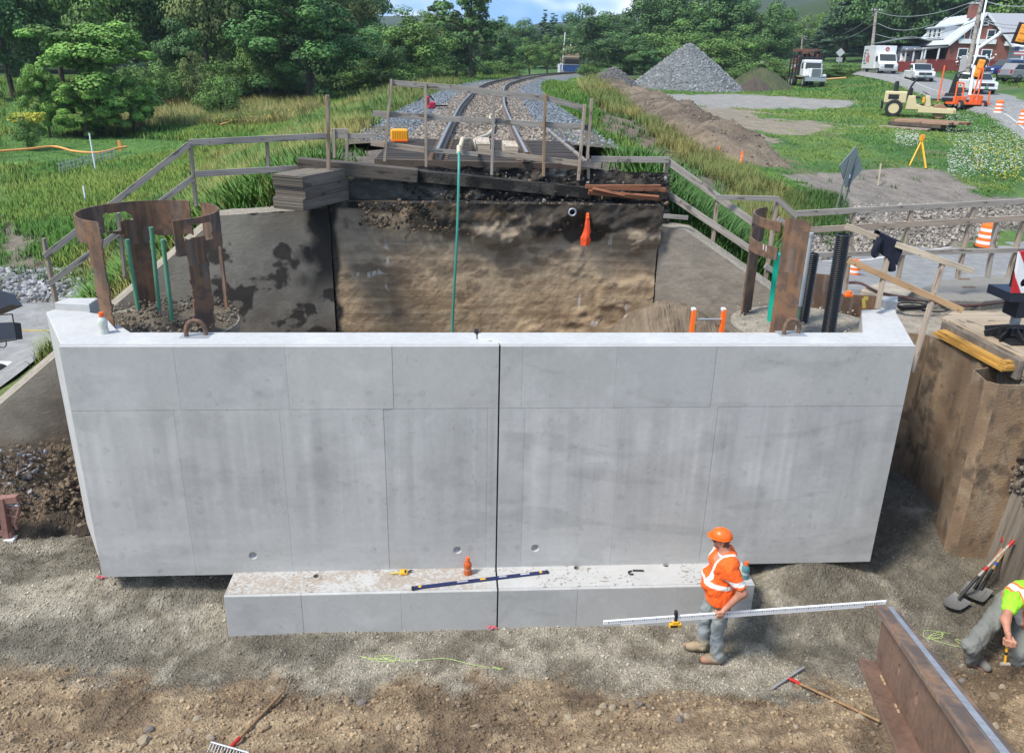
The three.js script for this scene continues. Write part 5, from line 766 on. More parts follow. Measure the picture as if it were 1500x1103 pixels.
{ const b = atD(1112, 129, 90), w = 90 * 90 / FOC / 2; b.y = landBase(b.x, b.z); const t = heap('earth_pile', 'earth heap overgrown with grass, left of the log truck', b, w * 1.1, 2.6, stoneM([0.10, 0.115, 0.045]), { s: 12, round: 0.2 }); const L = [], r = rng(4); for (let i = 0; i < 2400; i++) { const a = r() * 6.28, d = Math.pow(r(), 0.6), v = 0.7 + 0.6 * r(); if (Math.cos(a - 1.7) > 0.75 && d < 0.8 && d > 0.1) continue; L.push([Math.cos(a) * d * w, (1 - d) * 2.5 * 0.98, Math.sin(a) * d * w, 1.2, [0.06 * v, 0.12 * v, 0.03 * v], 0.9, 0.4]); } scatter('grass_cover', tuftGeo(7, 9, 0.3, 0.04, 0.2, 0.5), bladeM, L, t); 
  const b2 = atD(1106, 131, 87); b2.y = landBase(b2.x, b2.z); heap('earth_pile', 'bare dark soil heap at the foot of the grassy heap', b2, 1.9, 1.5, stoneM([0.12, 0.095, 0.07]), { s: 15, round: 0.25 }); }
{ // the long windrow of dug soil
  const line = [[880, 128], [915, 142], [955, 160], [990, 180], [1030, 200], [1070, 222], [1105, 240], [1140, 252]].map(([x, y]) => hit(x, y)), c = new THREE.CatmullRomCurve3(line).getSpacedPoints(150), pos = [], idx = [], uv = [], N = 26;
  c.forEach((p, i) => { const d = c[Math.min(i + 1, 150)].clone().sub(c[Math.max(i - 1, 0)]).setY(0).normalize(), r = V(-d.z, 0, d.x), end = sstep(0, 10, i) * sstep(150, 140, i); for (let k = 0; k <= N; k++) { const u = (k / N) * 2 - 1, q = p.clone().addScaledVector(r, u * (1.75 + 0.5 * fbm(i * 0.06, 2, 3, 881))), Hh = (0.72 + 0.42 * fbm(i * 0.05, 3, 3, 882)) * end; pos.push(q.x, landBase(q.x, q.z) - 0.12 + Hh * Math.pow(Math.cos(u * Math.PI / 2), 0.8) * (0.6 + 0.8 * fbm(q.x * 0.9, q.z * 0.9, 5, 883)) + 0.12 * (fbm(q.x * 3, q.z * 3, 3, 884) - 0.5), q.z); uv.push(q.x, q.z); } });
  for (let i = 0; i < 150; i++) for (let k = 0; k < N; k++) { const a = i * (N + 1) + k; idx.push(a, a + 1, a + N + 1, a + 1, a + N + 2, a + N + 1); }
  const g = new THREE.BufferGeometry(); g.setAttribute('position', new THREE.Float32BufferAttribute(pos, 3)); g.setAttribute('uv', new THREE.Float32BufferAttribute(uv, 2)); g.setIndex(idx); g.computeVertexNormals();
  const gg = g.toNonIndexed(); paint(gg, (x, y, z) => { const n = fbm(x * 0.8, z * 0.8, 4, 885); return mix3([0.14, 0.105, 0.075], [0.28, 0.215, 0.145], sstep(0.35, 0.62, n)); });
  const t = thing('earth_windrow', 'long ridge of brown dug soil beside the railway bank', 'earth ridge'); part('ridge', t, std([1, 1, 1], 0.95, { vertexColors: true, map: rep(T.soil, 0.5), ...bumped(1, 0.08) }), gg);
  const L = []; for (let i = 0; i < 1500; i++) { const k = Math.floor(rnd() * (pos.length / 3)), v = rr(0.6, 1.3); L.push([pos[3 * k], pos[3 * k + 1], pos[3 * k + 2], rr(0.03, 0.10), [0.2 * v, 0.155 * v, 0.11 * v]]); } scatter('clods', stoneGeo(62, 0), std([1, 1, 1], 0.95), L, t);
  const st = []; for (let i = 0; i < 5200; i++) { const p = hit(rr(1180, 1500), rr(300, 380)); if (!inPoly(p.x, p.z, ZONES[3][1])) continue; const v = rr(0.5, 1.5); st.push([p.x, p.y + 0.02, p.z, Math.pow(rnd(), 2) * 0.07 + 0.02, [0.27 * v, 0.24 * v, 0.205 * v]]); } for (let i = 0; i < 1300; i++) { const p = hit(rr(0, 150), rr(395, 445)); const v = rr(0.4, 1.7); st.push([p.x, p.y + 0.02, p.z, Math.pow(rnd(), 2) * 0.10 + 0.025, [0.24 * v, 0.24 * v, 0.24 * v]]); }
  tag(scatter('rubble', stoneGeo(63, 0), std([1, 1, 1], 0.95), st), 'loose grey rubble and stones on the bare slopes by the roads', 'rubble');
}
heap('earth_pile', 'brown soil slumped into the right inner corner of the old abutment', V(3.45, 1.75, -3.35), 1.7, 1.75, std([0.225, 0.17, 0.115], 0.97, { map: rep(T.soil, 0.6), ...bumped(1.2, 0.03) }), { s: 23, round: 0.45, rough: 0.16, sz: 0.75 });
// ------------------------------------------------------------------ vehicles; each built along +z (front), then set down
const wheelGeo = (r, w) => new THREE.LatheGeometry([[r * 0.6, -w / 2], [r * 0.92, -w / 2], [r, -w / 2 + 0.03], [r, w / 2 - 0.03], [r * 0.92, w / 2], [r * 0.6, w / 2]].map(([a, b]) => new THREE.Vector2(a, b)), 24).rotateZ(Math.PI / 2);
function wheel(t, x, y, z, r, w, rimM = M.galv) { const o = part('wheel', t, M.rubber, wheelGeo(r, w).translate(x, y, z)); part('rim', o, rimM, cyl(r * 0.62, r * 0.62, w * 0.9, 18).rotateZ(Math.PI / 2).translate(x, y, z)); return o; }
const sideExt = (pts, w, bev = 0.04) => ext(pts, w - 2 * bev, [], bev).translate(0, 0, -(w - 2 * bev) / 2).rotateY(-Math.PI / 2); // outline given as [z, y]
const carPaint = (c) => new THREE.MeshPhysicalMaterial({ color: new THREE.Color().setRGB(...c), roughness: 0.35, clearcoat: 0.8, clearcoatRoughness: 0.1 });
const white = carPaint([0.72, 0.73, 0.74]), lampM = std([0.75, 0.76, 0.78], 0.15), tailM = std([0.4, 0.02, 0.02], 0.3), grille = std([0.03, 0.032, 0.035], 0.4);
function suv(name, label, cat, pos, turn, paintM, kind) {
  const t = thing(name, label, cat, pos, turn), pickup = kind === 'pickup';
  const low = pickup ? [[2.75, 0.45], [2.8, 0.75], [2.7, 1.08], [1.35, 1.2], [-2.75, 1.16], [-2.8, 0.55], [-2.6, 0.45]] : [[2.2, 0.35], [2.28, 0.65], [2.18, 0.95], [1.15, 1.1], [-2.2, 1.12], [-2.28, 0.6], [-2.1, 0.35]];
  const W = pickup ? 1.95 : 1.85; part('body', t, paintM, sideExt(low, W, 0.07));
  const cab = pickup ? [[1.35, 1.17], [0.75, 1.82], [-0.75, 1.85], [-0.95, 1.17]] : [[1.15, 1.07], [0.35, 1.62], [-1.75, 1.66], [-2.2, 1.07]];
  part('cabin', t, paintM, sideExt(cab, W - 0.16, 0.09));
  const [a, b] = cab, [c, d] = [cab[2], cab[3]];
  const ws = box(W - 0.34, Math.hypot(a[0] - b[0], a[1] - b[1]) * 0.84, 0.02).rotateX(-(Math.PI / 2 - Math.atan2(b[1] - a[1], a[0] - b[0]))).translate(0, (a[1] + b[1]) / 2 + 0.02, (a[0] + b[0]) / 2 + 0.02); part('windscreen', t, M.glass, ws);
  for (const s of [-1, 1]) { const g = ext([[a[0] - 0.25, a[1] + 0.05], [b[0] - 0.03, b[1] - 0.12], [c[0] + 0.12, c[1] - 0.12], [d[0] + 0.22, d[1] + 0.05]], 0.02).rotateY(-Math.PI / 2).translate(s * (W / 2 - 0.075) + (s > 0 ? 0.012 : 0.008), 0, 0); part('side_window', t, M.glass, g); part('mirror', t, paintM, box(0.2, 0.14, 0.1, s * (W / 2 + 0.06), a[1] + 0.12, a[0] - 0.35, 0.03)); }
  const f = pickup ? 2.79 : 2.27, gy = pickup ? 0.86 : 0.74; part('grille', t, grille, box(W * 0.62, 0.24, 0.06, 0, gy, f)); part('bumper', t, pickup ? M.chrome : paintM, box(W * 0.98, 0.16, 0.12, 0, gy - 0.28, f - 0.01, 0.04)); part('air_intake', t, grille, box(W * 0.7, 0.1, 0.05, 0, gy - 0.41, f - 0.02));
  for (const s of [-1, 1]) { part('headlight', t, lampM, box(0.32, 0.16, 0.1, s * W * 0.39, gy + 0.05, f - 0.05, 0.03)); part('tail_light', t, tailM, box(0.2, 0.3, 0.06, s * W * 0.42, 0.9, -f + 0.02)); }
  part('badge', t, M.chrome, box(0.12, 0.08, 0.02, 0, gy, f + 0.035)); part('number_plate', t, std([0.1, 0.25, 0.14], 0.6), box(0.3, 0.15, 0.02, 0, gy - 0.27, f + 0.06));
  const wb = pickup ? 1.75 : 1.38, r = pickup ? 0.39 : 0.35; for (const z of [wb, -wb]) for (const s of [-1, 1]) { wheel(t, s * (W / 2 - 0.12), r, z, r, 0.24); part('wheel_arch', t, M.black, cyl(r * 1.16, r * 1.16, 0.12, 20).rotateZ(Math.PI / 2).translate(s * (W / 2 - 0.07), r + 0.02, z)); }
  if (pickup) part('truck_bed', t, M.black, box(W - 0.3, 0.02, 1.7, 0, 1.18, -1.85)); return t;
}
const onLand = (x, y) => hit(x, y);
suv('sport_utility_car', 'white car coming down the road behind the orange barrels', 'car', onLand(1430, 136.5), -14 * rad, white);
{ const t = suv('pickup_truck', 'white pickup truck on the road, carrying a brown board in its bed', 'pickup truck', onLand(1345, 120.5), -17 * rad, white, 'pickup'); part('board', t, M.wood, box(1.1, 1.0, 0.05, 0.2, 1.75, -1.2)); }
suv('pickup_truck', 'dark blue pickup truck parked sideways before the white house', 'pickup truck', (() => { const p = atD(1478, 108, 82); p.y = landBase(p.x, p.z); return p; })(), -80 * rad, carPaint([0.01, 0.035, 0.19]), 'pickup');
suv('sport_utility_car', 'grey car parked beside the blue pickup at the right edge', 'car', (() => { const p = atD(1502, 109, 78); p.y = landBase(p.x, p.z); return p; })(), 98 * rad, carPaint([0.22, 0.215, 0.22]));
const font = await new FontLoader().loadAsync('fonts/droid/droid_sans_bold.typeface.json');
const text = (s, size, depth = 0.01) => { const g = new TextGeometry(s, { font, size, depth, curveSegments: 3, bevelEnabled: false }); g.computeBoundingBox(); const b = g.boundingBox; g.translate(-(b.max.x + b.min.x) / 2, -(b.max.y + b.min.y) / 2, 0); return g; };
{ // the box van
  const t = thing('delivery_van', 'white box delivery van with red and grey lettering on the road', 'delivery van', onLand(1288, 109.5), -9 * rad);
  part('box_body', t, white, box(2.35, 2.55, 4.6, 0, 1.95, -1.1, 0.05)); part('cab', t, white, sideExt([[1.2, 0.7], [3.0, 0.7], [3.05, 1.2], [2.4, 1.45], [1.75, 2.35], [1.2, 2.5]], 2.1, 0.06));
  part('windscreen', t, M.glass, box(1.8, 0.85, 0.02).rotateX(-0.62).translate(0, 1.93, 2.12)); for (const s of [-1, 1]) part('side_window', t, M.glass, box(0.02, 0.6, 0.7, s * 1.05, 1.75, 1.6));
  part('grille', t, grille, box(1.0, 0.4, 0.05, 0, 1.0, 3.06)); part('bumper', t, std([0.3, 0.3, 0.31], 0.5), box(2.1, 0.25, 0.15, 0, 0.58, 3.05, 0.04)); for (const s of [-1, 1]) { part('headlight', t, lampM, box(0.28, 0.22, 0.06, s * 0.8, 1.0, 3.04, 0.02)); part('mirror', t, M.black, box(0.12, 0.35, 0.12, s * 1.28, 1.8, 2.1)); wheel(t, s * 0.9, 0.42, 2.2, 0.42, 0.28); wheel(t, s * 0.9, 0.42, -2.2, 0.42, 0.36); }
  part('emblem', t, M.red, new THREE.TorusGeometry(0.17, 0.06, 6, 16).translate(0.1, 2.85, 1.22)); const w = part('side_lettering', t, std([0.1, 0.1, 0.11], 0.6), text('S', 1.1).rotateY(-Math.PI / 2).translate(-1.185, 2.0, -2.6)); const w2b = part('side_lettering', t, M.red, text('ik', 1.0).rotateY(-Math.PI / 2).translate(-1.185, 1.9, -1.3)); part('stripe', t, std([0.1, 0.1, 0.11], 0.6), box(0.012, 0.12, 1.2, -1.182, 2.75, -2.2), box(0.012, 0.12, 1.0, -1.182, 1.25, -2.3));
}
{ // the log truck
  const t = thing('log_truck', 'white truck loaded with rusty brown scrap, parked in the grass', 'truck', onLand(1180, 126.5), -8 * rad);
  part('hood', t, white, box(1.35, 0.95, 1.6, 0, 1.45, 2.9, 0.12)); part('cab', t, white, box(2.0, 1.35, 1.5, 0, 1.75, 1.4, 0.1)); part('cab_roof', t, white, box(1.95, 0.4, 1.3, 0, 2.6, 1.35, 0.12)); part('windscreen', t, M.glass, box(1.65, 0.62, 0.03, 0, 2.18, 2.17)); for (const s of [-1, 1]) { part('side_window', t, M.glass, box(0.02, 0.55, 0.7, s * 1.0, 2.15, 1.5)); part('fender', t, white, box(0.5, 0.25, 1.3, s * 0.95, 1.15, 2.95, 0.1)); part('headlight', t, lampM, box(0.34, 0.2, 0.06, s * 0.93, 1.25, 3.62, 0.02)); part('exhaust_stack', t, M.black, rod(V(s * 1.05, 1.2, 0.55), V(s * 1.05, 3.6, 0.55), 0.08)); wheel(t, s * 1.0, 0.52, 2.95, 0.52, 0.3); for (const z of [-1.6, -2.9]) wheel(t, s * 0.95, 0.52, z, 0.52, 0.5); }
  part('grille', t, M.chrome, box(1.0, 0.9, 0.06, 0, 1.45, 3.72)); for (let k = -4; k < 5; k++) part('grille_bar', t, grille, box(0.05, 0.8, 0.03, k * 0.1, 1.45, 3.75)); part('bumper', t, M.chrome, box(2.3, 0.4, 0.18, 0, 0.78, 3.78, 0.05)); part('frame', t, M.black, box(0.9, 0.25, 7, 0, 0.85, -0.6)); part('headboard', t, M.black, box(2.4, 0.18, 0.2, 0, 3.0, 0.4), box(2.4, 1.7, 0.1, 0, 2.1, 0.4));
  const sc = std([0.16, 0.07, 0.05], 0.95, { map: rep(T.grain, 1) }), r = rng(8); for (let k = 0; k < 26; k++) part('scrap_timber', t, k % 3 ? sc : M.woodTie, beam(V(-0.9 + r() * 1.8, 1.5 + (k / 26) * 2.4, 0.1), V(-0.9 + r() * 1.8, 1.5 + (k / 26) * 2.4 + 0.1 * r(), -3.4 - r()), 0.28, 0.3)); for (const s of [-1, 1]) for (const z of [-0.4, -1.8, -3.2]) part('stake', t, M.black, box(0.12, 2.7, 0.12, s * 1.2, 2.2, z)); part('crane_arm', t, M.black, rod(V(1.3, 1.2, -0.1), V(1.5, 3.5, -0.1), 0.09), rod(V(1.5, 3.5, -0.1), V(0.4, 3.7, -0.6), 0.09)); part('load_bed', t, M.steelDark, box(2.3, 0.2, 4.4, 0, 1.3, -1.8));
}
{ // the soil roller, seen from its side, driving to the right
  const p = onLand(1340, 171.5), k = depthOf(p) * 96 / FOC / 3.7, t = thing('soil_roller', 'cream yellow single-drum soil roller with black roll bar, parked on the grass', 'roller', p, 62 * rad); t.scale.setScalar(k);
  for (const s of [-1, 1]) { wheel(t, s * 0.6, 0.46, -1.15, 0.46, 0.36, M.cream); }
  part('engine_hood', t, M.cream, box(1.15, 0.62, 1.15, 0, 1.03, -1.15, 0.06)); part('vent', t, M.black, box(1.17, 0.26, 0.55, 0, 1.06, -1.25)); part('rear_bumper', t, M.black, box(1.1, 0.4, 0.12, 0, 0.6, -1.78)); part('operator_deck', t, M.cream, sideExt([[-0.55, 0.4], [0.25, 0.4], [0.25, 0.62], [0.0, 0.7], [-0.15, 1.15], [-0.55, 1.15]], 1.0, 0.04)); part('seat', t, M.black, box(0.5, 0.12, 0.45, 0, 1.05, -0.1, 0.04), box(0.5, 0.5, 0.12, 0, 1.3, -0.38, 0.04)); part('console', t, M.cream, sideExt([[0.35, 0.55], [0.75, 0.55], [0.6, 1.15], [0.4, 1.2]], 0.6, 0.04)); part('steering_wheel', t, M.black, new THREE.TorusGeometry(0.19, 0.02, 8, 24).rotateX(-1.1).translate(0, 1.3, 0.35)); part('hydraulic_cover', t, M.yellow, box(0.3, 0.3, 0.12, -0.25, 0.95, 0.3));
  for (const s of [-1, 1]) part('roll_bar', t, M.black, tube([V(s * 0.45, 0.9, -0.55), V(s * 0.45, 1.6, -0.45), V(s * 0.45, 2.05, -0.2)], 0.045, 20, 8)); part('roll_bar_top', t, M.black, rod(V(-0.47, 2.05, -0.2), V(0.47, 2.05, -0.2), 0.045)); part('exhaust', t, M.black, cyl(0.13, 0.1, 0.55, 12).translate(0.1, 1.6, -1.2)); 
  for (const s of [-1, 1]) part('drum_frame', t, M.cream, sideExt([[0.1, 0.28], [1.95, 0.28], [1.95, 0.52], [0.5, 0.58], [0.1, 0.7]], 0.1, 0.02).translate(s * 0.85, 0, 0)); part('frame_head', t, M.cream, box(1.8, 0.24, 0.1, 0, 0.42, 1.92)); part('drum', t, std([0.36, 0.2, 0.11], 0.6, { map: rep(T.grain, 2) }), cyl(0.37, 0.37, 1.55, 36).rotateZ(Math.PI / 2).translate(0, 0.38, 1.2)); part('hitch', t, M.black, box(0.4, 0.3, 0.5, 0, 0.55, 0.4));
}
{ // small black compactor on its trailer, behind the roller
  const p = onLand(1390, 158), t = thing('utility_trailer', 'flat trailer with dark deck standing behind the roller', 'trailer', p, 62 * rad), k = depthOf(p) / FOC; part('deck', t, M.steelDark, box(1.9, 0.14, 3.4, 0, 0.62, 0)); part('side_rail', t, M.galv, box(0.06, 0.2, 3.4, 0.95, 0.75, 0), box(0.06, 0.2, 3.4, -0.95, 0.75, 0)); part('mudguard', t, M.black, box(0.3, 0.3, 1.2, -1.05, 0.6, 0)); for (const s of [-1, 1]) wheel(t, s * 1.0, 0.33, 0, 0.33, 0.22);
  const c = thing('stand_on_machine', 'black upright stand-on machine with handlebars, on the flat trailer', 'machine', p.clone().add(V(0.1, 0.69, 0.1)), 62 * rad); part('base', c, M.black, box(0.8, 0.35, 1.1, 0, 0.2, 0, 0.06)); part('column', c, M.black, sideExt([[-0.35, 0.3], [0.3, 0.3], [0.15, 1.4], [-0.1, 1.75], [-0.2, 1.3]], 0.45, 0.05)); part('handlebar', c, M.black, rod(V(-0.35, 1.75, -0.1), V(0.35, 1.75, -0.1), 0.04), rod(V(0, 1.75, -0.1), V(0, 1.95, 0.5), 0.04)); part('engine', c, M.steelDark, box(0.6, 0.4, 0.5, 0, 0.6, 0.45, 0.06)); part('tracks', c, M.rubber, box(0.2, 0.3, 1.2, 0.42, 0.1, 0, 0.1), box(0.2, 0.3, 1.2, -0.42, 0.1, 0, 0.1)); part('orange_flag', c, M.orangeHi, box(0.2, 0.5, 0.03, -0.5, 0.4, -0.7));
}
{ // stack of planks
  const p = onLand(1350, 188), t = thing('plank_stack', 'low stack of reddish brown crane mats lying on the grass', 'timber stack', p, 35 * rad); const r = rng(4); for (let k = 0; k < 5; k++) part('plank', t, k % 2 ? M.woodRaw : std([0.42, 0.27, 0.18], 0.9, { map: rep(T.wood, 0.5, 2) }), beam(V(-1.0 + k * 0.5, 0.42, -1.6 + r() * 0.5), V(-1.0 + k * 0.5, 0.42, 1.9 + r() * 0.6), 0.14, 0.46)); for (let k = 0; k < 4; k++) part('plank', t, M.woodTie, beam(V(-1.0 + k * 0.5, 0.24, -1.5), V(-1.0 + k * 0.5, 0.24, 1.7), 0.2, 0.46)); part('plank', t, M.wood, beam(V(-1.7, 0.06, -1.7), V(-1.5, 0.06, 1.2), 0.1, 0.5));
}
// ------------------------------------------------------------------ traffic drums
function drum(p, label, group) { const t = thing('traffic_drum', label, 'traffic drum', p, 0, group); const pr = [[0.30, 0.02], [0.29, 0.3], [0.27, 0.32], [0.27, 0.6], [0.25, 0.62], [0.245, 0.86], [0.22, 0.9], [0.2, 0.98], [0, 0.99]]; part('drum_body', t, M.orangeHi, new THREE.LatheGeometry(pr.map(([a, b]) => new THREE.Vector2(a, b)), 28)); part('rubber_base', t, M.rubber, cyl(0.36, 0.34, 0.07, 28).translate(0, 0.035, 0)); for (const [y, r] of [[0.24, 0.296], [0.48, 0.276], [0.72, 0.253]]) part('reflective_band', t, std([0.78, 0.78, 0.78], 0.4), cyl(r, r, 0.12, 28, true).translate(0, y, 0)); part('handle', t, M.orangeHi, new THREE.TorusGeometry(0.07, 0.018, 6, 16, Math.PI).translate(0, 0.98, 0)); return t; }
drum(onLand(1444, 363), 'orange and white traffic drum behind the railing post at the right edge').scale.set(0.95, 0.76, 0.95); drum(onLand(1462, 169), 'orange and white traffic drum beside the far road'); drum(onLand(1498, 184), 'orange and white traffic drum cut by the right edge, beside the far road');
{ const q = onLand(1249, 411); drum(q, 'orange and white traffic drum half hidden behind a railing post near the black pipes').scale.setScalar(0.45); }
// ------------------------------------------------------------------ portable traffic signal
{
  const p = onLand(1416, 160), dep = depthOf(p), at2 = (x, y, d = dep) => atD(x, y, d), t = thing('portable_traffic_signal', 'orange portable traffic signal trailer, its white arm holding two amber signal heads', 'traffic signal', [0, 0, 0]);
  const s = dep / FOC, J = at2(1424, 134), K = at2(1433, 71), L = at2(1466, 49), N = at2(1500, 48);
  part('mast', t, M.white, rod(at2(1420, 146), K, 2.2 * s, 10)); part('arm', t, M.white, rod(K, L, 2.4 * s, 10)); part('arm_joint', t, M.galv, new THREE.SphereGeometry(4 * s, 12, 8).translate(L.x, L.y, L.z), rod(L, at2(1467, 41), 1 * s, 6)); part('arm_end', t, M.black, rod(L, N, 1.1 * s, 8));
  const head = (x, y, w, h) => { const c = at2(x, y, dep - 0.4), g = new THREE.Group(); const b = part('signal_head', t, M.amber, new RoundedBoxGeometry(w * s, h * s, 9 * s, 1, 1.2 * s).rotateZ(-0.17).rotateY(-0.5).translate(c.x, c.y, c.z)); part('backplate', b, M.black, box((w + 7) * s, (h + 5) * s, 0.04).rotateZ(-0.17).rotateY(-0.5).translate(c.x + 0.12, c.y, c.z - 0.3)); for (let k = -1; k < 2; k++) part('housing_seam', b, std([0.5, 0.2, 0.02], 0.6), box(w * s * 0.96, 0.03, 0.02).rotateZ(-0.17).rotateY(-0.5).translate(c.x + k * 7 * s * 0.17 - 0.1, c.y + k * 7.5 * s, c.z + 4.7 * s)); };
  head(1435.5, 100, 9, 24); head(1499, 49, 11, 24);
  const g = p.clone().setY(landBase(p.x, p.z)); const pr = (nm, a, b, r) => part(nm, t, M.orange, rod(a, b, r, 8)); const F = (dx, dy, dz) => g.clone().add(V(dx, dy, dz));
  part('battery_box', t, M.orange, box(0.9, 0.6, 0.6, g.x + 0.5, g.y + 0.7, g.z, 0.04), box(0.7, 0.5, 0.5, g.x - 0.8, g.y + 0.65, g.z + 0.2, 0.04)); part('chassis', t, M.orange, box(2.9, 0.14, 1.1, g.x, g.y + 0.42, g.z)); for (const [a, b] of [[F(-1.3, 0.4, 0.5), F(-1.2, 1.9, 0.2)], [F(-0.7, 0.4, 0.5), F(-0.7, 1.8, 0.2)], [F(-1.2, 1.85, 0.2), F(-0.7, 1.8, 0.2)], [F(0.1, 0.5, 0.3), F(0.45, 2.9, 0.1)], [F(0.5, 0.5, 0.3), F(0.62, 2.9, 0.1)], [F(-2.3, 0.5, 0), F(-2.2, 3.0, -0.2)], [F(1.3, 0.2, 0.4), F(1.3, 1.3, 0.4)]]) pr('outrigger', a, b, 0.055); for (const x of [-0.9, 0.9]) wheel(t, x, 0, 0, 0.33, 0.2).position.copy(F(0, 0.33, 0.6));
}
// ------------------------------------------------------------------ houses
function windowIn(t, x, y, z, w, h, ry = 0) { const f = new THREE.Object3D(); const put = (g) => g.rotateY(ry).translate(x, y, z); const fr = part('window', t, M.whitePaint, put(box(w + 0.2, 0.1, 0.08, 0, h / 2 + 0.05, 0)), put(box(w + 0.2, 0.1, 0.1, 0, -h / 2 - 0.05, 0)), put(box(0.1, h, 0.08, -w / 2 - 0.05, 0, 0)), put(box(0.1, h, 0.08, w / 2 + 0.05, 0, 0)), put(box(w, 0.05, 0.07, 0, 0, 0))); fr.userData.kind = 'thing'; part('pane', fr, M.glass, put(box(w, h, 0.02, 0, 0, 0.005))); return fr; }
function roofSide(t, s, W, L, eave, ridge, roofM, over = 0.35, name = 'roof') { const a = Math.atan2(ridge - eave, W / 2), sl = Math.hypot(W / 2, ridge - eave) + over; const d = V(s * Math.cos(a), -Math.sin(a), 0), m = new THREE.Matrix4().makeBasis(d, V(-d.y, d.x, 0).multiplyScalar(s > 0 ? 1 : -1), V(0, 0, s > 0 ? 1 : -1)).setPosition(d.x * sl / 2, ridge + d.y * sl / 2 + 0.06, -L / 2); const q = part(name, t, roofM, box(sl, 0.1, L + 0.7).applyMatrix4(m)); q.userData.kind = 'thing'; return q; }
{
  const p = onLand(1428, 103), k = depthOf(p), S = k / FOC, W = 84 * S, ridge = 76 * S, eave = 36 * S, L = 11;
  const t = thing('brick_house', 'red brick house with a white metal roof, brick chimney and front porch', 'house', p, -8 * rad); const brick = std([1, 1, 1], 0.9, { map: rep(T.brick, 0.4) }), roofM = std([0.55, 0.585, 0.61], 0.45, { metalness: 0.2 });
  part('gable_wall', t, brick, ext([[-W / 2, -0.8], [W / 2, -0.8], [W / 2, eave], [0, ridge - 0.1], [-W / 2, eave]], L).translate(0, 0, -L)).userData.kind = 'thing';
  for (const s of [-1, 1]) { const r = roofSide(t, s, W, L, eave, ridge, roofM); for (let i = 0; i < 11; i++) { const a = Math.atan2(ridge - eave, W / 2), sl = Math.hypot(W / 2, ridge - eave) + 0.3; part('roof_seam', r, roofM, rod(V(0, ridge + 0.13, -i * L / 10), V(s * Math.cos(a) * sl, ridge - Math.sin(a) * sl + 0.13, -i * L / 10), 0.03, 5)); } part('barge_board', t, M.whitePaint, beam(V(0, ridge + 0.02, 0.4), V(s * (W / 2 + 0.3), eave - 0.22, 0.4), 0.28, 0.08)); }
  part('belt_board', t, M.whitePaint, box(W * 0.62, 0.5, 0.25, -W * 0.06, eave + 0.25, 0.12)); part('corner_return', t, M.whitePaint, box(0.9, 0.5, 0.3, W / 2 - 0.2, eave + 0.1, 0.15));
  for (const [x, y, w, h] of [[-0.13, ridge * 0.62, 0.75, 1.3], [0.15, ridge * 0.60, 0.75, 1.4], [0.02, ridge * 0.86, 0.5, 0.6], [-0.33, ridge * 0.57, 0.5, 0.6], [-0.26, ridge * 0.24, 0.95, 1.7], [0.14, ridge * 0.22, 1.0, 1.8]]) windowIn(t, x * W, y, 0.05, w, h);
  part('chimney', t, brick, box(0.75, 1.6, 0.75, -W * 0.1, ridge + 0.4, -2.2)); part('chimney_cap', t, M.whitePaint, box(0.9, 0.12, 0.9, -W * 0.1, ridge + 1.24, -2.2));
  // shed dormer on the left slope
  const dm = part('dormer', t, std([0.55, 0.58, 0.6], 0.6), box(2.4, 1.5, 5.4, -W * 0.29, eave + 1.3, -5.6)); part('dormer_roof', t, roofM, box(3.2, 0.1, 5.9).rotateZ(0.2).translate(-W * 0.27, eave + 2.2, -5.6)); for (const z of [-4.2, -5.6, -7]) windowIn(t, -W * 0.29 - 1.22, eave + 1.3, z, 0.7, 0.9, -Math.PI / 2);
  // porch on the left
  const px = -W / 2 - 1.5; part('porch_roof', t, std([0.16, 0.165, 0.17], 0.8), box(3.4, 0.14, L).rotateZ(0.13).translate(px + 0.1, eave - 0.55, -L / 2)); part('porch_floor', t, std([0.2, 0.03, 0.03], 0.8), box(3.0, 0.2, L, px, 0.75, -L / 2)); part('porch_skirt', t, std([0.19, 0.03, 0.028], 0.8), box(3.0, 1.4, 0.1, px, 0.1, 0.05), box(0.1, 1.4, L, px - 1.5, 0.1, -L / 2)); for (let i = 0; i < 5; i++) part('porch_post', t, M.whitePaint, box(0.16, eave - 1.4, 0.16, px - 1.4, 0.85 + (eave - 1.4) / 2, -0.2 - i * 2.6)); for (const x of [0.2, 1.3]) part('porch_post', t, M.whitePaint, box(0.16, eave - 1.4, 0.16, px - 1.4 + x * 1.4, 0.85 + (eave - 1.4) / 2, -0.1)); part('porch_wall', t, std([0.03, 0.032, 0.034], 0.9), box(0.05, 1.9, L - 0.6, -W / 2 - 0.04, 1.85, -L / 2));
  const f = thing('picket_fence', 'dark red wooden fence in front of the brick house', 'fence', p.clone().add(V(-2.6, 0, 2.2)), -8 * rad); f.userData.kind = 'thing'; for (let i = 0; i < 40; i++) part('picket', f, std([0.2, 0.035, 0.03], 0.85), box(0.16, 1.25, 0.03, -5 + i * 0.215, 0.5, 0)); part('fence_rail', f, std([0.16, 0.03, 0.027], 0.85), box(8.7, 0.1, 0.05, -0.8, 0.85, -0.04));
  const o = thing('yard_ornaments', 'string of white ornaments on the red fence before the brick house', 'ornaments', p.clone().add(V(-1.2, 0, 2.4)), -8 * rad), r = rng(3); for (let i = 0; i < 26; i++) part('ornament', o, M.white, new THREE.SphereGeometry(0.10, 8, 6).translate(-2.6 + i * 0.17 + r() * 0.1, 0.8 + r() * 1.1, 0.1));
}
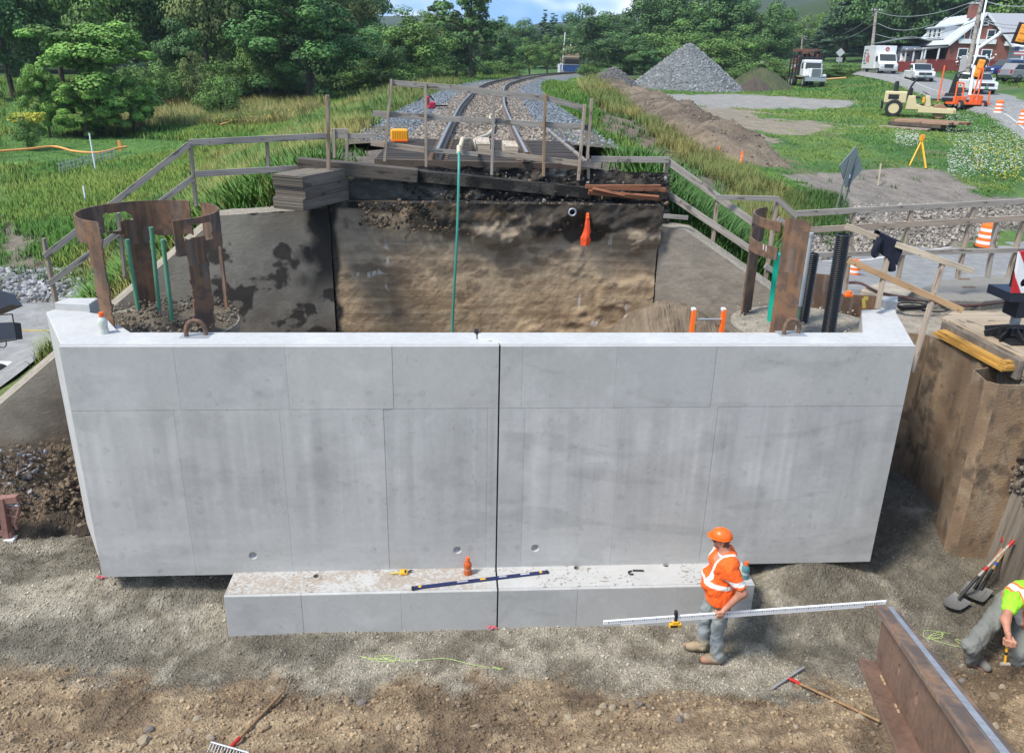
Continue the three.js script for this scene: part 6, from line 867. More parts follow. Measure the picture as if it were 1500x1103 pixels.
{
  const p = atD(1482, 100, 100); p.y = landBase(p.x, p.z); const t = thing('white_house', 'white house with a grey roof and awning porch, right of the brick house', 'house', p, -12 * rad), side = std([0.6, 0.61, 0.6], 0.8), rf = std([0.3, 0.31, 0.33], 0.8);
  part('wall', t, side, ext([[-4, -0.8], [4, -0.8], [4, 3.2], [0, 6.2], [-4, 3.2]], 8).rotateY(Math.PI / 2).translate(-4, 0, -4)).userData.kind = 'thing';
  for (const s of [-1, 1]) { const q = part('roof', t, rf, box(9, 0.14, 5.5).rotateX(s * 0.64).translate(0, 4.75, -4 + s * 2.2)); q.userData.kind = 'thing'; }
  part('awning', t, M.whitePaint, box(5.2, 0.12, 2.2).rotateX(0.28).translate(-2.0, 2.75, 1.0)); part('porch_floor', t, std([0.25, 0.1, 0.09], 0.8), box(5, 0.3, 2, -2, 0.3, 1)); for (const x of [-4.3, -2.2, 0.2]) part('porch_post', t, M.whitePaint, box(0.16, 2.2, 0.16, x, 1.5, 1.9)); for (const x of [-3.4, -1.2]) windowIn(t, x, 1.7, 0.06, 0.9, 1.4); part('door', t, M.whitePaint, box(0.9, 2.0, 0.06, 1.2, 1.2, 0.06)); part('porch_rail', t, M.whitePaint, box(4.6, 0.08, 0.08, -2, 1.1, 1.9));
  const fl = thing('flag', 'small red white and blue striped flag hanging by the white house', 'flag', atD(1494, 72, 95)); part('cloth', fl, std([0.5, 0.1, 0.12], 0.9), box(1.3, 0.16, 0.03, 0.1, -0.3, 0), box(1.3, 0.16, 0.03, 0.14, -0.62, 0)); part('white_stripe', fl, M.white, box(1.3, 0.16, 0.032, 0.12, -0.46, 0), box(1.3, 0.16, 0.032, 0.1, -0.14, 0)); part('blue_corner', fl, std([0.03, 0.04, 0.15], 0.9), box(0.6, 0.5, 0.04, -0.3, 0.05, 0)); part('staff', fl, M.white, rod(V(-0.6, 0.3, 0), V(0.7, 0.2, -0.3), 0.03));
}
{ // open shelter with a camper inside
  const p = atD(1328, 99, 104); p.y = landBase(p.x, p.z); const t = thing('carport', 'dark roofed open shelter behind the delivery van', 'shelter', p, -16 * rad); for (const x of [-3.0, 3.0]) for (const z of [0, -6]) part('post', t, M.steelDark, box(0.16, 3.4, 0.16, x, 1.7, z)); for (const s of [-1, 1]) part('roof', t, std([0.15, 0.17, 0.165], 0.7), box(3.6, 0.1, 7.5).rotateZ(-s * 0.22).translate(s * 1.7, 3.65, -3)).userData.kind = 'thing'; part('rear_wall', t, std([0.03, 0.035, 0.035], 0.9), box(6, 3.4, 0.08, 0, 1.7, -6)); part('side_wall', t, std([0.04, 0.045, 0.045], 0.9), box(0.06, 3.3, 6, -2.9, 1.65, -3));
  const c = thing('camper_trailer', 'white camper trailer with two black windows under the shelter', 'camper', p.clone().add(V(0.35, 0, -0.4)), -16 * rad); part('body', c, white, sideExt([[-3, 0.6], [0.5, 0.6], [0.7, 1.2], [0.35, 2.9], [-3, 2.9]], 2.35, 0.1)); for (const y of [2.35, 1.75]) part('window', c, M.black, box(0.75, 0.38, 0.03, -0.55, y, 0.66 - (y - 1.2) * 0.2 + 0.02)).userData.kind = 'thing'; part('stripe', c, M.steelDark, box(0.8, 0.1, 0.02, 0.5, 2.3, 0.56)); part('skirt', c, M.black, box(2.0, 0.5, 3, 0, 0.35, -1.4)); for (const s of [-1, 1]) wheel(c, s * 1.05, 0.35, -1.4, 0.35, 0.22);
  const v = thing('white_van', 'white van parked behind the leaning utility pole', 'van', (() => { const q = atD(1425, 108, 84); q.y = landBase(q.x, q.z); return q; })(), -20 * rad); part('body', v, white, sideExt([[-2.3, 0.5], [1.9, 0.5], [2.0, 1.2], [1.3, 1.4], [0.7, 2.3], [-2.3, 2.35]], 1.8, 0.08)); part('windscreen', v, M.glass, box(1.5, 0.8, 0.03).rotateX(-0.6).translate(0, 1.88, 1.07)); part('grille', v, M.black, box(1.3, 0.28, 0.05, 0, 0.98, 1.97)); part('bumper', v, M.black, box(1.7, 0.25, 0.1, 0, 0.6, 1.95)); for (const s of [-1, 1]) { wheel(v, s * 0.8, 0.36, 1.2, 0.36, 0.24); wheel(v, s * 0.8, 0.36, -1.5, 0.36, 0.24); part('headlight', v, lampM, box(0.3, 0.2, 0.06, s * 0.7, 1.15, 1.95, 0.02)); }
}
{ // far building with blue container
  const p = atD(829, 104, 150); p.y = landBase(p.x, p.z); const S = 150 / FOC, t = thing('brown_building', 'distant brown building with a stepped top, at the end of the track', 'building', p, -4 * rad), tanM = std([0.36, 0.27, 0.18], 0.9, { map: rep(T.grain, 0.3) }); part('wall', t, tanM, box(26 * S, 30 * S, 4, 6 * S, 15 * S, -3)).userData.kind = 'thing'; part('upper_storey', t, tanM, box(17 * S, 8 * S, 3, 4 * S, 33 * S, -3)); part('parapet', t, std([0.42, 0.34, 0.24], 0.9), box(27 * S, 1.6 * S, 4.2, 6 * S, 22 * S, -3)); part('doorway', t, M.black, box(22 * S, 6 * S, 0.1, 9 * S, 16 * S, -0.95)); part('roof_vent', t, M.whitePaint, cyl(1 * S, 1 * S, 5 * S, 8).translate(7 * S, 39 * S, -3)); part('window', t, M.black, box(3 * S, 3 * S, 0.1, -1 * S, 30 * S, -1.45)).userData.kind = 'thing';
  const c = thing('blue_container', 'blue tarpaulin covered container in front of the distant brown building', 'container', p.clone().add(V(0, 0, 2)), -4 * rad); part('box', c, std([0.02, 0.08, 0.28], 0.6), box(27 * S, 9 * S, 2, 3 * S, 6.5 * S, 0)); part('rib', c, std([0.02, 0.065, 0.23], 0.6), ...[...Array(9)].map((_, i) => box(0.1, 8.6 * S, 0.08, (-9 + i * 3) * S, 6.5 * S, 1.02))); part('white_panel', c, M.white, box(6 * S, 13 * S, 1.6, -10.5 * S, 7 * S, -0.4)); part('lid', c, M.galv, box(27.5 * S, 0.8 * S, 2.1, 3 * S, 11.2 * S, 0));
  const pl = thing('signal_mast', 'thin white mast beside the track near the blue container', 'mast', atD(823, 106, 140)); part('mast', pl, M.white, rod(V(0, -0.5, 0), V(0.3, 6.4, 0), 0.09)); part('mast_base', pl, M.galv, box(0.6, 0.8, 0.6, 0, 0, 0));
  const xx = thing('crossbuck', 'small white crossed sign near the end of the track', 'sign', atD(861, 100, 130)); part('blade', xx, M.white, box(1.6, 0.22, 0.05, 0, 1.2, 0).translate(0, -1.2, 0).rotateZ(0.8).translate(0, 1.2, 0)); part('blade', xx, M.white, box(1.6, 0.22, 0.05).rotateZ(-0.8).translate(0, 1.2, 0.06)); part('post', xx, M.white, rod(V(0, -1.5, 0), V(0, 1.2, -0.05), 0.06));
}
// ------------------------------------------------------------------ signs, poles and wires
{
  const p = hit(1225, 360), t = thing('road_sign', 'back of a grey diamond road sign on two slim posts, behind the railing', 'road sign', [0, 0, 0]), d = 24, A = atD(1247, 245, d), W = 0.92; const q = new THREE.Matrix4().makeRotationY(0.55).multiply(new THREE.Matrix4().makeRotationZ(-0.13));
  const dp = ext([[0, -0.62], [0.62, 0], [0, 0.62], [-0.62, 0]], 0.012, [], 0.004); const mt = q.clone().setPosition(A.x, A.y, A.z); part('sign_plate', t, std([0.30, 0.335, 0.325], 0.45, { metalness: 0.5 }), dp.applyMatrix4(mt)); part('sticker', t, M.white, box(0.09, 0.11, 0.004, 0.02, -0.26, 0.022).applyMatrix4(mt)); for (const s of [-1, 1]) { const a = V(s * 0.17, 0.33, 0.035).applyMatrix4(mt), b = V(s * 0.17 - 0.3, -2.75, 0.06).applyMatrix4(mt); part('post', t, std([0.12, 0.14, 0.14], 0.6), rod(a, b, 0.026, 8)); }
  const p2 = atD(1225, 120, 104), y2 = landBase(p2.x, p2.z), S = 104 / FOC, u = thing('road_sign', 'distant grey diamond road sign above the hedge', 'road sign', V(p2.x, y2, p2.z), -20 * rad), h = atD(1225, 77, 104).y - y2; part('sign_plate', u, std([0.42, 0.44, 0.45], 0.5), ext([[0, -6.2 * S], [6.2 * S, 0], [0, 6.2 * S], [-6.2 * S, 0]], 0.03).translate(0, h, 0)); part('lower_plate', u, std([0.33, 0.35, 0.36], 0.5), box(8 * S, 6 * S, 0.03, 0, h - 9.6 * S, 0)); part('post', u, M.galv, box(0.1, h, 0.08, 0, h / 2, -0.06));
}
function pole(label, bx, by, tx, ty, dep, r, arms = []) { const b = atD(bx, by, dep), tp = atD(tx, ty, dep + 0.8); const t = thing('utility_pole', label, 'utility pole', [0, 0, 0]); part('pole', t, std([0.33, 0.30, 0.265], 0.9, { map: rep(T.wood, 0.5, 2) }), rod(b.clone().setY(b.y - 1), tp, r, 12, r * 0.75)); for (const [f, w] of arms) { const c = b.clone().lerp(tp, f); part('cross_arm', t, M.woodGrey, box(w, 0.14, 0.12).rotateY(0.3).translate(c.x, c.y, c.z + 0.2)); for (const s of [-0.42, -0.2, 0.2, 0.42]) part('insulator', t, M.white, cyl(0.06, 0.05, 0.16, 8).translate(c.x + s * w * Math.cos(0.3), c.y + 0.15, c.z + 0.2 - s * w * Math.sin(0.3))); } return tp; }
{
  const a = pole('tall grey leaning utility pole in front of the brick house', 1417, 112, 1445, -30, 72, 0.21), b = pole('utility pole with a cross arm behind the delivery van', 1278, 80, 1284.5, 14, 118, 0.26, [[0.98, 2.2]]), c = pole('thin distant utility pole left of the road sign', 1207, 95, 1211, 50, 150, 0.16, [[0.85, 2.0]]), d = pole('faint utility pole in front of the dark conifer', 1174, 90, 1176, 52, 170, 0.18, [[0.95, 2.4]]);
  const st = thing('guy_pole', 'slim white stand pipe along the leaning utility pole', 'pole', [0, 0, 0]); part('pipe', st, M.white, rod(atD(1424, 110, 70), atD(1450, -20, 70.5), 0.08, 8));
  const wire = (label, p, q, sag, r = 0.035) => { const m = p.clone().lerp(q, 0.5); m.y -= sag; one('power_line', label, 'power line', std([0.30, 0.32, 0.33], 0.5), tube([p, p.clone().lerp(q, 0.25).add(V(0, -sag * 0.75, 0)), m, p.clone().lerp(q, 0.75).add(V(0, -sag * 0.75, 0)), q], r, 30, 5)); };
  const P = (x, y, d) => atD(x, y, d);
  wire('uppermost power line sagging between the cross-arm pole and the leaning pole', P(1285, 17, 118), P(1440, -2, 72), 1.0); wire('second power line between the cross-arm pole and the leaning pole', P(1286, 34, 118), P(1436, 0, 72), 1.6); wire('lowest power line, crossing behind the brick house chimney', P(1284, 50, 118), P(1432, 30, 72), 1.0);
  wire('power line running right from the top of the leaning pole', P(1445, 2, 72), P(1520, 8, 60), 0.2); wire('power line running right, level with the house ridge', P(1441, 27, 72), P(1520, 34, 60), 0.3); wire('power line running right, just below the house ridge line', P(1441, 30, 72), P(1520, 41, 60), 0.3); wire('power line from the cross-arm pole down to the thin distant pole', P(1283, 20, 118), P(1211, 54, 150), 0.8); wire('lower power line from the cross-arm pole to the thin distant pole', P(1283, 33, 118), P(1210, 58, 150), 0.9); wire('faint power line between the two distant poles', P(1211, 53, 150), P(1176, 55, 170), 0.6);
}
// ------------------------------------------------------------------ stakes, silt socks, tripod
const stake = (name, label, cat, m, x0, y0, x1, y1, w, extra) => { const b = hit(x0, y0), d = depthOf(b), tp = atD(x1, y1, d), t = thing(name, label, cat, [0, 0, 0]); part('stake', t, m, beam(b.clone().add(V(0, -0.1, 0)), tp, w * d / FOC, 0.025)); if (extra) extra(t, b, tp, d); return t; };
const tapeNo = (t, b, tp) => { for (const f of [0.55, 0.75]) { const c = b.clone().lerp(tp, f); part('white_mark', t, M.white, box(0.03, 0.05, 0.03, c.x, c.y, c.z + 0.01)); } };
stake('survey_stake', 'orange survey stake at the near end of the soil ridge', 'stake', M.orangeHi, 1083, 249, 1088, 222, 7, tapeNo); stake('survey_stake', 'orange survey stake on the grass bank left of the other one', 'stake', M.orangeHi, 1052, 231, 1054, 215, 6, tapeNo);
stake('survey_stake', 'tall slim white stake standing by the left field', 'stake', M.white, 140, 253, 130, 195, 3.2); stake('survey_stake', 'short white stake on the left grass slope', 'stake', M.white, 125, 297, 121, 272, 3); stake('survey_stake', 'thin grey stake standing on the gravel fill', 'stake', M.woodPale, 1287, 271, 1291, 240, 2.6);
{ const b = hit(1342, 243), d = depthOf(b), A = atD(1351, 206, d), t = thing('survey_tripod', 'yellow survey tripod on the grass at the right', 'tripod', [0, 0, 0]); for (const [x, y, dd] of [[1333, 243, d], [1357, 247, d - 0.4], [1347, 236, d + 0.7]]) part('leg', t, M.yellow, beam(A, atD(x, y, dd), 0.07, 0.05)); part('head', t, M.yellow, cyl(0.10, 0.12, 0.1, 12).translate(A.x, A.y + 0.03, A.z)); part('instrument', t, M.amber, box(0.15, 0.16, 0.15, A.x, A.y + 0.16, A.z, 0.02)); }
const sock = (label, pts, r, m, dy = 0.25) => one('silt_fence', label, 'silt fence', m, tube(pts.map(([x, y, d]) => { const p = d ? atD(x, y, d) : hit(x, y); return d ? p : p.add(V(0, dy, 0)); }), r, 60, 6)); // flagging strips
sock('pale orange strip of fencing sagging across the left lawn', [[-10, 232, 0], [40, 228, 0], [80, 224, 0], [110, 231, 0], [145, 233, 0], [175, 226, 0], [186, 224, 0]], 0.055, std([0.75, 0.33, 0.10], 0.8), 0.3); sock('short orange strip of fencing in the left meadow', [[322, 192, 0], [340, 187, 0], [352, 182, 0], [362, 179, 0]], 0.05, std([0.7, 0.36, 0.12], 0.8), 0.35); sock('orange strip of fencing behind the log truck', [[1146, 117, 0], [1180, 116, 0], [1205, 119, 0], [1240, 117, 0]], 0.09, std([0.6, 0.36, 0.16], 0.8)); sock('orange strip of fencing behind the gravel piles', [[925, 120, 0], [945, 119, 0], [1065, 117, 0], [1090, 116, 0]], 0.09, std([0.6, 0.36, 0.16], 0.8));
{ const p = hit(176, 224), t = thing('fence_stake', 'small orange stake holding the strip across the lawn', 'stake', p); part('stake', t, std([0.75, 0.3, 0.08], 0.8), box(0.14, 0.5, 0.05, 0, 0.35, 0)); }
{ const r = rng(31); const b = hit(115, 252), t = thing('wire_fence', 'low grey wire fencing at the edge of the lawn by the white stake', 'fence', [0, 0, 0]); t.userData.kind = 'thing'; for (let i = 0; i < 16; i++) { const q = hit(88 + i * 5.3, 257 - i * 1.5); part('picket', t, M.galv, box(0.03, 0.55, 0.03, q.x, q.y + 0.25, q.z)); } const L = [0, 1, 2, 3].map((i) => hit(88 + i * 27, 257 - i * 7.6)); for (const h of [0.15, 0.3, 0.45]) part('wire', t, M.galv, tube(L.map((q) => q.clone().add(V(0, h, 0))), 0.012, 30, 4)); }
// ------------------------------------------------------------------ things on the new wall and its ledge
const LED = 0.592;
function bottle(p, label, liquid, capM, h = 0.2, labelM = null) { const t = thing('drink_bottle', label, 'bottle', p), s = h / 0.2, pr = [[0, 0], [0.034, 0], [0.038, 0.006], [0.038, 0.05], [0.034, 0.06], [0.034, 0.085], [0.039, 0.1], [0.038, 0.13], [0.03, 0.15], [0.018, 0.165], [0.017, 0.175]].map(([a, b]) => new THREE.Vector2(a * s * 1.15, b * s)); part('bottle_body', t, liquid, new THREE.LatheGeometry(pr, 20)); part('cap', t, capM, cyl(0.023 * s, 0.022 * s, 0.04 * s, 16).translate(0, 0.19 * s, 0)); part('wrapper', t, labelM ?? M.white, cyl(0.0405 * s, 0.0405 * s, 0.045 * s, 20, true).translate(0, 0.075 * s, 0)); return t; }
bottle(atY(685, 841, LED), 'bottle of orange drink standing on the left half of the ledge', std([0.5, 0.1, 0.02], 0.15), M.orange, 0.235, std([0.55, 0.2, 0.1], 0.5));
bottle(atY(1091, 847, LED), 'bottle of teal drink with an orange cap at the right end of the ledge', std([0.08, 0.22, 0.24], 0.12), M.orange, 0.235, std([0.35, 0.42, 0.42], 0.5));
bottle(atY(152, 489, WT + 0.004), 'clear bottle with a yellow base and red cap on the left end of the wall', std([0.55, 0.57, 0.5], 0.15), M.orange, 0.25, std([0.5, 0.5, 0.45], 0.5));
{ // long blue level
  const a = atY(603, 862, LED + 0.012), b = atY(803, 838, LED + 0.012), L = a.distanceTo(b), t = thing('spirit_level', 'long dark blue spirit level lying across the black joint on the ledge', 'spirit level', [0, 0, 0]), m = aim(a, b), P = (g) => g.applyMatrix4(m), navy = std([0.015, 0.022, 0.085], 0.45);
  part('beam', t, navy, P(box(L - 0.05, 0.024, 0.058, 0, 0, 0, 0.004))); for (const s of [-1, 1]) { part('end_cap', t, M.black, P(box(0.03, 0.028, 0.064, s * (L / 2 - 0.012), 0, 0, 0.005))); part('vial', t, M.yellow, P(cyl(0.02, 0.02, 0.004, 16).translate(s * (L / 2 - 0.1), 0.0135, 0))); } part('vial', t, M.yellow, P(box(0.07, 0.004, 0.03, 0.02, 0.0135, 0)));
  for (const [x, w] of [[-0.24, 0.14], [0.28, 0.1]]) part('grip_slot', t, std([0.35, 0.36, 0.4], 0.5), P(box(w, 0.004, 0.028, x, 0.0135, 0))); part('brand_lettering', t, M.white, P(text('IRWIN', 0.028, 0.003).rotateX(-Math.PI / 2).translate(0.57, 0.013, 0)));
}
{ const p = atY(588, 841, LED), t = thing('tape_measure', 'yellow and black tape measure on the ledge near the socket hole', 'tape measure', p, 0.1); part('case', t, M.yellow, box(0.1, 0.05, 0.085, 0.03, 0.026, 0, 0.015)); part('grip', t, M.black, box(0.04, 0.053, 0.06, 0.05, 0.026, 0.01, 0.01)); part('blade', t, std([0.6, 0.45, 0.05], 0.5), box(0.12, 0.004, 0.026, -0.08, 0.014, -0.01)); }
{ const p = atY(930, 839, LED), t = thing('black_tool', 'small black clamp and handle lying on the ledge left of the worker', 'tool', p, 0); part('handle', t, M.black, rod(V(-0.02, 0.014, -0.03), V(0.12, 0.014, -0.02), 0.013)); part('hook', t, M.black, tube([V(-0.03, 0.01, 0.05), V(-0.07, 0.012, 0.05), V(-0.08, 0.012, 0.0), V(-0.04, 0.012, -0.02)], 0.013, 16, 6)); }
// pink survey ribbon at the corners
[[122, 771, 'pink ribbon on the gravel beside the left end of the wall', -4.95], [149, 848, 'pink ribbon under the left front corner of the wall', 0.03], [721, 922, 'pink ribbon at the foot of the black joint', 0.55], [1268, 822, 'pink ribbon under the right front corner of the wall', 0.05]].forEach(([x, y, lab]) => { const q = ray(x, y); let t = 5; for (; t < 16; t += 0.02) { const p = CAM.clone().addScaledVector(q, t); if (p.y < floorTop(p.x, p.z) + 0.02) break; } const p = CAM.clone().addScaledVector(q, t), o = thing('marker_ribbon', lab, 'ribbon', p); part('knot', o, M.pink, new THREE.SphereGeometry(0.018, 8, 6).translate(0, 0.02, 0)); for (const s of [-1, 1]) part('tail', o, M.pink, tube([V(0, 0.02, 0), V(s * 0.03, 0.045, 0.01), V(s * 0.06, 0.02, 0.02)], 0.012, 10, 5).scale(1, 1, 0.5)); });
function floorHit(x, y) { const q = ray(x, y); let t = 4; for (; t < 20; t += 0.01) { const p = CAM.clone().addScaledVector(q, t); if (p.y < floorTop(p.x, p.z)) break; } const p = CAM.clone().addScaledVector(q, t); p.y = floorTop(p.x, p.z); return p; }
const fy = (x, z, d = 0.02) => V(x, floorTop(x, z) + d, z);
// neon string lines
{ const S = std([0.50, 0.66, 0.22], 0.7), r = rng(77); const line = (label, pts) => { const c = pts.map(([x, y]) => floorHit(x, y).add(V(0, 0.012, 0))); one('mason_string', label, 'string', S, tube(c, 0.003, 160, 5)); };
  const tangle = (x0, x1, y0, y1, n) => [...Array(n)].map((_, i) => [x0 + (x1 - x0) * (i % 2 ? r() : 1 - r()), y0 + (y1 - y0) * r()]);
  line('tangle of neon green string on the ground before the ledge', [...tangle(526, 585, 962, 974, 12), [600, 970], [650, 966], [690, 975], [735, 983], [720, 978], [737, 981]]); line('tangle of pale green string on the ground by the steel beam', [...tangle(1345, 1400, 925, 945, 10), [1410, 950], [1400, 938], [1425, 945]]); }
// rakes
{ const H = std([0.36, 0.22, 0.11], 0.8, { map: rep(T.wood, 1, 4) });
  const rake = (label, a, b, w) => { const t = thing('garden_rake', label, 'rake', [0, 0, 0]), A = floorHit(...a).add(V(0, 0.03, 0)), B = floorHit(...b).add(V(0, 0.05, 0)), d = B.clone().sub(A).normalize(), n = V(-d.z, 0, d.x).normalize(); part('handle', t, H, rod(A.clone().addScaledVector(d, 0.12), B, 0.016, 10)); part('ferrule', t, M.red, rod(A, A.clone().addScaledVector(d, 0.16), 0.021, 10)); part('head_bar', t, M.galv, rod(A.clone().addScaledVector(n, -w).add(V(0, 0.01, 0)), A.clone().addScaledVector(n, w).add(V(0, 0.01, 0)), 0.012, 8)); for (let i = 0; i < 14; i++) { const q = A.clone().addScaledVector(n, -w + (2 * w * i) / 13); part('tine', t, M.galv, rod(q, q.clone().addScaledVector(d, -0.02).add(V(0, -0.06, 0)).addScaledVector(d, -0.05), 0.006, 5)); } };
  rake('wooden-handled rake lying on the soil right of the worker', [1155, 997], [1288, 1063], 0.30); rake('wooden-handled rake at the bottom edge left of centre', [337, 1101], [416, 1018], 0.22); }
// shovels leaning together at the sheet piles
{ const sh = (label, blade, grip, tone, col, dz, dh) => { const t = thing('shovel', label, 'shovel', [0, 0, 0]), A = floorHit(...blade).add(V(0, 0.03, 0)), B = atZ(...grip, A.z - dz), d = B.clone().sub(A).normalize(); const neck = A.clone().addScaledVector(d, 0.30); neck.y += 0.05; part('socket', t, M.black, rod(A.clone().addScaledVector(d, 0.16), neck.clone().lerp(B, 0.25), 0.02, 10)); part('handle', t, tone, rod(neck.clone().lerp(B, 0.24), B, 0.018, 10)); part('collar', t, col, rod(neck.clone().lerp(B, 0.36), neck.clone().lerp(B, 0.44), 0.021, 10)); if (dh) { const c = B.clone().addScaledVector(d, 0.02); part('grip', t, col, tube([c, c.clone().add(V(-0.05, 0.05, 0)), c.clone().add(V(-0.03, 0.13, -0.02)), c.clone().add(V(0.04, 0.13, -0.02)), c.clone().add(V(0.05, 0.06, 0)), c], 0.016, 24, 6)); } else part('grip', t, col, rod(B.clone().addScaledVector(d, -0.12), B, 0.022, 10));
    const g = new THREE.PlaneGeometry(0.25, 0.33, 12, 14), p = g.attributes.position; for (let i = 0; i < p.count; i++) { const x = p.getX(i), y = p.getY(i), v = (y + 0.165) / 0.33; p.setXYZ(i, x * (v < 0.35 && dh !== 2 ? Math.sqrt(Math.max(0.0, v / 0.35)) * 0.98 + 0.02 : 1), y, 0.9 * x * x + 0.15 * (v - 0.5) * (v - 0.5)); } g.computeVertexNormals(); const flat = V(d.x, 0.10, d.z).normalize(), sx = V(0, 1, 0).cross(flat).normalize().negate(), nz = sx.clone().cross(flat); g.applyMatrix4(new THREE.Matrix4().makeBasis(sx, flat, nz).setPosition(A.x + flat.x * 0.06, A.y + 0.035, A.z + flat.z * 0.06)); part('blade', t, std([0.23, 0.225, 0.215], 0.55, { metalness: 0.4, side: THREE.DoubleSide, map: rep(T.grain, 3) }), g); };
  const ash = std([0.5, 0.45, 0.38], 0.7, { map: rep(T.wood, 1, 4) }), tan = std([0.5, 0.3, 0.13], 0.7, { map: rep(T.wood, 1, 4) });
  sh('long pale-handled shovel, nearest of the three by the sheet piles', [1392, 893], [1486, 792], ash, M.red, 0.35, 0); sh('shovel with a red D grip, leaning by the sheet piles', [1418, 878], [1472, 800], std([0.4, 0.16, 0.09], 0.7), M.red, 0.45, 1); sh('square shovel with a blue grip, hindmost of the three by the sheet piles', [1428, 880], [1480, 796], tan, M.blue, 0.5, 2); }
// ------------------------------------------------------------------ the steel beam in the right foreground
{
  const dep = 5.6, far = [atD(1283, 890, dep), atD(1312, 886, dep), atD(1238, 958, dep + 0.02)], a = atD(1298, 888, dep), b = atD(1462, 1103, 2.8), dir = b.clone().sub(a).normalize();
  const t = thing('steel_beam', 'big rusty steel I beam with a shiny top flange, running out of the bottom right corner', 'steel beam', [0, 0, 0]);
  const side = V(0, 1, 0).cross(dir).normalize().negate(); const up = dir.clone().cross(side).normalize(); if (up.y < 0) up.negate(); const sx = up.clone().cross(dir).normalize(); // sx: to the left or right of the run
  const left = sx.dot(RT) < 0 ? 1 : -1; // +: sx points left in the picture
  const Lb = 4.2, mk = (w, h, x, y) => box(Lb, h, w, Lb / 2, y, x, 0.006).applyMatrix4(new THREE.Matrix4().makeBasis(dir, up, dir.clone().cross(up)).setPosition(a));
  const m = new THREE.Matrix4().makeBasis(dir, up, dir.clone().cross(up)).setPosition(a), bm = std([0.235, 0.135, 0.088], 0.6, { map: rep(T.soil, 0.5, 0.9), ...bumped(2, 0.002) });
  const swap = (g) => { const uv = g.attributes.uv; for (let i = 0; i < uv.count; i++) uv.setXY(i, uv.getY(i), uv.getX(i)); return g; };
  part('top_flange', t, std([1.7, 1.75, 1.85], 0.45, { metalness: 0.35, map: rep(T.rust, 1.4, 0.9), ...bumped(2, 0.002) }), swap(mk(0.152, 0.03, 0, -0.016))); part('worn_track', t, std([0.5, 0.54, 0.6], 0.35, { metalness: 0.3, map: rep(T.grain, 2) }), mk(0.035, 0.003, -0.028, 0.0018)); part('bottom_flange', t, bm, mk(0.26, 0.032, 0, -0.395));  // bluish strip along the top flange: sky reflection painted in as colour
  const web = ext([[0.02, -0.38], [Lb, -0.38], [Lb, -0.032], [0.02, -0.032]], 0.028, [0.95, 1.55, 2.6].map((x) => [x, -0.21, 0.035])).translate(0, 0, -0.014).applyMatrix4(m); part('web', t, bm, web);
  part('weld_marks', t, std([0.5, 0.36, 0.22], 0.8), ...[0.45, 0.53, 0.62, 1.1, 1.2].map((x) => box(0.05, 0.006, 0.01, x, -0.376, 0.03).applyMatrix4(m)));
}
// ------------------------------------------------------------------ left edge: work lights and rusty gear, the abutment's broken toe
{
  const t = thing('work_light', 'black work light heads hanging in at the left edge', 'work light', [0, 0, 0]), d = 3.4, q = (x, y, dd = d) => atD(x, y, dd), quad = (pts, th, m, nm) => { const P = pts.map(([x, y]) => q(x, y)); const g = new THREE.BufferGeometry(), n = FW.clone().multiplyScalar(th), A = [], add = (...v) => v.forEach((p) => A.push(p.x, p.y, p.z)); const B = P.map((p) => p.clone().add(n)); add(P[0], P[2], P[1], P[0], P[3], P[2], B[0], B[1], B[2], B[0], B[2], B[3]); for (let i = 0; i < 4; i++) { const j = (i + 1) % 4; add(P[i], P[j], B[j], P[i], B[j], B[i]); } g.setAttribute('position', new THREE.Float32BufferAttribute(A, 3)); g.computeVertexNormals(); return part(nm, t, m, g); };
  const ld = std([0.012, 0.016, 0.03], 0.4); quad([[-40, 415], [2, 428], [16, 446], [-40, 468]], 0.08, ld, 'upper_head'); quad([[-40, 474], [19, 472], [22, 496], [-40, 503]], 0.05, ld, 'lower_head'); part('guard_frame', t, M.black, rod(q(-30, 463), q(17, 460), 0.003, 6), rod(q(17, 460), q(23, 497), 0.003, 6), rod(q(23, 497), q(-30, 505), 0.004, 6)); part('cable', t, M.black, tube([q(8, 500), q(8, 506), q(3, 509), q(-10, 505)], 0.0025, 14, 5)); part('yoke', t, M.black, rod(q(-45, 440), q(-45, 510), 0.012, 8));
}
{
  const t = thing('rusty_jack', 'rusty pinkish steel jacking gear at the left edge of the dig', 'jack', [0, 0, 0]), p = floorHit(20, 790), rc = std([0.33, 0.17, 0.14], 0.8, { map: rep(T.grain, 3) }); const P = (x, y) => atZ(x, y, p.z); part('upright', t, rc, beam(P(2, 728), P(12, 792), 0.13, 0.08)); part('link', t, rc, beam(P(-20, 735), P(26, 730), 0.1, 0.1), beam(P(-20, 775), P(18, 782), 0.09, 0.1)); part('base_plate', t, M.white, box(0.26, 0.03, 0.2, P(10, 790).x, p.y + 0.02, p.z)); for (const [a, b, c, d] of [[0, 742, 28, 745], [0, 752, 26, 758], [14, 748, 24, 775], [-6, 765, 10, 770], [-6, 775, 10, 780], [-6, 785, 8, 788], [20, 770, 28, 742]]) part('link', t, rc, rod(P(a, b), P(c, d), 0.022, 8)); for (const [x, y] of [[12, 732], [13, 741]]) part('hook', t, M.galv, tube([P(x - 6, y), P(x, y - 2), P(x + 5, y), P(x + 5, y + 4)], 0.014, 14, 6)); part('plate', t, rc, beam(P(-12, 770), P(-12, 735), 0.14, 0.1));
}
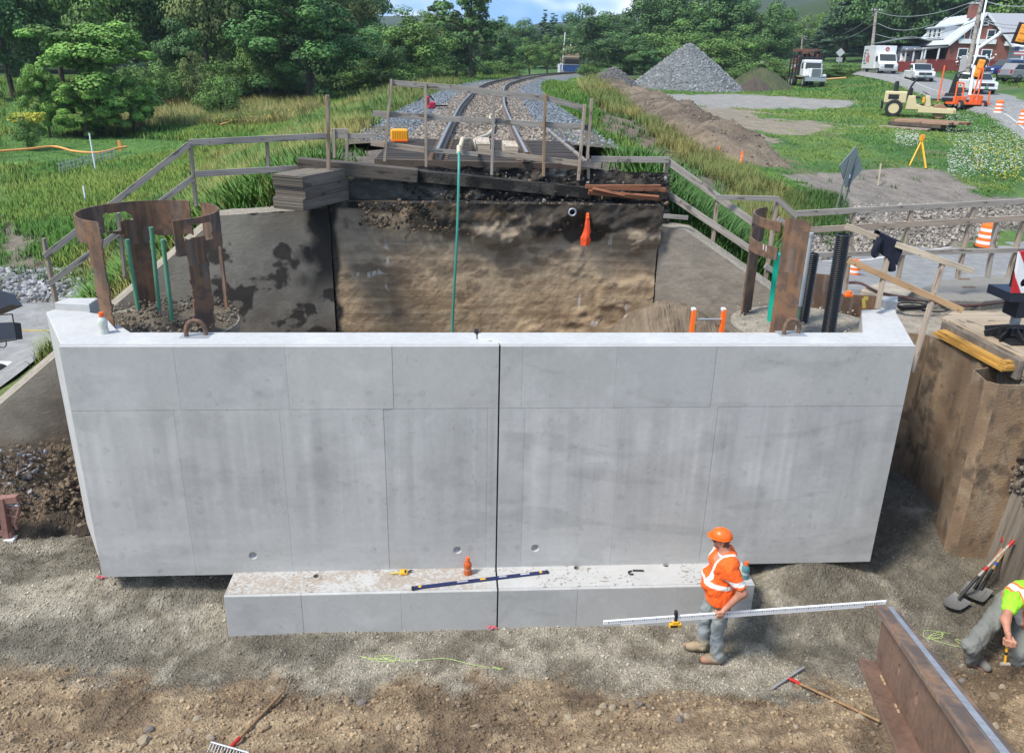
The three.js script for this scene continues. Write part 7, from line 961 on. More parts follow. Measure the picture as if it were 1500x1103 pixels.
{ // broken stone and dirt at the toe of the left wing
  const L = [], L2 = []; for (let i = 0; i < 1700; i++) { const x = rr(-8.2, -5.2), f = rnd(), z = -1.86 - (x + 8.2) * 0.364 + f * 0.95, y = 0.16 + 1.12 * (1 - f) ** 1.2 + rr(-0.05, 0.08); const white = x < -6.1 && y > 0.5 && y < 1.2 && rnd() < 0.8; L.push([x, y, z, Math.pow(rnd(), 3) * 0.035 + 0.01, white ? (rnd() < 0.5 ? [0.36, 0.35, 0.36] : [0.12, 0.11, 0.11]) : rnd() < 0.5 ? [0.15, 0.105, 0.07] : [0.23, 0.17, 0.115]]); }
  tag(scatter('toe_rubble', stoneGeo(71, 1), std([1, 1, 1], 0.95, { map: rep(T.grain, 1) }), L), 'broken stones and dark dirt at the toe of the left wing wall', 'rubble');
  const g = new THREE.PlaneGeometry(5.2, 1.4, 90, 30).rotateX(-Math.PI / 2), p = g.attributes.position; for (let i = 0; i < p.count; i++) { const x = p.getX(i) - 6.4, f = p.getZ(i) / 1.4 + 0.5; p.setXYZ(i, x, 1.12 * (1 - f) ** 1.2 + 0.16 * fbm(x * 2.4, f * 4, 5, 901) + (floorY(x, -1.0) + 0.0) * f - 0.03 - 0.12 * f, -1.97 - (x + 8.2) * 0.364 + f * 1.25); } g.computeVertexNormals(); boxUV(g); paint(g, (x, y, z) => mix3([0.06, 0.043, 0.03], [0.20, 0.145, 0.095], sstep(0.35, 0.65, fbm(x * 2.2, y * 4 + z * 2, 5, 902))));
  const m = struct('earth_bank', std([1, 1, 1], 0.95, { vertexColors: true, map: rep(T.soil, 1), ...bumped(2, 0.04) }), g);
}
{ const p = hit(0, 541), t = thing('tarp_heap', 'white sheet and black bag lying on the left road behind the wing wall', 'tarp', p); const g = new THREE.SphereGeometry(0.26, 20, 12), q = g.attributes.position; for (let i = 0; i < q.count; i++) { const x = q.getX(i), y = q.getY(i), z = q.getZ(i), k = 0.7 + 0.6 * fbm(x * 3 + 4, z * 3 + y * 2, 4, 911); q.setXYZ(i, x * k * 1.3, Math.max(-0.02, y * 0.5 * k), z * k); } g.computeVertexNormals(); part('white_sheet', t, M.white, g); part('black_bag', t, M.black, g.clone().scale(0.6, 1.1, 0.6).translate(0.05, 0.04, 0.22)); }
// ------------------------------------------------------------------ things at the track end
{ const p = atY(585, 207, 5.16), t = thing('plastic_canister', 'bright orange-yellow plastic canister on the deck behind the barricade', 'canister', p, 0.1); part('body', t, std([0.85, 0.36, 0.01], 0.45), box(0.36, 0.24, 0.22, 0, 0.125, 0, 0.05)); for (let i = -3; i < 4; i++) part('rib', t, std([0.8, 0.32, 0.01], 0.45), box(0.02, 0.2, 0.235, i * 0.047, 0.125, 0, 0.008)); part('foot', t, M.orangeHi, box(0.34, 0.04, 0.24, 0, 0.02, 0, 0.01)); }
{ const p = atY(632, 160, 5.08), t = thing('power_tool', 'small red and black power tool lying on the ballast left of the track', 'tool', p, 0.4); part('housing', t, std([0.5, 0.03, 0.06], 0.4), box(0.28, 0.24, 0.22, 0, 0.14, 0, 0.06), box(0.16, 0.2, 0.18, -0.16, 0.34, 0, 0.05)); part('bar', t, M.black, box(0.5, 0.05, 0.1, 0.34, 0.12, 0)); part('handle', t, M.black, tube([V(-0.25, 0.2, 0), V(-0.1, 0.45, 0), V(0.1, 0.3, 0)], 0.025, 14, 6)); }
{ const q = (x, y, z) => atZ(x, y, z), hose = [atY(738, 148, 5.1), atY(733, 160, 5.1), atY(718, 170, 5.12), atY(724, 182, 5.2), atY(716, 196, 5.2), atY(700, 203, 5.22), atY(694, 208, 5.28)].map((p) => p); const A = q(672, 216, -4.45); const pts = [...hose, V(hose.at(-1).x - 0.05, 5.36, -5.0), q(687, 201, -4.75), q(677, 204, -4.55), q(672, 213, -4.42), q(672, 222, -4.4)];
  one('suction_hose', 'cream hose snaking along the track and over the barricade', 'hose', M.hose, tube(pts, 0.038, 90, 10));
  one('discharge_hose', 'thin teal hose hanging down the face of the old abutment', 'hose', std([0.06, 0.30, 0.24], 0.5), tube([q(672, 218, -4.38), q(672, 250, -3.98), q(670, 330, -3.85), q(666, 410, -3.9), q(663, 470, -4.0), q(662, 520, -4.0)], 0.021, 60, 8)); part('coupling', scene.getObjectByName('discharge_hose'), M.hose, rod(q(672, 214, -4.4), q(672, 226, -4.3), 0.036, 10)); }
{ const c = [[862, 314], [861, 322], [864, 334], [862, 346], [857, 358], [853, 350], [855, 338], [859, 326]].map(([x, y]) => atZ(x, y, -3.98)); const t = thing('orange_cloth', 'crumpled orange flag hanging from the top of the old abutment', 'flag', [0, 0, 0]); const g = new THREE.CylinderGeometry(0.022, 0.072, 0.5, 28, 22), p = g.attributes.position, o = atZ(860, 337, -3.96); for (let i = 0; i < p.count; i++) { const x = p.getX(i), y = p.getY(i), z = p.getZ(i), k = 1 + 0.75 * (fbm(Math.atan2(x, z) * 3 + 8, y * 9, 4, 921) - 0.5) * 2 - 0.35 * sstep(-0.12, -0.25, y); p.setXYZ(i, x * k + (y < 0 ? y * y * -0.4 : 0) + o.x, y + o.y + (y < -0.25 ? x * 0.5 : 0), z * k * 0.5 + o.z); } g.computeVertexNormals(); part('cloth', t, std([0.85, 0.09, 0.02], 0.8), g); part('tie', t, M.orangeHi, rod(atZ(861, 312, -4.0), atZ(861, 320, -3.96), 0.03, 8)); }
{ const c = atZ(837, 309, -4.02), t = thing('pipe_end', 'small round grey pipe end sticking out of the tarred dirt', 'pipe', [0, 0, 0]); part('rim', t, M.galv, new THREE.TorusGeometry(0.055, 0.014, 8, 24).translate(c.x, c.y, c.z + 0.12)); part('pipe', t, M.black, cyl(0.055, 0.055, 0.3, 18, true).rotateX(Math.PI / 2).translate(c.x, c.y, c.z - 0.03)); }
{ const a0 = atZ(1018, 455, -2.6), b0 = atZ(1062, 455, -2.6), t = thing('extension_ladder', 'top of an orange ladder rising from the pit behind the new wall', 'ladder', [0, 0, 0]); for (const p of [a0, b0]) { part('rail', t, M.orangeHi, box(0.05, 3.0, 0.09).rotateX(-0.16).rotateZ(-0.06).translate(p.x - 0.10, p.y - 1.45, p.z + 0.24)); part('rail_cap', t, M.white, box(0.055, 0.04, 0.095, p.x - 0.02, p.y + 0.02, p.z)); } for (let k = 0; k < 9; k++) part('rung', t, M.galv, rod(V(a0.x, a0.y - 0.13 - k * 0.3, a0.z + 0.03 + k * 0.049), V(b0.x, b0.y - 0.13 - k * 0.3, b0.z + 0.03 + k * 0.049), 0.018, 8)); }
// ------------------------------------------------------------------ right platform: slabs, mats, planks, outrigger, cables, sweatshirt
{
  const slab = (label, pts, y, th, m, nm = 'concrete_slab', cat = 'concrete slab') => { const P = pts.map(([a, b]) => atY(a, b, y)); return one(nm, label, cat, m, planExt(P.map((p) => [p.x, p.z]), y - th, y, [], 0.015)); };
  const cs = std([0.47, 0.44, 0.385], 0.9, { map: rep(concTopMap, 0.4), ...bumped(2, 0.015) });
  slab('long pale broken concrete slab behind the dark cables', [[1340, 428], [1372, 413], [1448, 405], [1520, 402], [1520, 433], [1440, 442], [1372, 440]], 3.12, 0.22, cs); slab('flat dusty slab left of the big pale slab', [[1262, 425], [1288, 414], [1345, 420], [1330, 434], [1300, 440]], 3.0, 0.12, std([0.42, 0.36, 0.28], 0.95, { map: rep(T.grain, 0.5) }));
  const mt = thing('crane_mat', 'thick timber crane mat carrying the black outrigger at the right edge', 'crane mat', [0, 0, 0]); const A = atY(1384, 467, 3.27), B = atY(1470, 510, 3.27), dir = B.clone().sub(A).setY(0).normalize(), nrm = V(dir.z, 0, -dir.x).multiplyScalar(dir.z > 0 ? 1 : -1); const rgt = V(0.97, 0, 0.10).normalize(); for (let k = 0; k < 4; k++) { const a = A.clone().addScaledVector(rgt, 0.06 + k * 0.6 + 0.28), b = a.clone().addScaledVector(dir, 1.75); part('mat_timber', mt, std([0.44, 0.345, 0.245], 0.9, { map: rep(T.wood, 0.6, 1.6) }), beam(a.clone().setY(3.12), b.clone().setY(3.12), 0.3, 0.585)); } part('muddy_edge', mt, std([0.2, 0.17, 0.14], 0.95, { map: rep(T.soil, 1.5) }), beam(A.clone().addScaledVector(rgt, -0.0).setY(3.1), A.clone().addScaledVector(dir, 1.75).setY(3.1), 0.26, 0.06));
  const ymat = 3.275; const pf = thing('plywood_sheet', 'dusty plywood ground sheet behind the crane mat', 'plywood', [0, 0, 0]); part('sheet', pf, std([0.46, 0.37, 0.27], 0.95, { map: rep(T.wood, 0.4, 0.8) }), planExt([[1380, 466], [1396, 456], [1520, 456], [1520, 470], [1390, 470]].map(([a, b]) => { const p = atY(a, b, 3.02); return [p.x, p.z]; }), 2.96, 3.02, [], 0.005));
  // yellow planks
  const yp = thing('plank_stack', 'bright yellow-orange laminated planks along the top of the sheet piles', 'planks', [0, 0, 0]); for (const [x0, y0, x1, y1, o] of [[1374, 488, 1476, 542, 0], [1381, 485, 1484, 538, 0.05]]) part('plank', yp, M.lvl, beam(atY(x0, y0, 3.07 + o), atY(x1, y1, 3.07 + o), 0.05, 0.15)); part('plank', yp, M.lvl, beam(atY(1468, 538, 3.1), atY(1530, 536, 3.1), 0.06, 0.14)); part('plank', yp, M.lvl, beam(atY(1470, 531, 3.16), atY(1530, 528, 3.16), 0.05, 0.1));
  // outrigger
  const ot = thing('crane_outrigger', 'black crane outrigger jack with a red and white panel at the right edge', 'outrigger', [0, 0, 0]), c = atY(1482, 494, ymat), PA = atZ(1481, 428, c.z + 0.22); part('float_pad', ot, M.black, box(0.72, 0.02, 0.62, c.x + 0.12, ymat + 0.012, c.z + 0.05)); part('float_ring', ot, M.black, cyl(0.12, 0.10, 0.1, 20).translate(c.x, ymat + 0.1, c.z)); for (let k = 0; k < 8; k++) { const a = k * Math.PI / 4 + 0.2; part('gusset', ot, M.black, beam(V(c.x + Math.cos(a) * 0.09, ymat + 0.12, c.z + Math.sin(a) * 0.09), V(c.x + Math.cos(a) * 0.36, ymat + 0.03, c.z + Math.sin(a) * 0.36), 0.09, 0.03)); } part('jack_rod', ot, M.galv, cyl(0.065, 0.065, 0.25, 20).translate(c.x, ymat + 0.27, c.z)); part('jack_tube', ot, std([0.014, 0.02, 0.035], 0.4), box(0.3, 0.3, 0.3, c.x + 0.02, ymat + 0.47, c.z, 0.02)); part('ledge_bar', ot, M.black, box(0.6, 0.03, 0.05, c.x, ymat + 0.2, c.z + 0.12), box(0.03, 0.12, 0.03, c.x - 0.28, ymat + 0.14, c.z + 0.12)); part('beam_end', ot, std([0.014, 0.02, 0.035], 0.4), box(0.55, 0.12, 0.5, PA.x + 0.27, PA.y - 0.07, c.z));
    const pn = ext([[-0.2, 0], [0.4, -0.02], [0.4, 0.62], [-0.24, 0.56]], 0.04, [[-0.06, 0.14, 0.06], [-0.07, 0.37, 0.06]], 0.004).translate(PA.x + 0.2, PA.y, PA.z); const pm = part('warning_panel', ot, std([1, 1, 1], 0.5, { map: tex(128, 128, (u, v) => (Math.floor((u * 3.4 + v * 2.1 + 10) * 1.6) % 2 ? [0.75, 0.75, 0.76] : [0.5, 0.015, 0.02])) }), pn); part('panel_back', ot, M.black, box(0.5, 0.5, 0.1, PA.x + 0.3, PA.y + 0.3, PA.z - 0.08));
  // cables and hoses
  const cb = thing('cable_bundle', 'bundle of dark brown cables lying across the platform', 'cables', [0, 0, 0]); for (let k = 0; k < 4; k++) part('cable', cb, k % 2 ? M.black : std([0.09, 0.035, 0.025], 0.6), tube([[1240, 414], [1262, 416], [1290, 428], [1330, 436], [1390, 446], [1430, 447], [1500, 438], [1530, 436]].map(([a, b], i) => atY(a, b + (k - 1.5) * (0.7 + 0.5 * Math.sin(i * 2 + k)), 3.03 + (i > 3 ? 0.04 : 0) + (k % 3) * 0.02)), 0.013, 70, 6));
  const co = thing('cable_coil', 'loose coil of black cable behind the right end of the new wall', 'cable coil', [0, 0, 0]), c2 = atY(1338, 455, 3.02); for (let k = 0; k < 4; k++) part('loop', co, M.black, tube([...Array(11)].map((_, i) => { const a = i / 10 * 6.283; return V(c2.x + Math.cos(a + k) * (0.2 + 0.05 * k), 3.03 + 0.035 * k + 0.05 * Math.max(0, Math.sin(a + k * 1.3)), c2.z + Math.sin(a + k) * (0.13 + 0.03 * k)); }), 0.014, 50, 6)); part('tail', co, M.black, tube([c2.clone().add(V(0.1, 0.03, 0.1)), c2.clone().add(V(0.4, 0.02, 0.12)), c2.clone().add(V(0.62, 0.02, 0.02))], 0.014, 20, 6));
  { const p = atY(1243, 434, 3.36); one('orange_plug', 'small orange plastic plug on the edge of the rusty plate', 'plug', M.orangeHi, box(0.12, 0.05, 0.1, p.x, p.y + 0.02, p.z, 0.01), cyl(0.05, 0.045, 0.05, 14).translate(p.x, p.y + 0.06, p.z)); }
  const ys = atY(1264, 440, 3.3); one('yellow_strap', 'yellow strap hanging over the rusty steel plate', 'strap', std([0.55, 0.45, 0.08], 0.8), box(0.05, 0.16, 0.008).rotateZ(0.25).translate(ys.x, ys.y - 0.03, ys.z + 0.06), box(0.07, 0.05, 0.01).translate(ys.x + 0.02, ys.y + 0.05, ys.z + 0.06));
  // dark sweatshirt over the upper leaning board
  const pl = (x, y) => atD(x, y, 11.0 - (x - 1240) * 0.0016), s0 = pl(1302, 354), t = thing('sweatshirt', 'dark navy sweatshirt draped over the leaning upper board', 'sweatshirt', s0); const g = new THREE.PlaneGeometry(0.36, 0.72, 36, 60), p = g.attributes.position; for (let i = 0; i < p.count; i++) { const x = p.getX(i), v = p.getY(i) + 0.36, d = v - 0.36, f = 0.035 * (fbm(x * 9 + 3, v * 4, 4, 931) - 0.5) * 2 * sstep(0.02, 0.3, Math.abs(d)); const front = d < 0; const drop = Math.abs(d); p.setXYZ(i, x * (1 - 0.35 * sstep(0.1, 0.36, drop)) + (front ? 0.04 : -0.05) * drop * 3, 0.075 - x * 0.42 - Math.max(0, drop - 0.03) * (front ? 0.95 : 0.75), (front ? 0.055 : -0.055) * sstep(0, 0.05, drop) + f + (front ? 0.03 * drop : 0)); } g.computeVertexNormals(); const g2 = g.clone().translate(0, 0, -0.012); part('cloth', t, std([0.012, 0.016, 0.035], 0.95, { side: THREE.DoubleSide, ...bumped(8, 0.006) }), g); part('sleeve', t, std([0.012, 0.016, 0.035], 0.95, { ...bumped(8, 0.006) }), tube([V(-0.15, 0.06, 0.05), V(-0.19, -0.04, 0.07), V(-0.2, -0.14, 0.06), V(-0.16, -0.18, 0.07)], 0.045, 20, 10), tube([V(0.02, -0.16, 0.06), V(0.07, -0.28, 0.06), V(0.1, -0.38, 0.05)], 0.05, 20, 10));
  { struct('gravel_pad', std([0.40, 0.345, 0.27], 0.95, { map: rep(T.soil, 0.7), ...bumped(2, 0.03) }), planExt([[5.75, -3.4], [6.35, -2.85], [6.8, -2.65], [7.28, -2.35], [7.36, -1.3], [7.45, -0.96], [7.55, 4.5], [10.5, 4.5], [10.5, -4.4], [5.9, -4.4]], 2.3, 2.955, [], 0.01)); }
  // cut stubs and shims on the slab
  for (const [x, y, lab] of [[1412, 409, 'small rusty strip lying on the far edge of the pale slab'], [1420, 421, 'small rusty strip lying in the middle of the pale slab']]) { const q = atY(x, y, 3.135); one('steel_strip', lab, 'strip', M.rust, box(0.22, 0.02, 0.06, q.x, q.y + 0.005, q.z, 0.004)); }
}
// ------------------------------------------------------------------ people: joints with radii, joined by a smooth minimum and meshed as one surface
const cap = (a, b, ra, rb) => ({ a, b, ra, rb }), ball = (c, x, y, z) => ({ c, r: [x, y, z] });
function distTo(p, q) {
  if (q.c) { const dx = (p[0] - q.c[0]) / q.r[0], dy = (p[1] - q.c[1]) / q.r[1], dz = (p[2] - q.c[2]) / q.r[2], l = Math.sqrt(dx * dx + dy * dy + dz * dz); return (l - 1) * Math.min(q.r[0], q.r[1], q.r[2]); }
  const bx = q.b[0] - q.a[0], by = q.b[1] - q.a[1], bz = q.b[2] - q.a[2], px = p[0] - q.a[0], py = p[1] - q.a[1], pz = p[2] - q.a[2], t = clamp((px * bx + py * by + pz * bz) / (bx * bx + by * by + bz * bz + 1e-9)); return Math.hypot(px - bx * t, py - by * t, pz - bz * t) - mix(q.ra, q.rb, t);
}
function surface(prims, cell, k, grow = 0, cut = null, fold = 0) { // surface nets over the joined field
  let lo = [9, 9, 9], hi = [-9, -9, -9]; for (const q of prims) for (const [pt, r] of q.c ? [[q.c, Math.max(...q.r)]] : [[q.a, q.ra], [q.b, q.rb]]) for (let i = 0; i < 3; i++) { lo[i] = Math.min(lo[i], pt[i] - r - grow - 2 * cell - 0.02); hi[i] = Math.max(hi[i], pt[i] + r + grow + 2 * cell + 0.02); }
  const n = [0, 1, 2].map((i) => Math.ceil((hi[i] - lo[i]) / cell) + 1), F = new Float32Array(n[0] * n[1] * n[2]), id = (i, j, l) => (l * n[1] + j) * n[0] + i;
  for (let l = 0; l < n[2]; l++) for (let j = 0; j < n[1]; j++) for (let i = 0; i < n[0]; i++) { const p = [lo[0] + i * cell, lo[1] + j * cell, lo[2] + l * cell]; let d = 1e3; for (const q of prims) { const e = distTo(p, q); if (e > d + k) continue; const h = Math.max(k - Math.abs(d - e), 0) / k; d = Math.min(d, e) - h * h * k * 0.25; } d -= grow; if (fold && Math.abs(d) < 0.05) d += fold * (fbm(p[0] * 13 + p[2] * 7, p[1] * 11 - p[2] * 5, 3, 941) - 0.5); if (cut) d = Math.max(d, cut(p)); F[id(i, j, l)] = d; }
  const pos = [], vid = new Int32Array(F.length).fill(-1), idx = [];
  for (let l = 0; l < n[2] - 1; l++) for (let j = 0; j < n[1] - 1; j++) for (let i = 0; i < n[0] - 1; i++) {
    let m = 0, sx = 0, sy = 0, sz = 0, c = 0; const v = []; for (let q = 0; q < 8; q++) { const f = F[id(i + (q & 1), j + ((q >> 1) & 1), l + (q >> 2))]; v.push(f); if (f < 0) m |= 1 << q; } if (m === 0 || m === 255) continue;
    for (let a = 0; a < 8; a++) for (const bit of [1, 2, 4]) { const b = a | bit; if (b === a || v[a] < 0 === v[b] < 0) continue; const t = v[a] / (v[a] - v[b]); sx += (a & 1) + (bit === 1 ? t : 0); sy += ((a >> 1) & 1) + (bit === 2 ? t : 0); sz += (a >> 2) + (bit === 4 ? t : 0); c++; }
    vid[id(i, j, l)] = pos.length / 3; pos.push(lo[0] + (i + sx / c) * cell, lo[1] + (j + sy / c) * cell, lo[2] + (l + sz / c) * cell);
  }
  const quad = (a, b, c, d, s) => { if (a < 0 || b < 0 || c < 0 || d < 0) return; if (s) idx.push(a, b, c, a, c, d); else idx.push(a, c, b, a, d, c); };
  for (let l = 1; l < n[2] - 1; l++) for (let j = 1; j < n[1] - 1; j++) for (let i = 1; i < n[0] - 1; i++) { const f = F[id(i, j, l)] < 0; if (f !== F[id(i + 1, j, l)] < 0) quad(vid[id(i, j - 1, l - 1)], vid[id(i, j, l - 1)], vid[id(i, j, l)], vid[id(i, j - 1, l)], f); if (f !== F[id(i, j + 1, l)] < 0) quad(vid[id(i - 1, j, l - 1)], vid[id(i - 1, j, l)], vid[id(i, j, l)], vid[id(i, j, l - 1)], f); if (f !== F[id(i, j, l + 1)] < 0) quad(vid[id(i - 1, j - 1, l)], vid[id(i, j - 1, l)], vid[id(i, j, l)], vid[id(i - 1, j, l)], f); }
  const g = new THREE.BufferGeometry(); g.setAttribute('position', new THREE.Float32BufferAttribute(pos, 3)); g.setIndex(idx); g.computeVertexNormals(); return g;
}
const A3 = (v) => [v.x, v.y, v.z];
function grip(C, a, n, sgn = 1) { // a hand closed round a bar: C on the bar, a along it, n from the bar to the back of the hand
  const d = a.clone().cross(n).normalize().multiplyScalar(sgn), P = (off, th, r) => A3(C.clone().addScaledVector(a, off).addScaledVector(n, Math.cos(th) * r).addScaledVector(d, Math.sin(th) * r)), L = [];
  L.push(cap(P(-0.026, -0.5, 0.05), P(0.026, -0.5, 0.05), 0.020, 0.021), cap(P(-0.022, -0.9, 0.075), P(0.022, -0.9, 0.072), 0.021, 0.021));
  const len = [1, 1.08, 1.02, 0.85]; for (let i = 0; i < 4; i++) { const o = (i - 1.5) * 0.0215, r = 0.0098 - i * 0.0004, T2 = [-0.15, 0.75 * len[i], 1.75 * len[i], 2.7 * len[i]]; for (let k = 0; k < 3; k++) L.push(cap(P(o, T2[k], 0.04), P(o, T2[k + 1], 0.038), r, r * 0.93)); }
  L.push(cap(P(-0.04, -1.0, 0.06), P(-0.05, -1.7, 0.045), 0.013, 0.0115), cap(P(-0.05, -1.7, 0.045), P(-0.045, -2.6, 0.036), 0.0115, 0.010)); return L;
}
const skin = [0.50, 0.235, 0.155], mPers = (r = 0.75, o = {}) => std([1, 1, 1], r, { vertexColors: true, ...o });
function headPrims(c, f, s) { // c centre, f forward, s to the left; returns the joined head with face
  const u = s.clone().cross(f).normalize().negate(); if (u.y < 0) u.negate(); const P = (a, b, d) => A3(c.clone().addScaledVector(f, (a *= 0.88, b *= 0.9, d *= 0.88, a)).addScaledVector(u, b).addScaledVector(s, d));
  return [[cap(P(-0.025, 0.035, 0), P(0.02, 0.03, 0), 0.080, 0.074), cap(P(0.03, -0.06, 0.0), P(0.055, -0.085, 0), 0.052, 0.038), cap(P(0.095, 0.008, 0), P(0.118, -0.028, 0), 0.010, 0.015), cap(P(0.07, -0.005, 0.045), P(0.07, -0.005, -0.045), 0.022, 0.022), cap(P(0.083, -0.066, 0.02), P(0.083, -0.066, -0.02), 0.012, 0.012), cap(P(-0.01, 0.012, 0.088), P(-0.015, -0.028, 0.086), 0.014, 0.010), cap(P(-0.01, 0.012, -0.088), P(-0.015, -0.028, -0.086), 0.014, 0.010)], P, u];
}
const bare = (g) => { const q = g.toNonIndexed(); q.setAttribute('uv', new THREE.Float32BufferAttribute(new Float32Array(q.attributes.position.count * 2), 2)); return q; };
// a path of bands round a garment
const bandW = (v, c, w) => Math.abs(v - c) < w;
{ // the worker in orange
  const base = floorHit(1042, 962), F = V(-0.985, 0, -0.10).normalize(), Lf = V(0, 1, 0).cross(F), W = (f, y, s) => [base.x + F.x * f + Lf.x * s, base.y + y, base.z + F.z * f + Lf.z * s], loc = (x, y, z) => [(x - base.x) * F.x + (z - base.z) * F.z, y - base.y, (x - base.x) * Lf.x + (z - base.z) * Lf.z];
  const hand = V(...W(0.055, 0.925, 0.29)), s0 = atZ(884, 912, hand.z + 0.05), s1 = atZ(1299, 882, hand.z - 0.05), ax = s1.clone().sub(s0).normalize(); // the staff passes through the hand
  const tt = (hand.x - s0.x) / (s1.x - s0.x), hc = s0.clone().lerp(s1, tt);
  const hl = loc(hc.x, hc.y, hc.z), t = thing('person', 'worker in an orange hard hat and orange safety shirt, carrying a long white staff', 'person', [0, 0, 0]);
  const c = V(...W(0.055, 1.655, -0.005)), hf = F.clone().multiplyScalar(0.97).addScaledVector(Lf, -0.22).normalize(), hs = V(0, 1, 0).cross(hf), [hp, HP] = headPrims(c, hf, hs);
  const torso = [cap(W(-0.02, 0.98, 0.075), W(-0.02, 0.98, -0.075), 0.135, 0.135), cap(W(0.05, 1.10, 0.05), W(0.05, 1.10, -0.05), 0.155, 0.155), cap(W(-0.005, 1.33, 0.085), W(-0.005, 1.33, -0.085), 0.135, 0.135), cap(W(-0.03, 1.44, 0.15), W(-0.03, 1.44, -0.15), 0.075, 0.075)];
  const legL = [cap(W(-0.02, 0.93, 0.095), W(-0.005, 0.5, 0.11), 0.098, 0.066), cap(W(-0.005, 0.5, 0.11), W(-0.045, 0.10, 0.10), 0.064, 0.045)], legR = [cap(W(0.0, 0.93, -0.095), W(0.10, 0.5, -0.11), 0.098, 0.066), cap(W(0.10, 0.5, -0.11), W(0.09, 0.10, -0.11), 0.064, 0.045)];
  const wr = W(hl[0] - 0.035, hl[1] + 0.07, hl[2] + 0.02), el = W(-0.165, 1.165, 0.315), armL = [cap(W(-0.03, 1.425, 0.205), el, 0.062, 0.05), cap(el, wr, 0.050, 0.029)];
  const armR = [cap(W(-0.02, 1.425, -0.205), W(0.03, 1.15, -0.29), 0.062, 0.05), cap(W(0.03, 1.15, -0.29), W(0.09, 0.96, -0.27), 0.05, 0.03)], neck = [cap(W(-0.01, 1.44, 0), W(0.03, 1.60, 0), 0.068, 0.062)];
  const feet = (o, s) => [cap(W(o, 0.06, s), W(o + 0.16, 0.045, s * 1.1), 0.055, 0.048)];
  const body = surface([...torso, ...legL, ...legR, ...armL, ...armR, ...neck, ...feet(-0.05, 0.10), ...feet(0.09, -0.11)], 0.016, 0.05);
  const hd = surface([...hp, cap(W(0.0, 1.5, 0), W(0.03, 1.60, 0), 0.062, 0.06)], 0.0055, 0.022), hR = W(0.11, 0.90, -0.26);
  const hg = surface([...grip(hc, ax.clone(), Lf.clone(), F.x < 0 ? 1 : 1), cap(wr, A3(hc.clone().addScaledVector(Lf, 0.04).add(V(0, 0.035, 0))), 0.028, 0.024)], 0.004, 0.012), hr = surface(grip(V(...hR), Lf.clone(), V(0, 1, 0)).concat([cap(W(0.09, 0.96, -0.27), A3(V(...hR).add(V(0, 0.05, 0))), 0.028, 0.022)]), 0.005, 0.012);
  const tone = (x, y, z) => { const [f, h, s] = loc(x, y, z), q = loc(c.x, c.y, c.z), d = V(x, y, z).sub(c), a = d.dot(hf), b = d.y, n = 0.9 + 0.2 * vn(x * 90, y * 90 + z * 50, 3); let k = skin; if (h > 1.5) { if (a > 0.03 && b < -0.055 && Math.abs(d.dot(hs)) < 0.055) k = mix3(skin, [0.12, 0.06, 0.035], 0.75); if (a < -0.01 && b > -0.07 && !(Math.abs(d.dot(hs)) > 0.082 && b < 0.02 && a > -0.04)) k = [0.075, 0.045, 0.03]; } else if (h > 0.99 && s > 0.2) k = [0.42, 0.19, 0.125]; return [k[0] * n, k[1] * n, k[2] * n]; };
  part('body', t, mPers(0.6), [body, hd, hg, hr].map((g) => paint(bare(g), tone)));
  // clothing
  const shirtCut = (p) => { const [f, h, s] = loc(...p); const neckline = (h - 1.53 + Math.max(0, f) * 1.35 + Math.abs(s) * -0.45 + (f > 0.02 ? 0.5 * (0.075 - Math.abs(s)) : 0)); let d = Math.max(0.88 - h, h > 1.38 ? neckline : -1); const sl = s > 0.17 ? 1.225 - h - (f + 0.1) * 0.35 : s < -0.17 ? 1.215 - h : -1; return Math.max(d, sl > -1 && Math.abs(s) > 0.235 ? sl : -1); };
  const sh = surface([...torso, armL[0], armR[0], cap(W(0, 0.9, 0.08), W(0, 0.9, -0.08), 0.135, 0.135)], 0.009, 0.06, 0.026, shirtCut, 0.05);
  const or = [0.90, 0.125, 0.012], sil = [0.70, 0.70, 0.68];
  part('safety_shirt', t, mPers(0.85), paint(bare(sh), (x, y, z) => { const [f, h, s] = loc(x, y, z); const arm = s > 0.215 + 0.02 * (h < 1.35 ? 1 : 0), n = 0.92 + 0.16 * vn(x * 30, y * 30, 5); let k = or; if (arm) { if (bandW(h + 0.18 * (f + 0.1), 1.285, 0.026)) k = sil; } else if (s < -0.22) { if (bandW(h, 1.285, 0.026)) k = sil; } else { if (bandW(h - 0.08 * f, 1.145, 0.026)) k = sil; const over = Math.abs(Math.abs(s) - 0.125 - 0.02 * (h - 1.3)) < 0.024 && h > 1.15; if (over) k = sil; if (f < -0.06 && s > -0.1 && s < 0.1 && h > 1.28 && h < 1.40 && vn(s * 55, h * 38, 6) > 0.58) k = [0.03, 0.03, 0.035]; } return [k[0] * n, k[1] * n, k[2] * n]; }));
  const inner = surface([torso[3], neck[0]], 0.01, 0.05, 0.012, (p) => { const [f, h, s] = loc(...p); return Math.max(h - 1.515 + Math.max(0, f) * 0.5, 1.36 - h, 0.02 - f, Math.abs(s) - 0.1); }); part('undershirt', t, std([0.62, 0.6, 0.58], 0.9), bare(inner));
  const tr = surface([...legL.map((q, i) => (i ? cap(q.a, W(-0.045, 0.07, 0.10), 0.075, 0.072) : cap(q.a, q.b, 0.108, 0.08))), ...legR.map((q, i) => (i ? cap(q.a, W(0.09, 0.07, -0.11), 0.075, 0.072) : cap(q.a, q.b, 0.108, 0.08))), cap(W(-0.02, 0.95, 0.075), W(-0.02, 0.95, -0.075), 0.138, 0.138)], 0.01, 0.035, 0.008, (p) => { const h = p[1] - base.y; return Math.max(h - 1.02, 0.055 - h); }, 0.045);
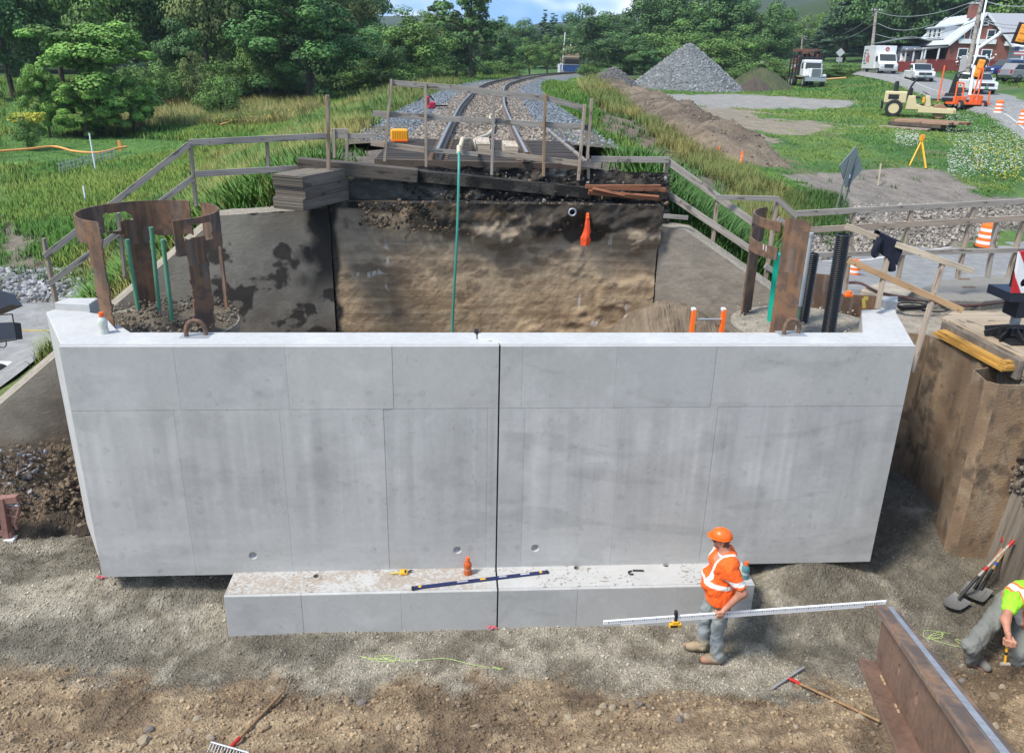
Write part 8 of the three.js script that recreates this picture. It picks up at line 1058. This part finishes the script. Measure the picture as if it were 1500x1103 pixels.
  part('trousers', t, mPers(0.95), paint(bare(tr), (x, y, z) => { const [f, h, s] = loc(x, y, z), n = 0.85 + 0.3 * fbm(x * 14, y * 14 + z * 9, 3, 7); let k = mix3([0.245, 0.275, 0.285], [0.36, 0.30, 0.20], sstep(0.4, 0.6, fbm(f * 6 + 3, h * 3, 3, 8)) * (f > 0.0 ? 1.0 : 0.3)); return k.map((q) => q * n); }));
  for (const [o, s] of [[-0.05, 0.10], [0.09, -0.11]]) { const b = part('boot', t, std([0.34, 0.255, 0.165], 0.85, { ...bumped(6, 0.004) }), bare(surface([cap(W(o - 0.015, 0.06, s), W(o + 0.11, 0.058, s), 0.054, 0.047), cap(W(o + 0.11, 0.052, s), W(o + 0.16, 0.046, s * 1.06), 0.047, 0.041), cap(W(o - 0.01, 0.06, s), W(o - 0.005, 0.19, s), 0.06, 0.058)], 0.009, 0.03, 0.004, (p) => base.y + 0.012 - p[1]))); part('sole', b, std([0.09, 0.07, 0.05], 0.9), bare(surface([cap(W(o - 0.02, 0.02, s), W(o + 0.175, 0.02, s * 1.05), 0.051, 0.044)], 0.009, 0.02, 0.002, (p) => Math.abs(p[1] - base.y - 0.012) - 0.014))); }
  // hat, glasses
  const up = V(0, 1, 0).addScaledVector(hf, 0.12).normalize(), hm = new THREE.Matrix4().makeBasis(hf, up, hf.clone().cross(up)).setPosition(c.clone().addScaledVector(up, 0.045)), hat = std([0.92, 0.14, 0.012], 0.35);
  const shell = new THREE.SphereGeometry(0.108, 36, 18, 0, Math.PI * 2, 0, Math.PI / 2).scale(1.12, 0.98, 0.98); const ht = part('hard_hat', t, hat, shell.applyMatrix4(hm)); part('ridge', ht, hat, tube([V(-0.107, 0.03, 0), V(-0.07, 0.083, 0), V(0, 0.106, 0), V(0.07, 0.086, 0), V(0.108, 0.035, 0)], 0.012, 24, 8).applyMatrix4(hm)); const br = new THREE.CylinderGeometry(0.120, 0.124, 0.010, 40).scale(1.05, 1, 0.92).translate(0.008, 0, 0), bp = br.attributes.position; for (let i = 0; i < bp.count; i++) { const x = bp.getX(i); if (x > 0.06) bp.setX(i, x + (x - 0.06) * 0.4); } part('brim', ht, hat, br.applyMatrix4(hm));
  const gm = (a, b, d) => V(...HP(a, b, d)); const gl = part('safety_glasses', t, M.black, rod(gm(0.085, 0.012, 0.07), gm(-0.02, 0.015, 0.098), 0.006, 6), rod(gm(0.085, 0.012, -0.07), gm(-0.02, 0.015, -0.098), 0.006, 6)); part('lens', gl, M.glass, rod(gm(0.092, 0.0, 0.018), gm(0.086, 0.0, 0.068), 0.019, 10), rod(gm(0.092, 0.0, -0.018), gm(0.086, 0.0, -0.068), 0.019, 10));
  // the staff and its detector
  const st = thing('levelling_staff', 'long white graduated staff carried level by the worker in orange', 'staff', [0, 0, 0]), sm = aim(s0, s1), L = s0.distanceTo(s1), Q = (g) => g.applyMatrix4(sm); part('staff_body', st, M.whitePaint, Q(box(L, 0.046, 0.026, 0, 0, 0, 0.003))); part('lower_section', st, M.white, Q(box(L * 0.86, 0.03, 0.02, -L * 0.01, -0.034, 0))); const marks = []; for (let k = 0; k < 118; k++) marks.push(Q(box(0.010, k % 5 ? 0.010 : 0.02, 0.002, -L / 2 + 0.06 + k * (L - 0.1) / 118, 0.004, 0.0135))); const mk = part('graduation', st, M.black, marks); mk.userData.kind = 'stuff'; part('end_cap', st, M.galv, Q(box(0.02, 0.05, 0.03, L / 2, 0, 0))); 
  const dp = s0.clone().lerp(s1, (atZ(991, 905, s0.z).x - s0.x) / (s1.x - s0.x)), dt = thing('laser_detector', 'yellow laser detector clamped under the white staff', 'detector', dp); part('clamp', dt, M.black, box(0.035, 0.15, 0.05, 0, 0.01, 0, 0.006)); part('case', dt, M.yellow, box(0.145, 0.06, 0.05, 0, -0.10, 0.01, 0.01)); part('shoulder', dt, M.yellow, box(0.075, 0.04, 0.05, 0, -0.06, 0.01, 0.008)); part('window', dt, M.black, box(0.085, 0.026, 0.004, -0.015, -0.102, 0.036)); part('display', dt, std([0.2, 0.18, 0.1], 0.4), box(0.02, 0.02, 0.004, 0.05, -0.10, 0.036));
}
{ // the stooping worker in lime at the right edge
  const g0 = floorHit(1425, 990), gy = g0.y, P = (x, y, z) => A3(atZ(x, y, z)), t = thing('person', 'worker in a lime safety vest stooping with a hammer, cut by the right edge', 'person', [0, 0, 0]);
  const pel = P(1484, 884, 0.98), shR = P(1484, 880, 1.36), shL = P(1538, 876, 1.32), nk = P(1520, 878, 1.44), hdc = atZ(1552, 886, 1.56), kneeR = P(1424, 946, 1.52), ankR = P(1424, 984, 1.38), kneeL = P(1496, 955, 1.5), ankL = P(1484, 997, 1.5), elR = P(1474, 908, 1.6), hR = atZ(1477, 940, 1.82), elL = P(1540, 905, 1.5), hL = P(1530, 940, 1.65);
  const mid = [0, 1, 2].map((i) => (pel[i] + (shR[i] + shL[i]) / 2) / 2 + (i === 1 ? 0.05 : 0)), sub = (a, b, f) => [0, 1, 2].map((i) => mix(a[i], b[i], f));
  const hpR = [pel[0] - 0.09, pel[1], pel[2] + 0.02], hpL = [pel[0] + 0.09, pel[1], pel[2] + 0.04];
  const torso = [cap([pel[0] - 0.06, pel[1], pel[2]], [pel[0] + 0.06, pel[1], pel[2]], 0.145, 0.145), cap(pel, mid, 0.15, 0.16), cap(mid, sub(shR, shL, 0.5), 0.155, 0.12), cap(shR, shL, 0.07, 0.075), cap(mid, P(1512, 902, 1.3), 0.17, 0.16)];
  const legs = [cap(hpR, kneeR, 0.10, 0.07), cap(kneeR, ankR, 0.066, 0.046), cap(hpL, kneeL, 0.10, 0.07), cap(kneeL, ankL, 0.066, 0.046)], arms = [cap(shR, elR, 0.06, 0.05), cap(elR, A3(hR.clone().add(V(0, 0.07, -0.02))), 0.049, 0.03), cap(shL, elL, 0.06, 0.05), cap(elL, hL, 0.049, 0.03)];
  const toeR = [ankR[0] + 0.04, gy + 0.05, ankR[2] + 0.17], toeL = [ankL[0] + 0.16, gy + 0.05, ankL[2] + 0.08];
  const f = V(0.45, -0.35, 0.8).normalize(), s = V(0, 1, 0).cross(f).normalize(), [hp] = headPrims(hdc, f, s), ax = V(0.10, -1, 0.06).normalize(), n = V(-0.25, 0.0, 1).normalize();
  const gs = [surface([...torso, ...legs, ...arms, cap(nk, A3(hdc), 0.065, 0.06), cap(ankR, toeR, 0.05, 0.045), cap(ankL, toeL, 0.05, 0.045), ball(hL, 0.05, 0.05, 0.05)], 0.016, 0.05), surface(hp, 0.008, 0.022), surface([...grip(hR, ax, n), cap(A3(hR.clone().add(V(0, 0.09, -0.02))), A3(hR.clone().add(V(0, 0.03, 0.02))), 0.03, 0.026)], 0.004, 0.012)];
  part('body', t, mPers(0.6), gs.map((g) => paint(bare(g), (x, y, z) => { const q = 0.9 + 0.2 * vn(x * 80, y * 80, 3); return skin.map((k) => k * 0.92 * q); })));
  const T0 = V(...pel), ta = V(...sub(shR, shL, 0.5)).sub(T0), tl = ta.length(); ta.normalize();
  const vest = surface([...torso.slice(1), cap(shR, sub(shR, elR, 0.4), 0.07, 0.066), cap(shL, sub(shL, elL, 0.35), 0.085, 0.085)], 0.009, 0.06, 0.022, (p) => { const d = V(...p).sub(T0).dot(ta); return Math.max(-0.02 - d, V(...p).distanceTo(V(...nk)) < 0.09 ? 0.09 - V(...p).distanceTo(V(...nk)) : -1); }, 0.04);
  part('safety_vest', t, mPers(0.85), paint(bare(vest), (x, y, z) => { const p = V(x, y, z).sub(T0), d = p.dot(ta) / tl, w = x - mix(pel[0], (shR[0] + shL[0]) / 2, d); let k = [0.30, 0.80, 0.03]; const st = (v, c) => { const e = Math.abs(v - c); return e < 0.025 ? 2 : e < 0.05 ? 1 : 0; }; const b = Math.max(st(d * tl, tl * 0.42), st(Math.abs(w), 0.11)); if (b === 2) k = [0.72, 0.66, 0.60]; else if (b === 1) k = [0.85, 0.20, 0.05]; const q = 0.92 + 0.16 * vn(x * 30, y * 30, 5); return k.map((c) => c * q); }));
  const tr = surface([cap([pel[0] - 0.06, pel[1], pel[2]], [pel[0] + 0.06, pel[1], pel[2]], 0.15, 0.15), cap(hpR, kneeR, 0.115, 0.088), cap(kneeR, ankR, 0.085, 0.078), cap(hpL, kneeL, 0.115, 0.088), cap(kneeL, ankL, 0.085, 0.08)], 0.01, 0.04, 0.008, (p) => gy + 0.06 - p[1], 0.05);
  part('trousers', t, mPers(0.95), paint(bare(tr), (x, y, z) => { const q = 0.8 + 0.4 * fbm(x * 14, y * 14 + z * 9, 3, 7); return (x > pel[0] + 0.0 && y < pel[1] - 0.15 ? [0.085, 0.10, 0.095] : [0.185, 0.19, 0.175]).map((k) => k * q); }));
  for (const [a, b] of [[ankR, toeR], [ankL, toeL]]) part('boot', t, std([0.17, 0.155, 0.14], 0.85, { ...bumped(6, 0.004) }), bare(surface([cap([a[0], gy + 0.06, a[2]], b, 0.06, 0.048), cap([a[0], gy + 0.07, a[2]], [a[0], gy + 0.2, a[2]], 0.06, 0.058)], 0.01, 0.03, 0.004, (p) => gy + 0.008 - p[1])));
  const hm = part('hard_hat', t, std([0.92, 0.9, 0.85], 0.4), new THREE.SphereGeometry(0.125, 30, 14, 0, 6.2832, 0, Math.PI / 2).applyQuaternion(new THREE.Quaternion().setFromUnitVectors(V(0, 1, 0), V(0.25, 0.8, 0.5).normalize())).translate(hdc.x, hdc.y + 0.03, hdc.z));
  const h = thing('hammer', 'yellow-handled hammer held down to the ground by the stooping worker', 'hammer', [0, 0, 0]), e = hR.clone().addScaledVector(ax, 0.30); part('handle', h, M.yellow, rod(hR.clone().addScaledVector(ax, -0.07), hR.clone().addScaledVector(ax, 0.14), 0.014, 10), rod(hR.clone().addScaledVector(ax, 0.17), e, 0.014, 10)); part('grip_band', h, M.black, rod(hR.clone().addScaledVector(ax, 0.135), hR.clone().addScaledVector(ax, 0.175), 0.0155, 10)); part('hammer_head', h, std([0.35, 0.3, 0.24], 0.6), rod(e.clone().add(V(-0.05, 0, 0)), e.clone().add(V(0.05, 0, 0.01)), 0.022, 10));
}
renderer.render(scene, camera);
